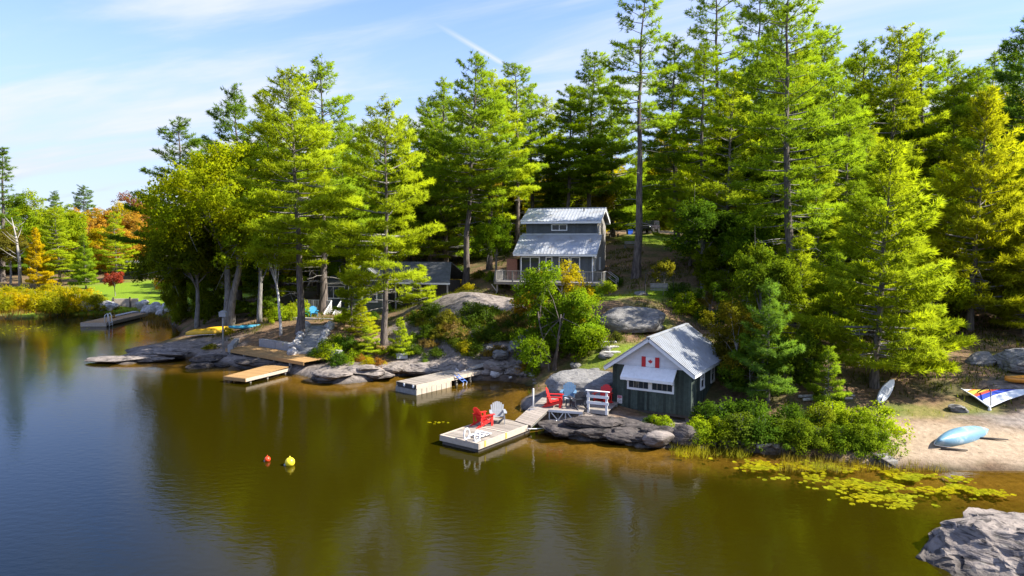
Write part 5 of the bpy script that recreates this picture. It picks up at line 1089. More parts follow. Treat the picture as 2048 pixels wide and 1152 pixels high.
def side_table(pos, mat, label):
    t = thing('side_table', label, 'table', pos); MB().lathe([(0.20, 0.42), (0.215, 0.43), (0.215, 0.45), (0.20, 0.46)], 16).build('top', M[mat], t)
    for k in range(3): a = k*2.1; MB().beam((0.15*math.cos(a), 0.15*math.sin(a), 0.42), (0.22*math.cos(a), 0.22*math.sin(a), 0), 0.035, 0.035).build('leg', M['chairblack'], t)
side_table(kf(1.75, 0.80, KZ), 'chairgrey', 'small round grey topped table between the chairs on the timber deck')
side_table(kf(2.35, 1.85, KZ), 'chairblue', 'small dark round table at the back of the timber deck')

# ------------------------------------------------------------------ grey crib dock in the bay
D2 = 0.62
a2, b2, c2 = at_z(797, 766.5, D2), at_z(832, 770, D2), at_z(966, 740, D2)
e2 = (c2-b2).normalized(); L2 = (c2-b2).length; W2 = 1.75; ang2 = math.atan2(e2.y, e2.x)
d2 = thing('crib_dock', 'old grey dock on a timber crib in the rocky bay', 'dock', (b2.x, b2.y, 0), ang2); f2 = frame((b2.x, b2.y, 0), ang2)
pm = MB().box(0, 0.132, 0, W2, -0.035, 0).mesh('plank', M['dockwood'])
for k in range(int(L2/0.14)): link('plank', pm, d2, (0.01+k*0.14, 0, D2-random.Random(k).uniform(0, .008)))
MB().box(0, L2, -0.035, -0.003, D2-0.24, D2-0.01).build('rim_board', M['dockpale'], d2); MB().box(0, L2, W2+0.003, W2+0.035, D2-0.24, D2-0.01).build('rim_board', M['dockpale'], d2)
MB().box(0.02, 3.0, -0.06, 0.06, -0.5, D2-0.25).build('crib_wall', M['dockpale'], d2); MB().box(0.02, 3.0, W2-0.06, W2+0.06, -0.5, D2-0.25).build('crib_wall', M['dockpale'], d2)
MB().box(-0.04, 0.019, -0.06, W2+0.06, -0.5, D2-0.32).build('crib_wall', M['greywood'], d2); MB().box(0.03, 0.14, 0.07, W2-0.07, D2-0.31, D2-0.05).build('painted_gap_shade', M['black'], d2)  # black block under the end planks paints in the shade of the opening
for y in (0.15, W2*0.55): MB().box(-0.06, -0.02, y, y+0.12, D2-0.2, D2-0.02).build('cleat', M['white'], d2)
for x in np.arange(0.4, 3.0, 0.42): MB().box(x, x+0.035, -0.075, -0.062, -0.2, D2-0.28).build('strap', M['oldwood'], d2)
for x in np.arange(3.6, L2-0.2, 1.3):
    w = f2(x, 0.15); MB().box(x-0.07, x+0.07, 0.03, 0.17, min(hz(w.x, w.y), 0.1)-0.3, D2-0.04).build('post', M['oldwood'], d2)
MB().box(3.0, L2, 0.0, 0.06, D2-0.2, D2-0.04).build('joist', M['darkwood'], d2)
r0 = f2(L2-0.5, W2*0.62, D2+0.04); r1_ = at_z(990, 722, 1.15)
rv = Vector((r1_.x-r0.x, r1_.y-r0.y, 0)); rmp = thing('shore_ramp', 'grey board ramp from the old dock up to the rocks', 'ramp', r0, math.atan2(rv.y, rv.x)); rl2 = rv.length; rz2 = max(0.3, r1_.z-r0.z); sl2 = math.atan2(rz2, rl2)
pm = MB().box(0, 0.17, -0.45, 0.45, -0.03, 0).mesh('plank', M['greywood'])
for k in range(int(rl2/0.18)): x = k*0.18; link('plank', pm, rmp, (x*math.cos(sl2), 0, x*math.sin(sl2)), (0, -sl2, 0))
for y in (-0.43, 0.43): MB().beam((0.0, y, -0.05), (rl2, y, rz2-0.05), 0.05, 0.10).build('stringer', M['greywood'], rmp)
bl = thing('blue_ladder', 'slim blue ladder hooked on the side of the grey dock', 'ladder', f2(3.95, -0.06, D2), ang2); M['bluemetal'] = mat_plain('blue_powder_coat', (0.10, 0.20, 0.55), 0.45)
for x in (-0.16, 0.16): MB().beam((x-0.55, -0.02, 0.12), (x, -0.32, -0.42), 0.045, 0.045).build('rail', M['bluemetal'], bl); MB().beam((x, -0.32, -0.42), (x-0.3, -0.42, -0.95), 0.04, 0.04).build('lower_rail', M['alu'], bl)
for k in range(3): t = 0.25+0.28*k; MB().beam((-0.71+0.55*t, -0.02-0.30*t, 0.12-0.54*t), (-0.39+0.55*t, -0.02-0.30*t, 0.12-0.54*t), 0.05, 0.03).build('tread', M['bluemetal'], bl)

# ------------------------------------------------------------------ tan dock, lakeside deck, block wall and steps on the left
D3 = 0.40
a3, b3, c3 = at_z(454, 751, D3), at_z(491, 757, D3), at_z(579, 733, D3+0.1); e3 = (c3-b3).normalized(); L3 = (c3-b3).length; W3 = (a3-b3).length; W3 = min(W3, 1.9); ang3 = math.atan2(e3.y, e3.x)
d3 = thing('tan_dock', 'narrow tan plank dock sloping into the lake below the left deck', 'dock', (b3.x, b3.y, 0), ang3); f3 = frame((b3.x, b3.y, 0), ang3)
pm = MB().box(0, 0.132, 0, W3, -0.035, 0).mesh('plank', M['newwood'])
for k in range(int(L3/0.14)): link('plank', pm, d3, (0.01+k*0.14, 0, D3+0.10*k*0.14/L3))
for y0 in (-0.035, W3+0.003): MB().box(0, L3, y0, y0+0.032, D3-0.22, D3-0.01).build('rim_board', M['dockpale'], d3)
MB().box(-0.035, -0.003, -0.035, W3+0.035, D3-0.22, D3-0.012).build('rim_board', M['newwood'], d3)
for x in (0.5, L3*0.5, L3-0.3):
    for y in (0.12, W3-0.12): MB().box(x-0.06, x+0.06, y-0.06, y+0.06, -1.2, D3-0.04).build('post', M['oldwood'], d3)
d4 = thing('lakeside_deck', 'long tan deck in front of the grey block wall', 'deck', (a4.x, a4.y, 0), ang4)
pm = MB().box(0, L4, 0, 0.135, -0.035, 0).mesh('plank', M['newwood'])
for k in range(int(W4/0.143)): link('plank', pm, d4, (0, 0.01+k*0.143, D4-random.Random(k).uniform(0, .006)))
MB().box(0, L4, -0.035, -0.002, D4-0.24, D4-0.01).build('rim_board', M['newwood'], d4); MB().box(-0.035, -0.002, -0.035, W4, D4-0.24, D4-0.01).build('rim_board', M['newwood'], d4)
for x in np.arange(0.3, L4, 1.9):
    for y in (0.2, W4-0.2):
        w = f4(x, y); MB().box(x-0.08, x+0.08, y-0.08, y+0.08, min(hz(w.x, w.y), 0.2)-0.3, D4-0.04).build('post', M['greywood'], d4)
M['block'] = mat_plain('grey_concrete_block', (0.27, 0.265, 0.26), 0.9, var=0.2, scale=4, bump=0.02)
def block_wall(a, b, z, h, label, bl_=0.95, th=0.4):
    v = b-a; L = Vector((v.x, v.y)).length; ang = math.atan2(v.y, v.x); t = thing('retaining_wall', label, 'wall', (a.x, a.y, z), ang); n = max(1, int(L/bl_)); w = L/n
    me = MB().box(0.012, w-0.012, 0, th, 0, h).mesh('block', M['block'])
    for k in range(n): r = random.Random(k); link('block', me, t, (k*w, r.uniform(-.02, .02), r.uniform(-.015, .015)))
    return t
block_wall(f4(0.9, W4+0.05), f4(6.3, W4+0.05), D4-0.25, 0.80, 'grey concrete block wall behind the lakeside deck, left of the steps')
block_wall(f4(8.1, W4+0.05), f4(L4+0.9, W4+0.05), D4-0.25, 0.80, 'short grey block wall behind the lakeside deck, right of the steps')
block_wall(at_z(468, 676, 1.3), at_z(455, 690, 1.3), 0.7, 0.55, 'short stone wall end on the point behind the light pole')
# stone steps
s0, s1 = ST0, ST1; sv = Vector((s1.x-s0.x, s1.y-s0.y)); st = thing('stone_steps', 'grey stone steps edged with round pale boulders', 'steps', (s0.x, s0.y, D4), math.atan2(sv.y, sv.x)); n = 9; rise = (s1.z-D4)/n; run = sv.length/n
me = MB().box(0, run+0.12, -0.68, 0.68, -0.35, 0).mesh('step', M['block'])
for k in range(n): link('step', me, st, (k*run, 0, rise*(k+1)))
EB = [rock_mesh('edging_stone', 300+k, .36, .30, .26, M['rock_pale'], 2, 6, 0.08) for k in range(4)]
for k in range(11):
    for s in (-1, 1):
        r = random.Random(k*2+s); o = link('edging_stone', EB[(k+s) % 4], st, (k*run*0.88-0.1, s*(0.95+r.uniform(-.06, .12)), rise*(k*0.88+1)+0.02), (0, 0, r.uniform(0, 6))); q_ = r.uniform(.8, 1.35); o.scale = (q_, q_, q_)
# low stone edge of the upper terrace
block_wall(g(560, 641), g(662, 640), hz(g(610, 641).x, g(610, 641).y)-0.15, 0.34, 'low stone kerb at the top of the terrace in front of the left cottage', 0.8, 0.35)
# light pole with box
pb = at_z(447, 716, 0.05); lp = thing('dock_pole', 'grey pole carrying a pale bird house on the left rocks', 'pole', (pb.x, pb.y, hz(pb.x, pb.y)-0.1))
MB().tube([(0, 0, -0.5), (0.02, 0, 1.5), (0.05, 0, 2.65)], 0.075, 8).build('post', M['greywood'], lp, True)
bx_ = MB().box(-0.20, 0.32, -0.16, 0.16, 2.65, 3.0).build('bird_house', M['chairgrey'], lp); MB().prism([(-0.24, 3.0), (0.36, 3.0), (0.06, 3.16)], 'y', -0.2, 0.2).build('roof', M['chairgrey'], bx_)
# ------------------------------------------------------------------ boats
def hull(L, W, H, mat, name, label, pos, rz, cat='kayak', rx=0.0, ry=0.0, deck=True, upside=False, sheer=0.12, pts=None, group=None):
    t = thing(name, label, cat, pos, 0, group); t.rotation_euler = (rx, ry, rz)
    n, m_ = 22, 9; V, Fc = [], []
    for i in range(n+1):
        u = -1+2*i/n; w = W/2*max(0.02, (1-abs(u)**2.3))**0.8; k = sheer*abs(u)**2.5*L*0.25; dpt = H*(1-0.35*abs(u)**4)
        for j in range(m_+1):
            a = math.pi*j/m_; V.append((u*L/2, -w*math.cos(a), k+H-dpt*math.sin(a)**0.75 if 0 < j < m_ else k+H))
    for i in range(n):
        for j in range(m_): b = i*(m_+1)+j; Fc.append((b, b+1, b+m_+2, b+m_+1))
    mb = MB(); mb.add(V, Fc); ho = mb.build('hull', M[mat], t, True)
    so_ = ho.modifiers.new('wall', 'SOLIDIFY'); so_.thickness = 0.02; so_.offset = 0
    if deck:
        D_ = MB(); V, Fc = [], []
        for i in range(n+1):
            u = -1+2*i/n; w = W/2*max(0.02, (1-abs(u)**2.3))**0.8; k = sheer*abs(u)**2.5*L*0.25
            for j in range(5): s = -1+j*0.5; V.append((u*L/2, s*w, k+H+(0.10*H+0.25*H*(1-s*s))*(1-0.5*abs(u))))
        for i in range(n):
            for j in range(4): b = i*5+j; Fc.append((b, b+1, b+6, b+5))
        D_.add(V, Fc).build('deck', M[mat], t, True)
        MB().lathe([(0.22, 0), (0.24, 0.05), (0.20, 0.05), (0.19, 0.0)], 16, (0.0, 0, H*1.32)).build('cockpit_rim', M['black'], t)
    else:
        for s in (-1, 1):
            e = [(u*L/2, s*W/2*max(0.02, (1-abs(u)**2.3))**0.8, sheer*abs(u)**2.5*L*0.25+H) for u in np.linspace(-1, 1, 21)]; MB().tube(e, 0.022, 6).build('gunwale', M['alu'], t, True)
        for u in (-0.45, 0.0, 0.45): w = W/2*(1-abs(u)**2.3)**0.8; MB().box(u*L/2-0.06, u*L/2+0.06, -w, w, H-0.06, H-0.03).build('thwart', M['oldwood'], t)
    return t
M['kyellow'] = mat_plain('yellow_plastic', (0.62, 0.36, 0.02), 0.4, var=0.08, scale=2); M['kblue'] = mat_plain('cyan_plastic', (0.05, 0.30, 0.45), 0.4, var=0.08); M['korange'] = mat_plain('orange_plastic', (0.70, 0.28, 0.03), 0.4, var=0.08)
M['canoe'] = mat_plain('pale_blue_canoe', (0.13, 0.26, 0.35), 0.42, var=0.12, scale=1.6, wear=(0.55, 0.60, 0.60), wear_amt=0.5)
ka, kb = g(383, 677), g(444, 665); kv = kb-ka
hull(3.4, 0.95, 0.48, 'kyellow', 'canoe', 'nearer of two yellow canoes lying overturned on the point', (ka+kb)/2+Vector((0, 0, 0.60)), math.atan2(kv.y, kv.x), cat='canoe', rx=R(180), deck=False)
hull(3.2, 0.9, 0.46, 'kyellow', 'canoe', 'farther yellow canoe, behind the other on the point', (ka+kb)/2+Vector((0.9, 1.0, 0.66)), math.atan2(kv.y, kv.x)+0.05, cat='canoe', rx=R(180), deck=False)
ka, kb = g(472, 664), g(506, 654); kv = kb-ka
hull(2.6, 0.66, 0.24, 'kblue', 'kayak', 'blue kayak lying on the bank right of the pole', (ka+kb)/2+Vector((0, 0, 0.05)), math.atan2(kv.y, kv.x))
ka, kb = g(2034, 768), g(2085, 764); kv = kb-ka
hull(3.2, 0.7, 0.28, 'korange', 'kayak', 'orange kayak cut by the right edge above the beach', (ka+kb)/2, math.atan2(kv.y, kv.x))
ca, cb = g(1888, 905), g(1985, 868); kv = cb-ca; cm = (ca+cb)/2
cn = hull(min(4.3, kv.length+0.15), 0.82, 0.40, 'canoe', 'canoe', 'pale blue canoe tipped on its side on the sandy beach', Vector((cm.x+0.05, cm.y+0.15, cm.z+0.46)), math.atan2(kv.y, kv.x), cat='canoe', rx=R(-142), deck=False, ry=0.0)
for k, (px, py, l) in enumerate(((1908, 903, 1.0), (1985, 880, 1.2))):
    p = g(px, py); tag(MB().tube([(-l*.5, .1, .05), (0, 0, .06), (l*.5, -.12, .05)], [.05, .045, .03], 6).build('log', M['darkwood'], None, True, loc=p), ('log under the left end of the canoe', 'log under the right end of the canoe')[k], 'log')
# windsurf sail lying on the grass
sa, sb, sc3 = g(1922, 778), g(1979, 820), g(2072, 806)
sb = at_z(1979, 820, sb.z); e = (sc3-sb); 
sail = thing('windsurf_sail', 'colourful windsurf sail lying on the ground above the beach', 'sail', sb)
tip = at_y(1922, 778, sb.y+1.6)-sb; tail = at_y(2080, 803, sb.y+0.9)-sb; tip.z = hz((sb+tip).x, (sb+tip).y)+0.30-sb.z; tail.z = hz((sb+tail).x, (sb+tail).y)+0.35-sb.z; tack = Vector((0, 0, 0.10))
M['sail_white'] = mat_plain('white_sailcloth', (0.74, 0.76, 0.78), 0.5, var=0.06); M['sail_blue'] = mat_plain('blue_sailcloth', (0.03, 0.07, 0.42), 0.5, var=0.08); M['sail_red'] = mat_plain('red_sailcloth', (0.62, 0.07, 0.03), 0.5, var=0.08); M['sail_yellow'] = mat_plain('yellow_sailcloth', (0.62, 0.48, 0.06), 0.5, var=0.08); M['sail_orange'] = mat_plain('orange_sailcloth', (0.68, 0.24, 0.03), 0.5, var=0.08)
def P2(a, b): return tack*(1-a-b)+tip*a+tail*b+Vector((0, 0, 0.12*math.sin(math.pi*min(1, a+b))*(1-abs(a-b))))
def panel(nm, quad_, mat):
    m = MB(); n = 8; (a0, b0), (a1, b1), (a2, b2), (a3, b3) = quad_
    V = []
    for i in range(n+1):
        for j in range(2):
            t = i/n; a = (a0*(1-t)+a1*t)*(1-j)+(a3*(1-t)+a2*t)*j; b = (b0*(1-t)+b1*t)*(1-j)+(b3*(1-t)+b2*t)*j; V.append(P2(a, b))
    m.add(V, [(2*i, 2*i+2, 2*i+3, 2*i+1) for i in range(n)]); o = m.build(nm, M[mat], sail); s_ = o.modifiers.new('t', 'SOLIDIFY'); s_.thickness = 0.012
# strips from the boom-side corner (tack-tail edge) to the tip
def st_(f0, f1): return [(f0, 0), (f0, 1-f0), (f1, 1-f1), (f1, 0)]
for f0, f1, mt in ((0, .30, 'sail_white'), (.30, .50, 'sail_blue'), (.50, .62, 'sail_red'), (.62, .78, 'sail_yellow'), (.78, .86, 'sail_orange'), (.86, .995, 'sail_white')): panel('panel', st_(f0, f1), mt)
MB().tube([tack+Vector((0, -.02, .03)), (tack+tip)/2+Vector((0, 0, .08)), tip+Vector((0, 0, .03))], 0.035, 6).build('mast', M['sail_white'], sail, True)
MB().tube([P2(.02, .02)+Vector((0, -.05, .08)), P2(.25, .12)+Vector((0.1, 0, .35)), P2(.5, .25)+Vector((0, 0, .30)), P2(.62, .1)+Vector((0, 0, .05))], 0.03, 6).build('boom', M['black'], sail, True)
MB().lathe([(0.06, -.04), (.08, .02), (.05, .10), (.03, .14)], 10).build('mast_foot', M['white'], sail)
# paddle board leaning on a pine
pbp = g(1757, 806); pbd = thing('paddle_board', 'white board leaning upright against the pine trunk', 'paddle board', pbp); pbd.rotation_euler = (R(-20), R(38), R(-8))
V, Fc = [], []
n = 20; prof = []
for i in range(n+1): u = i/n; prof.append((0.25*max(0.0, math.sin(math.pi*u**0.85))**0.6+0.004, u*1.5-0.02))
MB().prism([(w, z) for w, z in prof]+[(-w, z) for w, z in reversed(prof)], 'y', -0.05, 0.05).build('board', M['white'], pbd, False, bevel=0.02); MB().prism([(0.015, 0.3), (0.02, 0.12), (-0.12, 0.1), (-0.02, 0.3)], 'x', -0.006, 0.006).build('fin', M['black'], pbd, loc=(0, -0.05, 0))
MB().box(-0.2, 0.2, -0.058, -0.051, 0.5, 0.9).build('deck_pad', mat_plain('grey_pad', (0.45, 0.46, 0.47), 0.8), pbd)
# buoys
def buoy(px, py, r, mat, label, c):
    p = at_z(px, py, 0.0); t = thing('mooring_buoy', label, 'buoy', (p.x, p.y, 0.0)); M[mat] = mat_plain(mat, c, 0.35, var=0.06, scale=3)
    b = [(0.02, -r*.35)]+[(r*math.sin(a), r*.62-r*math.cos(a)) for a in np.linspace(0.35, math.pi-0.08, 14)]
    MB().lathe(b, 24).build('float', M[mat], t, True); MB().lathe([(r*.10, 0), (r*.16, .03), (r*.10, .06)], 10, (0, 0, r*1.60)).build('cap', M[mat], t, True)
    e = MB().tube([(-r*.75, -r*.2, -0.05), (-r*1.0, -r*.3, r*.28), (-r*1.08, -r*.32, r*.35)], [r*.3, r*.28, r*.1], 8).build('eyelet', M['chairgrey'], t, True)
buoy(535, 922, 0.125, 'buoy_red', 'small red mooring buoy floating left of the yellow one', (0.72, 0.06, 0.015)); buoy(580, 930, 0.20, 'buoy_yellow', 'larger yellow mooring buoy floating on the lake', (0.78, 0.62, 0.03))
# ================================================================== MAIN COTTAGE
MZ = 5.62; mo = at_y(1185, 560, 62.0); MR = R(-17)
mc = thing('main_cottage', 'two storey charcoal cottage with stepped metal roofs above the rock knoll', 'cottage', (mo.x, mo.y, MZ), MR); mf = frame((mo.x, mo.y, MZ), MR)
def build_main():
    W, D1, D2 = 6.9, 2.2, 7.0; zl, zu, ze, zr = 2.52, 4.15, 5.62, 6.72   # lower eave, lower roof top, upper eave, ridge (above the deck)
    x0 = -W
    MB().box(x0, 0, 0.05, D1, 0, zl-0.05).build('core', M['charcoal'], mc)
    MB().box(x0, 0, D1+0.05, D2, -0.4, ze-0.03).build('core', M['charcoal'], mc)
    boards_front(x0, 0, 0, zl+0.05, 0.05, 0.15, 0.022, 2).build('front_siding', M['charcoal'], mc)
    boards_front(x0, 0, zu-0.6, ze, D1+0.05, 0.15, 0.022, 4).build('upper_siding', M['charcoal'], mc)
    m = MB(); y = 0.06; r = random.Random(5)
    while y < D2:
        e = min(y+0.15, D2); zt = zl+(zu-zl)*max(0, y/D1) if y < D1 else ze+(zr-ze)*(1-abs((y+e)/2-(D1+D2)/2)/((D2-D1)/2))-0.05
        m.box(-0.04, 0.02+r.uniform(0, .008), y, e-0.01, -0.35, zt); y = e
    m.build('side_siding', M['greywood'], mc)
    MB().prism([(0.05, 0), (D1, 0), (D1, zu-0.02), (0.05, zl-0.02)], 'x', x0, x0+0.05).build('side_wall', M['charcoal'], mc)
    cy = (D1+D2)/2
    for xx in ((-0.06, -0.02), (x0, x0+0.04)): MB().prism([(D1+0.05, ze-0.03), (D2, ze-0.03), (cy, zr-0.1)], 'x', *xx).build('gable', M['charcoal'], mc)
    # roofs
    oe, og = 0.45, 0.42; s = (zr-ze)/((D2-D1)/2)
    for sg_, name in ((-1, 'front'), (1, 'rear')):
        h = (D2-D1)/2+oe; z0 = zr-s*h
        metal_roof((x0-og, cy+sg_*h, z0+.02), (og, cy+sg_*h, z0+.02), (og, cy, zr+.02), (x0-og, cy, zr+.02), 0.035, 0.32).build('roof', M['metal'], mc)
        MB().box(x0-og, og, cy+sg_*h-0.02, cy+sg_*h+0.02, z0-0.17, z0+0.015).build('eave_board', M['white'], mc)
        for xx in (x0-og+0.02, og-0.02): MB().beam((xx, cy+sg_*(h-.01), z0-0.09), (xx, cy+sg_*0.01, zr-0.09), 0.035, 0.18).build('barge_board', M['white'], mc)
    MB().beam((x0-og, cy, zr+.09), (og, cy, zr+.09), 0.24, 0.05).build('ridge_cap', M['metal'], mc)
    s2 = (zu-zl)/(D1+0.25); fo = 0.5
    metal_roof((x0-0.5, -fo, zl-s2*0.2), (0.45, -fo, zl-s2*0.2), (0.45, D1+0.02, zu), (x0-0.5, D1+0.02, zu), 0.035, 0.32).build('lower_roof', M['metal'], mc)
    MB().box(x0-0.5, 0.45, -fo-0.02, -fo+0.02, zl-s2*0.2-0.17, zl-s2*0.2).build('eave_board', M['white'], mc)
    for xx in (0.43, x0-0.48): MB().beam((xx, -fo+.02, zl-s2*.2-.08), (xx, D1, zu-.08), 0.035, 0.16).build('barge_board', M['white'], mc)
    MB().box(x0-0.4, 0.1, D1-0.03, D1+0.045, zu+0.03, zu+0.16).build('flashing', M['metal'], mc)
    MB().tube([(-1.6, cy-0.7, zr-0.6), (-1.6, cy-0.7, zr+0.05)], 0.05, 8).build('vent_pipe', M['black'], mc)
    # openings
    window(mc, x0+2.5, x0+4.05, zu+0.42, zu+1.05, D1+0.025, 0.09, 1)
    d = window(mc, x0+0.10, x0+1.95, 0.02, 2.15, 0.026, 0.09, 1, name='sliding_door')
    window(mc, x0+2.5, x0+3.15, 0.85, 2.15, 0.026, 0.09, 0)
    window(mc, x0+3.75, x0+4.75, 0.75, 2.15, 0.026, 0.09, 0); window(mc, x0+4.85, x0+5.75, 0.75, 2.15, 0.026, 0.09, 0)
    window(mc, 0.55, 1.35, 0.85, 2.15, 0.028, 0.09, 0, face='right'); window(mc, 3.2, 4.0, 0.85, 2.05, 0.028, 0.09, 1, face='right'); window(mc, 2.6, 3.1, 4.3, 5.0, 0.028, 0.08, 0, face='right')
    MB().box(-0.07, 0.035, 0.0, 0.10, 0, zl).build('corner_board', M['white'], mc)
    MB().box(x0-1.6, x0-0.55, 1.0, 1.9, -1.4, 1.9).build('chimney', mat_plain('red_brick', (0.36, 0.16, 0.11), 0.9, var=0.25, scale=9, bump=.02), mc)
build_main()
# deck, rail and stairs of the cottage
dk = thing('cottage_deck', 'grey raised deck with picket rail in front of the main cottage', 'deck', (mo.x, mo.y, MZ), MR)
pm = MB().box(-8.4, 1.5, 0, 0.135, -0.035, 0).mesh('plank', M['greywood'])
DD = 3.0
for k in range(int(DD/0.14)): link('plank', pm, dk, (0, -DD+k*0.14, -0.02))
MB().box(-8.4, 1.5, -DD-0.05, -DD-0.005, -0.28, -0.02).build('rim_board', M['greywood'], dk); MB().box(1.505, 1.55, -DD, 0, -0.28, -0.02).build('rim_board', M['greywood'], dk)
for x in (-8.2, -6.2, -4.2, -2.2, -0.2, 1.3):
    for y in (-DD+0.2, -0.6):
        w = mf(x, y); z = min(hz(w.x, w.y)-MZ, -0.4); MB().box(x-0.07, x+0.07, y-0.07, y+0.07, z-0.3, -0.06).build('post', M['greywood'], dk)
        if y < -1: MB().beam((x, y, -1.0), (x-0.55, y, -0.30), 0.06, 0.08).build('brace', M['greywood'], dk)
def picket_rail(parent, a, b, z0, h, mat, step=0.135, post=1.6, pk=0.035):
    a, b = Vector(a), Vector(b); L = (b-a).length; n = max(2, int(L/step))
    MB().beam(a+Vector((0, 0, z0+h)), b+Vector((0, 0, z0+h)), 0.11, 0.04).build('top_rail', M[mat], parent); MB().beam(a+Vector((0, 0, z0+0.10)), b+Vector((0, 0, z0+0.10)), 0.045, 0.07).build('bottom_rail', M[mat], parent)
    me = MB().box(-pk/2, pk/2, -pk/2, pk/2, 0.138, h-0.022).mesh('picket', M[mat])
    for k in range(1, n): p = a.lerp(b, k/n); link('picket', me, parent, (p.x, p.y, p.z+z0))
    for k in range(int(L/post)+1): p = a.lerp(b, min(1, k*post/L)); MB().box(p.x-.05, p.x+.05, p.y-.05, p.y+.05, p.z+z0-0.1, p.z+z0+h-0.022).build('post', M[mat], parent)
picket_rail(dk, (-8.3, -DD+0.05, 0), (1.43, -DD+0.05, 0), -0.02, 0.95, 'greywood'); picket_rail(dk, (1.43, -DD+0.2, 0), (1.43, -1.2, 0), -0.02, 0.95, 'greywood'); picket_rail(dk, (-8.3, -DD+0.2, 0), (-8.3, -0.3, 0), -0.02, 0.95, 'greywood')
sx = thing('deck_stairs', 'grey wooden stairs with handrail down from the right of the cottage deck', 'stairs', mf(1.56, -0.65, 0), MR)
w = mf(3.0, -0.65); dz = max(0.5, MZ-hz(w.x, w.y)); n = max(3, int(dz/0.17))
for k in range(n): MB().box(k*0.26, k*0.26+0.28, -0.5, 0.5, -0.19*(k+1)-0.02, -0.19*(k+1)+0.02).build('tread', M['greywood'], sx)
for y in (-0.53, 0.53):
    MB().beam((0, y, -0.2), (n*0.26, y, -0.19*n-0.15), 0.04, 0.24).build('stringer', M['greywood'], sx); MB().beam((0.0, y, 0.88), (n*0.26, y, 0.88-0.19*n), 0.09, 0.05).build('handrail', M['greywood'], sx)
    MB().beam((0.02, y, 0.45), (n*0.26, y, 0.45-0.19*n), 0.04, 0.06).build('mid_rail', M['greywood'], sx); MB().box(n*0.26-.05, n*0.26+.05, y-.05, y+.05, -0.19*n-0.25, 0.88-0.19*n).build('post', M['greywood'], sx)
rg = mf(-1.35, -DD-0.07, 0.35); lr = thing('life_ring', 'white life ring hanging on the cottage deck rail', 'life ring', rg, MR)
V, Fc = [], []
for i in range(20):
    a = 2*math.pi*i/20
    for j in range(8): b = 2*math.pi*j/8; r_ = 0.27+0.07*math.cos(b); V.append((r_*math.cos(a), 0.06*math.sin(b), r_*math.sin(a)))
for i in range(20):
    for j in range(8): Fc.append((i*8+j, i*8+(j+1) % 8, ((i+1) % 20)*8+(j+1) % 8, ((i+1) % 20)*8+j))
MB().add(V, Fc).build('ring', M['white'], lr, True)
for a in (0.78, 2.36, 3.93, 5.5): MB().beam((0.19*math.cos(a), -0.055, 0.19*math.sin(a)), (0.35*math.cos(a), -0.055, 0.35*math.sin(a)), 0.05, 0.035).build('band', M['flagred'], lr)
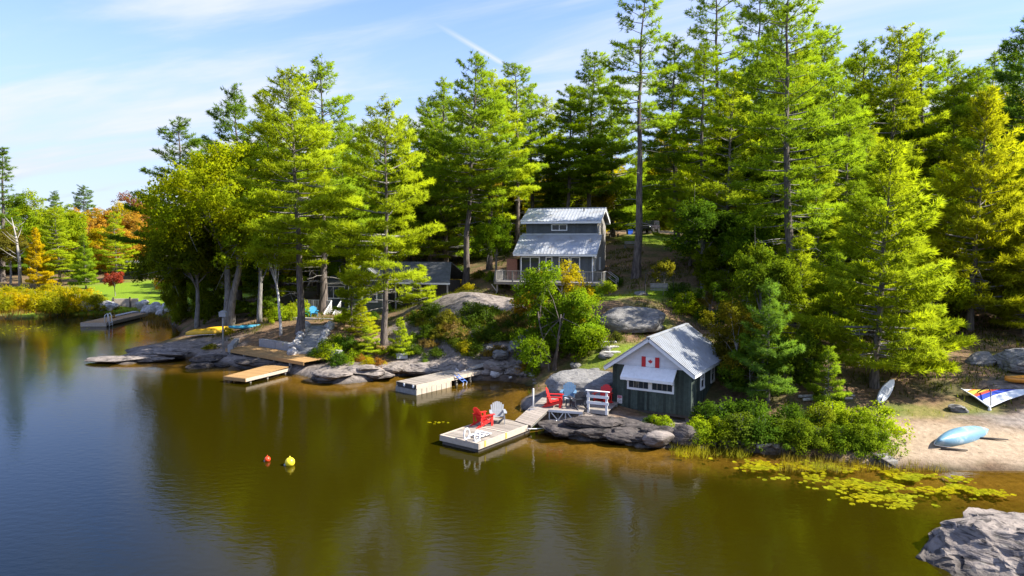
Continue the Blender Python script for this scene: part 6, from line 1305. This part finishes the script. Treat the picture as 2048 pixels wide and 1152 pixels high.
# ================================================================== LEFT COTTAGE
LZ = 2.5; lo = at_y(766, 628, 66.0); LRz = R(-14)
lc = thing('left_cottage', 'low slate green cottage with white trim half hidden by the crooked pine', 'cottage', (lo.x, lo.y, LZ), LRz); lff = frame((lo.x, lo.y, LZ), LRz)
def build_left():
    W, D = 3.6, 5.0; x0 = -W
    MB().box(x0, 0, 0, D, -0.6, 3.0).build('core', M['charcoal2'], lc)
    z = 0; m = MB()
    for k in range(20): m.box(x0-0.01, 0.01, -0.018-0.004*(k % 2), -0.002, -0.3+k*0.165, -0.3+k*0.165+0.155)
    m.build('front_siding', M['charcoal2'], lc)
    MB().prism([(x0, 3.0), (0, 3.0), (-W/2, 4.35)], 'y', 0, 0.08).build('gable', M['charcoal2'], lc)
    c = -W/2; ov = 0.55; ex = W/2+0.45; s = 1.35/(W/2); zr = 4.5; ze = zr-s*ex
    for sg_ in (-1, 1):
        m = MB(); a, b, d_, e = Vector((c+sg_*ex, -ov, ze)), Vector((c+sg_*ex, D+ov, ze)), Vector((c, D+ov, zr)), Vector((c, -ov, zr)); u = Vector((0, 0, .06)); m.add([a, b, d_, e, a+u, b+u, d_+u, e+u], [(0,3,2,1),(4,5,6,7),(0,1,5,4),(1,2,6,5),(2,3,7,6),(3,0,4,7)]); m.build('roof', M['shingle'], lc)
        MB().beam((c+sg_*ex, -ov-.02, ze-.06), (c+sg_*.01, -ov-.02, zr-.06), 0.035, 0.18).build('barge_board', M['white'], lc)
    for x in (x0-0.02, -0.06): MB().box(x, x+0.09, -0.045, -0.02, -0.45, 3.0).build('corner_board', M['white'], lc)
    MB().box(x0, 0, -0.045, -0.025, -0.47, -0.33).build('skirt_board', M['white'], lc); MB().box(x0, 0, -0.045, -0.025, 2.85, 3.0).build('frieze_board', M['white'], lc)
    window(lc, -2.2, -0.55, 0.75, 2.2, -0.022, 0.12, 1)
    # right wing with porch
    MB().box(0.05, 6.2, 1.8, 5.2, -0.2, 2.75).build('wing', M['darkwood'], lc)
    m = MB(); a, b, d_, e = Vector((0.03, 0.2, 2.72)), Vector((6.8, 0.2, 2.72)), Vector((5.8, 3.6, 4.55)), Vector((-1.0, 3.6, 4.55)); u = Vector((0, 0, .07)); m.add([a, b, d_, e, a+u, b+u, d_+u, e+u], [(0,3,2,1),(4,5,6,7),(0,1,5,4),(1,2,6,5),(2,3,7,6),(3,0,4,7)]); m.build('roof', M['shingle'], lc)
    m = MB(); a, b, d_, e = Vector((0.03, 6.6, 2.72)), Vector((6.8, 6.6, 2.72)), Vector((5.8, 3.6, 4.55)), Vector((-1.0, 3.6, 4.55)); m.add([a, b, d_, e, a+u, b+u, d_+u, e+u], [(0,3,2,1),(4,5,6,7),(0,1,5,4),(1,2,6,5),(2,3,7,6),(3,0,4,7)]); m.build('roof', M['shingle'], lc)
    MB().box(0.03, 6.8, 0.16, 0.2, 2.58, 2.74).build('eave_board', M['white'], lc)
    for x in (1.2, 3.0, 4.8, 6.5): MB().box(x-.06, x+.06, 0.3, 0.42, -0.4, 2.6).build('porch_post', M['greywood'], lc)
    window(lc, 3.9, 4.6, 0.9, 2.2, 1.79, 0.10, 0); window(lc, 1.2, 2.4, 0.8, 2.2, 1.79, 0.10, 1)
    MB().box(0.05, 6.6, 0.2, 1.8, -0.25, -0.1).build('porch_floor', M['greywood'], lc)
    # left wing behind the deck
    MB().box(-7.0, x0-0.02, 1.2, 5.0, -0.3, 2.35).build('wing', M['charcoal2'], lc)
    m = MB(); a, b, d_, e = Vector((-7.2, 0.7, 2.3)), Vector((x0-.1, 0.7, 2.3)), Vector((x0-.1, 3.2, 3.1)), Vector((-7.2, 3.2, 3.1)); m.add([a, b, d_, e, a+u, b+u, d_+u, e+u], [(0,3,2,1),(4,5,6,7),(0,1,5,4),(1,2,6,5),(2,3,7,6),(3,0,4,7)]); m.build('roof', M['shingle'], lc)
    window(lc, -6.6, -4.6, 0.9, 2.2, 1.18, 0.10, 2)
    # deck with white pickets over a grey panelled skirt
    dko = MB().box(-8.5, x0-0.05, -1.4, 1.15, -0.02, 0.08).build('deck_floor', M['greywood'], lc)
    MB().box(-8.5, x0-1.1, -1.42, -1.36, -1.6, -0.03).build('deck_skirt', M['chairblue'], lc)
    rp = thing('deck_railing', 'white picket railing on the left cottage deck', 'railing', lff(0, 0, 0), LRz)
    picket_rail(rp, (-8.45, -1.38, 0.08), (x0-1.15, -1.38, 0.08), 0.0, 0.9, 'white', 0.15, 1.8, 0.045)
    for y in (-1.5, -2.45+1.0): pass
    s_ = thing('deck_steps', 'white railed steps at the right end of the left cottage deck', 'steps', lff(x0-0.6, -1.42, 0.08), LRz)
    for k in range(6): MB().box(-0.45, 0.45, -0.26*(k+1), -0.26*k, -0.18*(k+1)-.03, -0.18*(k+1)).build('tread', M['greywood'], s_)
    for x in (-0.48, 0.48):
        MB().beam((x, 0, 0.85), (x, -1.6, -0.25), 0.06, 0.06).build('handrail', M['white'], s_); MB().beam((x, 0, -0.1), (x, -1.6, -1.2), 0.04, 0.2).build('stringer', M['greywood'], s_)
        for k in range(10): t = (k+.5)/10; MB().box(x-.02, x+.02, -1.6*t-.02, -1.6*t+.02, -0.1-1.1*t, 0.85-1.1*t).build('picket', M['white'], s_)
build_left()
q = g(607, 634); chair(q, R(35), 'chairgreen', 'green garden chair on the terrace in front of the left cottage')
q = g(627, 633); chair(q, R(25), 'chairsky', 'bright blue garden chair on the terrace in front of the left cottage')
q = g(838, 596); chair(q, R(30), 'chairgrey', 'pale grey chair on the rock beside the left cottage porch')
# ================================================================== RIGHT CABIN
co = gy(1832, 57.0); co.z = 6.3
cb_ = thing('hidden_cabin', 'dark blue cabin mostly hidden behind the right hand pines', 'cabin', co, R(10))
MB().box(0, 4.6, 0, 5, -1.5, 3.6).build('wall', M['navy'], cb_); 
m = MB(); 
metal_roof((-6.5, -0.9, 3.75), (5.0, -0.9, 3.75), (5.0, 2.6, 4.7), (-6.5, 2.6, 4.7), 0.05, 0.3).build('roof', M['metal'], cb_)
MB().box(-6.5, 5.0, -0.96, -0.91, 3.52, 3.80).build('fascia', M['chairgrey'], cb_); MB().box(-6.2, -0.02, 1.0, 5, -1.5, 3.7).build('wing', M['navy'], cb_)
window(cb_, 1.6, 3.6, 1.7, 3.25, 0.0, 0.14, 1, mat='chairgrey'); window(cb_, 0.15, 1.2, 1.9, 3.2, 0.0, 0.12, 0, mat='chairgrey')
MB().box(4.62, 4.66, 0, 4, -1.2, 3.4).build('side_trim', M['navy'], cb_)
# ================================================================== VEHICLE AND YARD
jp = gy(1299, 96.0)
M['jeep'] = mat_plain('black_car_paint', (0.045, 0.042, 0.055), 0.25, 0.2, var=0.05, spec=0.6); M['tyre'] = mat_plain('tyre_rubber', (0.018, 0.018, 0.018), 0.85, var=0.1); M['lamp'] = mat_plain('headlight_glass', (0.75, 0.77, 0.80), 0.15, var=0.03)
car = thing('parked_car', 'boxy black off road car parked at the top of the clearing', 'car', (jp.x, jp.y, jp.z), R(-28))
def build_car():  # nose towards -y
    w = 0.80
    MB().prism([(-2.0, 0.62), (-2.0, 1.02), (-1.90, 1.10), (-0.55, 1.18), (2.0, 1.18), (2.05, 0.62)], 'x', -w, w).build('body', M['jeep'], car, bevel=0.03)
    MB().prism([(-0.50, 1.181), (-0.18, 1.80), (1.95, 1.82), (2.02, 1.181)], 'x', -w+0.05, w-0.05).build('cabin', M['jeep'], car, bevel=0.03)
    MB().add([(-0.66, -0.515, 1.22), (0.66, -0.515, 1.22), (0.62, -0.225, 1.76), (-0.62, -0.225, 1.76), (-0.66, -0.49, 1.22), (0.66, -0.49, 1.22), (0.62, -0.20, 1.76), (-0.62, -0.20, 1.76)], [(0,1,2,3),(7,6,5,4),(0,4,5,1),(1,5,6,2),(2,6,7,3),(3,7,4,0)]).build('windscreen', M['glass'], car)
    for s in (-1, 1):
        for a, b in ((-0.1, 0.75), (0.85, 1.8)): MB().box(*sorted((s*(w-0.06), s*(w-0.035))), a, b, 1.24, 1.70).build('side_window', M['glass'], car)
        MB().lathe([(0.02, 0), (0.10, 0.0), (0.11, 0.03), (0.02, 0.05)], 14).build('headlight', M['lamp'], car, True, loc=(s*0.56, -2.0, 0.92)).rotation_euler = (R(90), 0, 0)
        for y in (-1.35, 1.35):
            t = MB().lathe([(0.22, -.11), (0.36, -.11), (0.40, -.05), (0.40, .05), (0.36, .11), (0.22, .11)], 18).build('wheel', M['tyre'], car, True, loc=(s*0.80, y, 0.40)); t.rotation_euler = (0, R(90), 0)
            MB().lathe([(0.02, -.02), (0.21, -.05), (0.22, .05), (0.02, .03)], 14).build('rim', M['alu'], t, True)
            MB().prism([(y-0.55, 0.72), (y-0.42, 0.90), (y+0.42, 0.90), (y+0.55, 0.72), (y+0.45, 0.72), (y+0.36, 0.83), (y-0.36, 0.83), (y-0.45, 0.72)], 'x', *sorted((s*0.70, s*0.96))).build('fender', M['black'], car)
        MB().box(*sorted((s*0.84, s*1.02)), -0.42, -0.34, 1.22, 1.38).build('mirror', M['black'], car)
    for k in range(7): MB().box(-0.36+k*0.108, -0.36+k*0.108+0.06, -2.02, -1.99, 0.78, 1.02).build('grille_slot', M['black'], car)
    MB().box(-0.82, 0.82, -2.22, -2.02, 0.50, 0.66).build('bumper', M['black'], car); MB().lathe([(0.15, -.1), (0.38, -.1), (0.38, .1), (0.15, .1)], 16).build('spare_wheel', M['tyre'], car, True, loc=(0, 2.18, 1.05)).rotation_euler = (R(90), 0, 0)
build_car()
bp_ = g(1259, 469); bn = thing('storage_bin', 'bright blue bin standing left of the tall pine trunk near the car', 'bin', (bp_.x, bp_.y, bp_.z), 0.3); M['binblue'] = mat_plain('blue_bin', (0.02, 0.10, 0.62), 0.45)
MB().prism([(-0.32, 0), (0.32, 0), (0.38, 0.6), (-0.38, 0.6)], 'y', -0.28, 0.28).build('tub', M['binblue'], bn); MB().box(-0.42, 0.42, -0.33, 0.33, 0.602, 0.66).build('lid', M['binblue'], bn)
def bench(px, py, label, rz, white=False):
    p = g(px, py); t = thing('yard_bench', label, 'bench', p, rz); mt = M['greywood']
    for k in range(3): MB().box(-0.75, 0.75, -0.22+k*0.15, -0.09+k*0.15, 0.42, 0.46).build('seat_slat', mt, t)
    for x in (-0.6, 0.6): MB().box(x-.05, x+.05, -.2, .2, 0, .415).build('leg', mt, t)
    for k in range(2): MB().box(-0.75, 0.75, .22, .25, .6+k*.16, .72+k*.16).build('back_slat', mt, t)
bench(1228, 474, 'grey slatted bench beside the right wall of the main cottage', R(20))
bench(1260, 498, 'grey slatted bench on the lawn left of the tall pine trunk', R(-30))
# garden swing
sp = g(1318, 592); sw = thing('garden_swing', 'dark metal garden swing with pale seat above the big boulder', 'swing', sp, R(-8))
for x in (-1.05, 1.05):
    for y in (-0.55, 0.55): MB().tube([(x*1.08, y, -0.1), (x, y*0.1, 1.75)], 0.028, 6).build('frame_leg', M['iron'], sw)
MB().tube([(-1.1, 0, 1.78), (1.1, 0, 1.78)], 0.03, 6).build('top_bar', M['iron'], sw)
for k in range(4): MB().box(-0.7, 0.7, -0.28+k*0.13, -0.17+k*0.13, 0.46, 0.49).build('seat_slat', M['greywood'], sw)
for k in range(3): MB().box(-0.7, 0.7, 0.24, 0.27, 0.56+k*0.15, 0.68+k*0.15).build('back_slat', M['greywood'], sw)
for x in (-0.66, 0.66): MB().tube([(x, 0.0, 0.49), (x, 0, 1.76)], 0.012, 5).build('hanger', M['iron'], sw)
# ================================================================== ROCKS
p = g(1272, 662); rock(0, 0, 2.7, 2.1, 1.25, 'very large smooth grey boulder on the slope behind the boathouse', 'rock_smooth', 9, 0.36, 0.5, pos=Vector((p.x, p.y+1.2, p.z)), sub=5, rough=0.10, cuts=7)
p = g(1175, 790); rock(0, 0, 2.6, 2.0, 0.95, 'broad grey bedrock hump between the chairs and the boathouse', 'rock_smooth', 17, 0.42, -0.3, pos=Vector((p.x+0.2, p.y+1.0, p.z)), sub=5, rough=0.10, cuts=7)
p = at_z(1990, 1112, 0.0); nr = link('rock_outcrop', rock_mesh('rock_outcrop', 27, 4.9, 3.4, 1.35, M['rock'], 6, 12, 0.16, 0.25), None, (p.x+1.5, p.y-0.2, -0.12), (0, 0, 0.35)); tag(nr, 'big layered rock breaking the water in the near right corner', 'rock')
SR = [(1140,866,1.5,.8,.28),(1200,870,1.7,.8,.3),(1255,874,1.5,.7,.32),(1300,880,1.2,.6,.28),(1180,850,1.5,.8,.32),(1235,852,1.3,.6,.3),(1112,856,1.0,.6,.28),(1280,858,1.3,.6,.25),(1330,866,1.2,.5,.25)]
for k, (px, py, a, b, c) in enumerate(SR): rock(px, py, a, b, c, 'dark fractured ledge of shore rock under the boathouse front', 'rock_dark', 40+k, .4, -.35+.1*(k%3), 'ledges under the boathouse', name='rock_ledge', sub=4, strata=.2, rough=.12)
rock(1375, 882, .95, .7, .5, 'large rounded dark boulder at the waterline below the boathouse corner', 'rock_dark', 61, .3, .2, sub=4, rough=.05, cuts=5); rock(1318, 888, .8, .55, .36, 'smooth brown boulder left of the larger one at the waterline', 'rock', 62, .35, .4, sub=4, rough=.05, cuts=5)
for k, (px, py, s) in enumerate([(1425,890,.28),(1445,885,.22),(1495,892,.30),(1520,898,.22),(1550,898,.25),(1462,893,.18),(1590,902,.2),(1405,900,.18)]): rock(px, py, s*1.3, s, s*.8, 'small brown stone on the shore below the alder bushes', 'rock', 70+k, .35, k, 'stones below the alder bushes', name='shore_stone', sub=2)
rr = random.Random(9)
for k in range(30):
    px = 905+rr.uniform(0, 165); py = 752+rr.uniform(-8, 8)-(6 if px < 980 else 0)+(8 if px > 1040 else 0); s = rr.uniform(.16, .5)*(0.7 if k > 12 else 1)
    rock(px, py, s*1.25, s, s*.8, 'pale broken stone in the rubble along the little bay', ('rock', 'rock_pale')[k % 3 == 0], 90+k, .3, k, 'rubble along the little bay', name='shore_stone', sub=2)
for k, (px, py, a) in enumerate([(990,742,.95),(1025,742,.7),(1010,735,.6),(1045,735,.6),(975,750,.5)]): rock(px, py, a, a*.8, a*.6, ('largest rounded boulder right of the grey dock ramp', 'grey boulder second right of the grey dock ramp', 'angular boulder above the two by the dock ramp', 'boulder beside the yellow orange shrub', 'low boulder under the end of the grey dock')[k], 'rock', 130+k, .3, k, sub=3)
for k in range(16):
    px = 645+rr.uniform(0, 230); py = 757-(px-645)*.045+rr.uniform(-16, 4); s = rr.uniform(.5, 1.5)
    rock(px, py, s*1.3, s*.8, s*.26, 'pinkish cracked slab of shore rock left of the grey dock', 'rock', 150+k, .42, rr.uniform(-.5, .2), 'slabs left of the grey dock', name='rock_slab', sub=4, strata=.12, rough=.1)
for k in range(9):
    px = 235+rr.uniform(0, 150); py = 706+rr.uniform(-8, 14); s = rr.uniform(.8, 1.6); rock(px, py, s*1.7, s*.7, s*.16, 'flat brown slab of rock at the tip of the point', 'rock', 180+k, .42, rr.uniform(-.2, .3), 'slabs at the tip of the point', name='rock_slab', sub=4, strata=.15)
for k in range(9):
    px = 400+rr.uniform(0, 170); py = 722+rr.uniform(-4, 14); s = rr.uniform(.5, 1.1); rock(px, py, s*1.4, s*.8, s*.3, 'dark rock under the edge of the lakeside deck', 'rock_dark', 200+k, .38, rr.uniform(-.5, .5), 'dark rocks under the lakeside deck', name='rock_slab', sub=4, strata=.15)
for k, (px, py, s) in enumerate([(1050,690,1.0),(1070,700,.8),(1030,705,.7),(1000,718,.8),(1055,675,.8),(985,705,.6)]): rock(px, py, s*1.2, s*.8, s*.7, 'grey blocky rock in the outcrop above the bay', 'rock_grey', 220+k, .35, k*.5, 'blocky outcrop above the bay', name='rock_block', sub=3, cuts=14)
for k, (px, py, s) in enumerate([(1915,822,.42),(1500,815,.3),(1210,715,.5),(1190,745,.35),(1215,700,.4),(1150,735,.4),(1285,590,.5)]): rock(px, py, s*1.3, s, s*.6, ('grey rock in the grass left of the windsurf sail', 'stone in the shade behind the boathouse', 'stone beside the footpath above the boathouse', 'flat stone on the footpath near the boathouse', 'upper stone beside the footpath', 'stone near the multi stemmed maple', 'grey rock left of the garden swing')[k], 'rock_grey', 240+k, .35, k, sub=3)
rock(2046, 735, 2.2, 1.2, .8, 'dark bedrock face above the orange kayak', 'rock_grey', 260, .35, .2, sub=4, strata=.15); rock(1965, 590+135, 1.2, .8, .5, 'bedrock block under the golden pine', 'rock_grey', 261, .35, .2, sub=3, strata=.15)
p = g(804, 718); bx2 = thing('utility_box', 'small pale grey box on the rocks left of the old dock', 'box', p, 0.2); MB().box(-.38, .38, -.25, .25, 0, .3).build('body', M['chairgrey'], bx2); MB().box(-.42, .42, -.29, .29, .302, .34).build('lid', M['chairgrey'], bx2)
# stone steps of the footpath
for k, (px, py) in enumerate([(1222, 706), (1219, 695), (1215, 686)]):
    p = g(px, py); tag(MB().box(-.6, .6, -.2, .2, -.12, .10).build('path_step', M['rock_pale'], None, loc=p, bevel=.03), ('lowest flat stone step of the footpath', 'middle flat stone step of the footpath', 'highest flat stone step of the footpath')[k], 'step')
# driftwood, logs and a shore step
for k, (px, py, l, rz) in enumerate([(1655,802,2.6,.12),(1640,796,2.2,.05),(1672,795,1.8,-.05),(1545,900,1.6,.3)]):
    p = g(px, py, .08); o = tag(MB().tube([(-l/2, 0, 0), (0, .05, .04), (l/2, -.03, 0)], [.08, .075, .05], 7).build('log', M['dead'], None, True, loc=p), ('pale log lying on the needles right of the boathouse, nearest', 'shorter pale log just behind the nearest one', 'third pale log at the back of the three', 'grey driftwood on the stones below the alders')[k], 'log'); o.rotation_euler = (0, 0, rz)
p = g(1777, 924); ss = thing('shore_steps', 'little weathered wooden steps at the left corner of the beach', 'steps', p, R(20))
for k in range(3): MB().box(-.28, .28, -.22+k*.24, .0+k*.24, -.1+k*.07, .10+k*.07).build('tread', M['greywood'], ss)
MB().beam((-.32, -.6, .0), (-.32, .6, .22), .07, .12).build('stringer', M['darkwood'], ss)
# ================================================================== FAR LEFT SHORE
fz = 0.45
a5, b5 = at_z(176, 640, fz), at_z(212, 645, fz); dirn = (at_z(296, 626, fz)-b5); ang5 = math.atan2(dirn.y, dirn.x); L5 = min(14, dirn.length)
d5 = thing('far_dock', 'low dock with white ladder on the far left shore', 'dock', (b5.x, b5.y, 0), ang5); W5 = 2.6
pm = MB().box(0, 0.28, 0, W5, -.04, 0).mesh('plank', M['newwood'])
for k in range(int(L5/0.29)): link('plank', pm, d5, (.01+k*.29, 0, fz))
for y in (-.06, W5+.01): MB().box(0, L5, y, y+.05, .12, fz+.01).build('rim_board', M['dockpale'], d5)
MB().box(-.06, -.005, -.05, W5+.05, .02, fz-.01).build('rim_board', M['dockpale'], d5); MB().box(.1, L5, .1, W5-.1, -.6, .1).build('float', M['darkwood'], d5)
fl = thing('far_ladder', 'white ladder with curved rails on the far left dock', 'ladder', frame((b5.x, b5.y, 0), ang5)(.5, -.1, fz), ang5)
for x in (-.3, .3): MB().tube([(x, .35, 0), (x, .3, .75), (x, .05, .95), (x, -.1, .6), (x, -.15, -.8)], .045, 6).build('rail', M['white'], fl, True)
for k in range(3): MB().box(-.3, .3, -.2, -.1, -.1-.25*k, -.06-.25*k).build('tread', M['white'], fl)
for k in range(3):
    p_ = at_z(255+k*9, 636.5-k*1.6, .15+.2*k); 
fs = thing('far_steps', 'three broad pale stone steps down to the far left shore water', 'steps', at_z(252, 641, 0.0), ang5)
for k in range(3): MB().box(0, 5.2, .5*k, .5*k+.7, -.3, .16+.2*k).build('step', M['rock_pale'], fs)
FB_ = [rock_mesh('boulder', 400+k, .8, .6, .5, M['rock_pale'], 3, 7, .08) for k in range(4)]
fb = [(165,619),(172,614),(182,620),(192,616),(203,621),(212,616),(222,620),(228,615),(283,617),(290,612),(300,622),(308,626),(318,621),(326,625),(334,620),(342,624),(312,617),(176,622),(296,628),(322,630)]
for k, (px, py) in enumerate(fb):
    p = g(px, py); o = link('boulder', FB_[k % 4], None, (p.x, p.y, p.z+.2), (0, 0, k*1.3)); q = rr.uniform(.9, 1.6); o.scale = (q, q, q); tag(o, 'pale rounded boulder in the stone bank of the far left shore' if px < 250 else 'pale rounded boulder in the stone pile right of the far dock', 'rock', 'boulders of the far left bank' if px < 250 else 'boulders right of the far dock')
p = g(250, 617); fw_ = thing('timber_wall', 'pale timber retaining wall above the far left dock', 'wall', p, R(8))
for k in range(4): MB().box(-1.6, 1.6, 0, .2, k*.3-.1, k*.3+.19).build('timber', M['dockpale'], fw_)
for x in (-1.4, .6): MB().box(x, x+.14, -.16, -.005, -.2, 1.3).build('post', M['darkwood'], fw_)
p = gy(268, 122); sh = thing('dark_shed', 'dark garage with thin pale roof edge at the back of the far lawn', 'shed', (p.x, p.y, p.z), R(4))
MB().box(-2.9, 3.2, 0, 5, -.5, 3.0).build('wall', M['darkwood'], sh); MB().box(-3.5, 3.8, -.6, 5.5, 3.0, 3.25).build('roof', M['metal'], sh); MB().box(-2.4, 1.6, -.04, -.003, -.4, 2.4).build('door', M['black'], sh)
yb = frame((b5.x, b5.y, 0), ang5)(4.5, 1.6, fz); yt = hull(1.6, .5, .2, 'kyellow', 'kayak', 'small yellow toy boat lying on the far left dock', (yb.x, yb.y, fz+.01), ang5+.3, deck=True)
# ================================================================== WATER PLANTS AND GROUND COVER
def lily(regions, n, seed, name, label):
    rnd = np.random.RandomState(seed); V, Fc, T, Nn = [], [], [], []
    pos_ = []
    for (px, py, rx, ry, w) in regions:
        for k in range(int(n*w)):
            c = at_z(px, py, 0); pos_.append((c.x+rnd.normal(0, rx*.5), c.y+rnd.normal(0, ry*.5)))
    X = np.array(pos_); sd = shore_sd(X[:, 0], X[:, 1]); X = X[sd < -0.05]
    nz = fbm(np.c_[X*0.9, np.zeros(len(X))], 3, 3); X = X[nz > -0.35]
    for x, y in X:
        r = rnd.uniform(.05, .12); a0 = rnd.uniform(0, 6.28); b = len(V); z = .006+rnd.uniform(0, .012); tl = rnd.normal(0, .07, 2); V.append((x, y, z)); m_ = 9
        for k in range(m_+1): a = a0+k*(6.283-.5)/m_; V.append((x+r*math.cos(a), y+r*math.sin(a), z+r*(math.cos(a)*tl[0]+math.sin(a)*tl[1])+.004))
        t = rnd.uniform(0, 1); T += [t]*(m_+2)
        Fc += [(b, b+k+1, b+k+2) for k in range(m_)]
    V = np.array(V); me = leaf_mesh(name, V, np.array(Fc), np.tile([0, 0, 1.0], (len(V), 1)), np.array(T), M['leaf']); o = link(name, me); o.color = (0.33, 0.35, 0.015, 1)
    return tag(o, label, 'water lilies', kind='stuff')
lily([(1640,935,1.3,.7,.12),(1720,945,1.8,.8,.2),(1790,960,2.0,.9,.25),(1850,965,1.8,.8,.2),(1700,970,1.3,.6,.12),(1760,995,1.4,.45,.12),(1900,975,1.6,.6,.15),(1950,985,1.0,.4,.06),(1820,1012,.9,.25,.05),(1560,925,1.4,.4,.08),(1600,955,1.1,.4,.07),(1480,915,1.6,.3,.10),(1420,915,1.2,.25,.08),(1530,935,1.2,.4,.06)], 1350, 2, 'lily_carpet', 'yellow green lily pads floating off the beach on the right')
lily([(80,655,9,3,.3),(180,668,9,3,.15),(20,662,8,3,.2),(300,665,3,2,.05)], 420, 5, 'far_lily_carpet', 'yellow lily pads floating along the far left shore')
lily([(870,845,.8,.3,.5)], 14, 7, 'lily_patch', 'few stray lily pads left of the red chair dock')
def blades(pts_, h, w, k, color, name, label, mat='leaf', seed=1, cat='grass', spread=.10, lean=.5):
    rnd = np.random.RandomState(seed); P_ = np.repeat(np.asarray(pts_, float), k, 0); m = len(P_); P_[:, :2] += rnd.normal(0, spread, (m, 2)); a = rnd.uniform(0, 6.28, m); L = h*rnd.uniform(.5, 1.3, m); d = np.c_[np.cos(a), np.sin(a), np.zeros(m)]; s = np.c_[-np.sin(a), np.cos(a), np.zeros(m)]*w
    tip = P_+d*(L*lean*rnd.uniform(.2, 1, m))[:, None]+np.c_[np.zeros(m), np.zeros(m), L]
    V = np.stack([P_-s, P_+s, tip], 1).reshape(-1, 3); Nn = np.repeat(unit(d*.4+np.array([0, 0, 1.0])), 3, 0); T = np.repeat(rnd.uniform(0, 1, m), 3)
    o = link(name, leaf_mesh(name, V, np.arange(len(V)).reshape(-1, 3), Nn, T, M[mat])); o.color = (*color, 1); return tag(o, label, cat, kind='stuff')
rnd = np.random.RandomState(77)
def scatter(px0, px1, py0, py1, n, z=None, water=False):
    out = []; c = [at_z(a, b, 0 if z is None else z) for a, b in ((px0, py1), (px1, py1), (px1, py0), (px0, py0))]
    u = rnd.rand(n, 2); 
    X = (1-u[:, 1])*((1-u[:, 0])*c[0].x+u[:, 0]*c[1].x)+u[:, 1]*((1-u[:, 0])*c[3].x+u[:, 0]*c[2].x); Y = (1-u[:, 1])*((1-u[:, 0])*c[0].y+u[:, 0]*c[1].y)+u[:, 1]*((1-u[:, 0])*c[3].y+u[:, 0]*c[2].y)
    h = height(X, Y); return np.c_[X, Y, h]
s_ = scatter(1560, 1900, 900, 945, 900); s_ = s_[(s_[:, 2] < .12) & (s_[:, 2] > -.35)]; s_[:, 2] = np.maximum(s_[:, 2], -.05); blades(s_, .34, .010, 4, (0.17, 0.16, 0.04), 'reed_bed', 'straw yellow reeds along the shore beside the lily pads', cat='reeds', seed=3)
s_ = scatter(1345, 1500, 898, 915, 160); s_ = s_[s_[:, 2] < .1]; s_[:, 2] = np.maximum(s_[:, 2], -.05); blades(s_, .4, .012, 5, (0.22, 0.24, 0.03), 'shore_grass', 'bright yellow sedge at the waterline below the boathouse', cat='sedge', seed=4, lean=.9)
s_ = scatter(-80, 360, 620, 650, 2200, z=.2); s_ = s_[(s_[:, 2] < .5) & (s_[:, 2] > -.3)]; s_[:, 2] = np.maximum(s_[:, 2], 0); blades(s_, .6, .03, 3, (0.26, 0.17, 0.06), 'far_reed_bed', 'brown reeds along the far left shore', cat='reeds', seed=5, spread=.3)
# grass and low plants over the clearing and forest floor
X = rnd.uniform(-34, 46, 26000); Y = rnd.uniform(31, 92, 26000); mk_ = masks(X, Y); hh = height(X, Y)
bare = np.maximum.reduce([mk_['r'], mk_['s'], mk_['l']*.8, mk_['d']]); nz = fbm(np.c_[X*.25, Y*.25, X*0], 3, 8)
ok = (hh > .25) & (rnd.rand(len(X)) > bare*1.2) & ((nz > -.05) | (mk_['g'] > .3)); P_ = np.c_[X, Y, hh-.02][ok]
gk = mk_['g'][ok] > .25
blades(P_[gk], .16, .018, 5, (0.14, 0.17, 0.025), 'lawn_grass', 'short dry green grass on the clearing', seed=6, spread=.25)
blades(P_[~gk][:9000], .26, .03, 6, (0.085, 0.11, 0.02), 'forest_undergrowth', 'low green and brown undergrowth on the forest floor', seed=7, spread=.25, cat='undergrowth', lean=.9)

# small groups whose members stand side by side are told apart by their order from the left
ORD = ['leftmost', 'second from left', 'third from left', 'fourth from left', 'fifth from left', 'sixth from left', 'seventh from left', 'eighth from left', 'ninth from left']
groups = {}
for o in scene.objects:
    if o.parent is None and 'group' in o: groups.setdefault((o['group'], o['label']), []).append(o)
for (gname, lab), mem in groups.items():
    if 2 <= len(mem) <= 9 and len(lab.split()) <= 13:
        mem.sort(key=lambda o: o.location.x/max(1.0, o.location.y))
        for k, o in enumerate(mem): o['label'] = lab+', '+(ORD[k] if k < len(mem)-1 else 'rightmost')
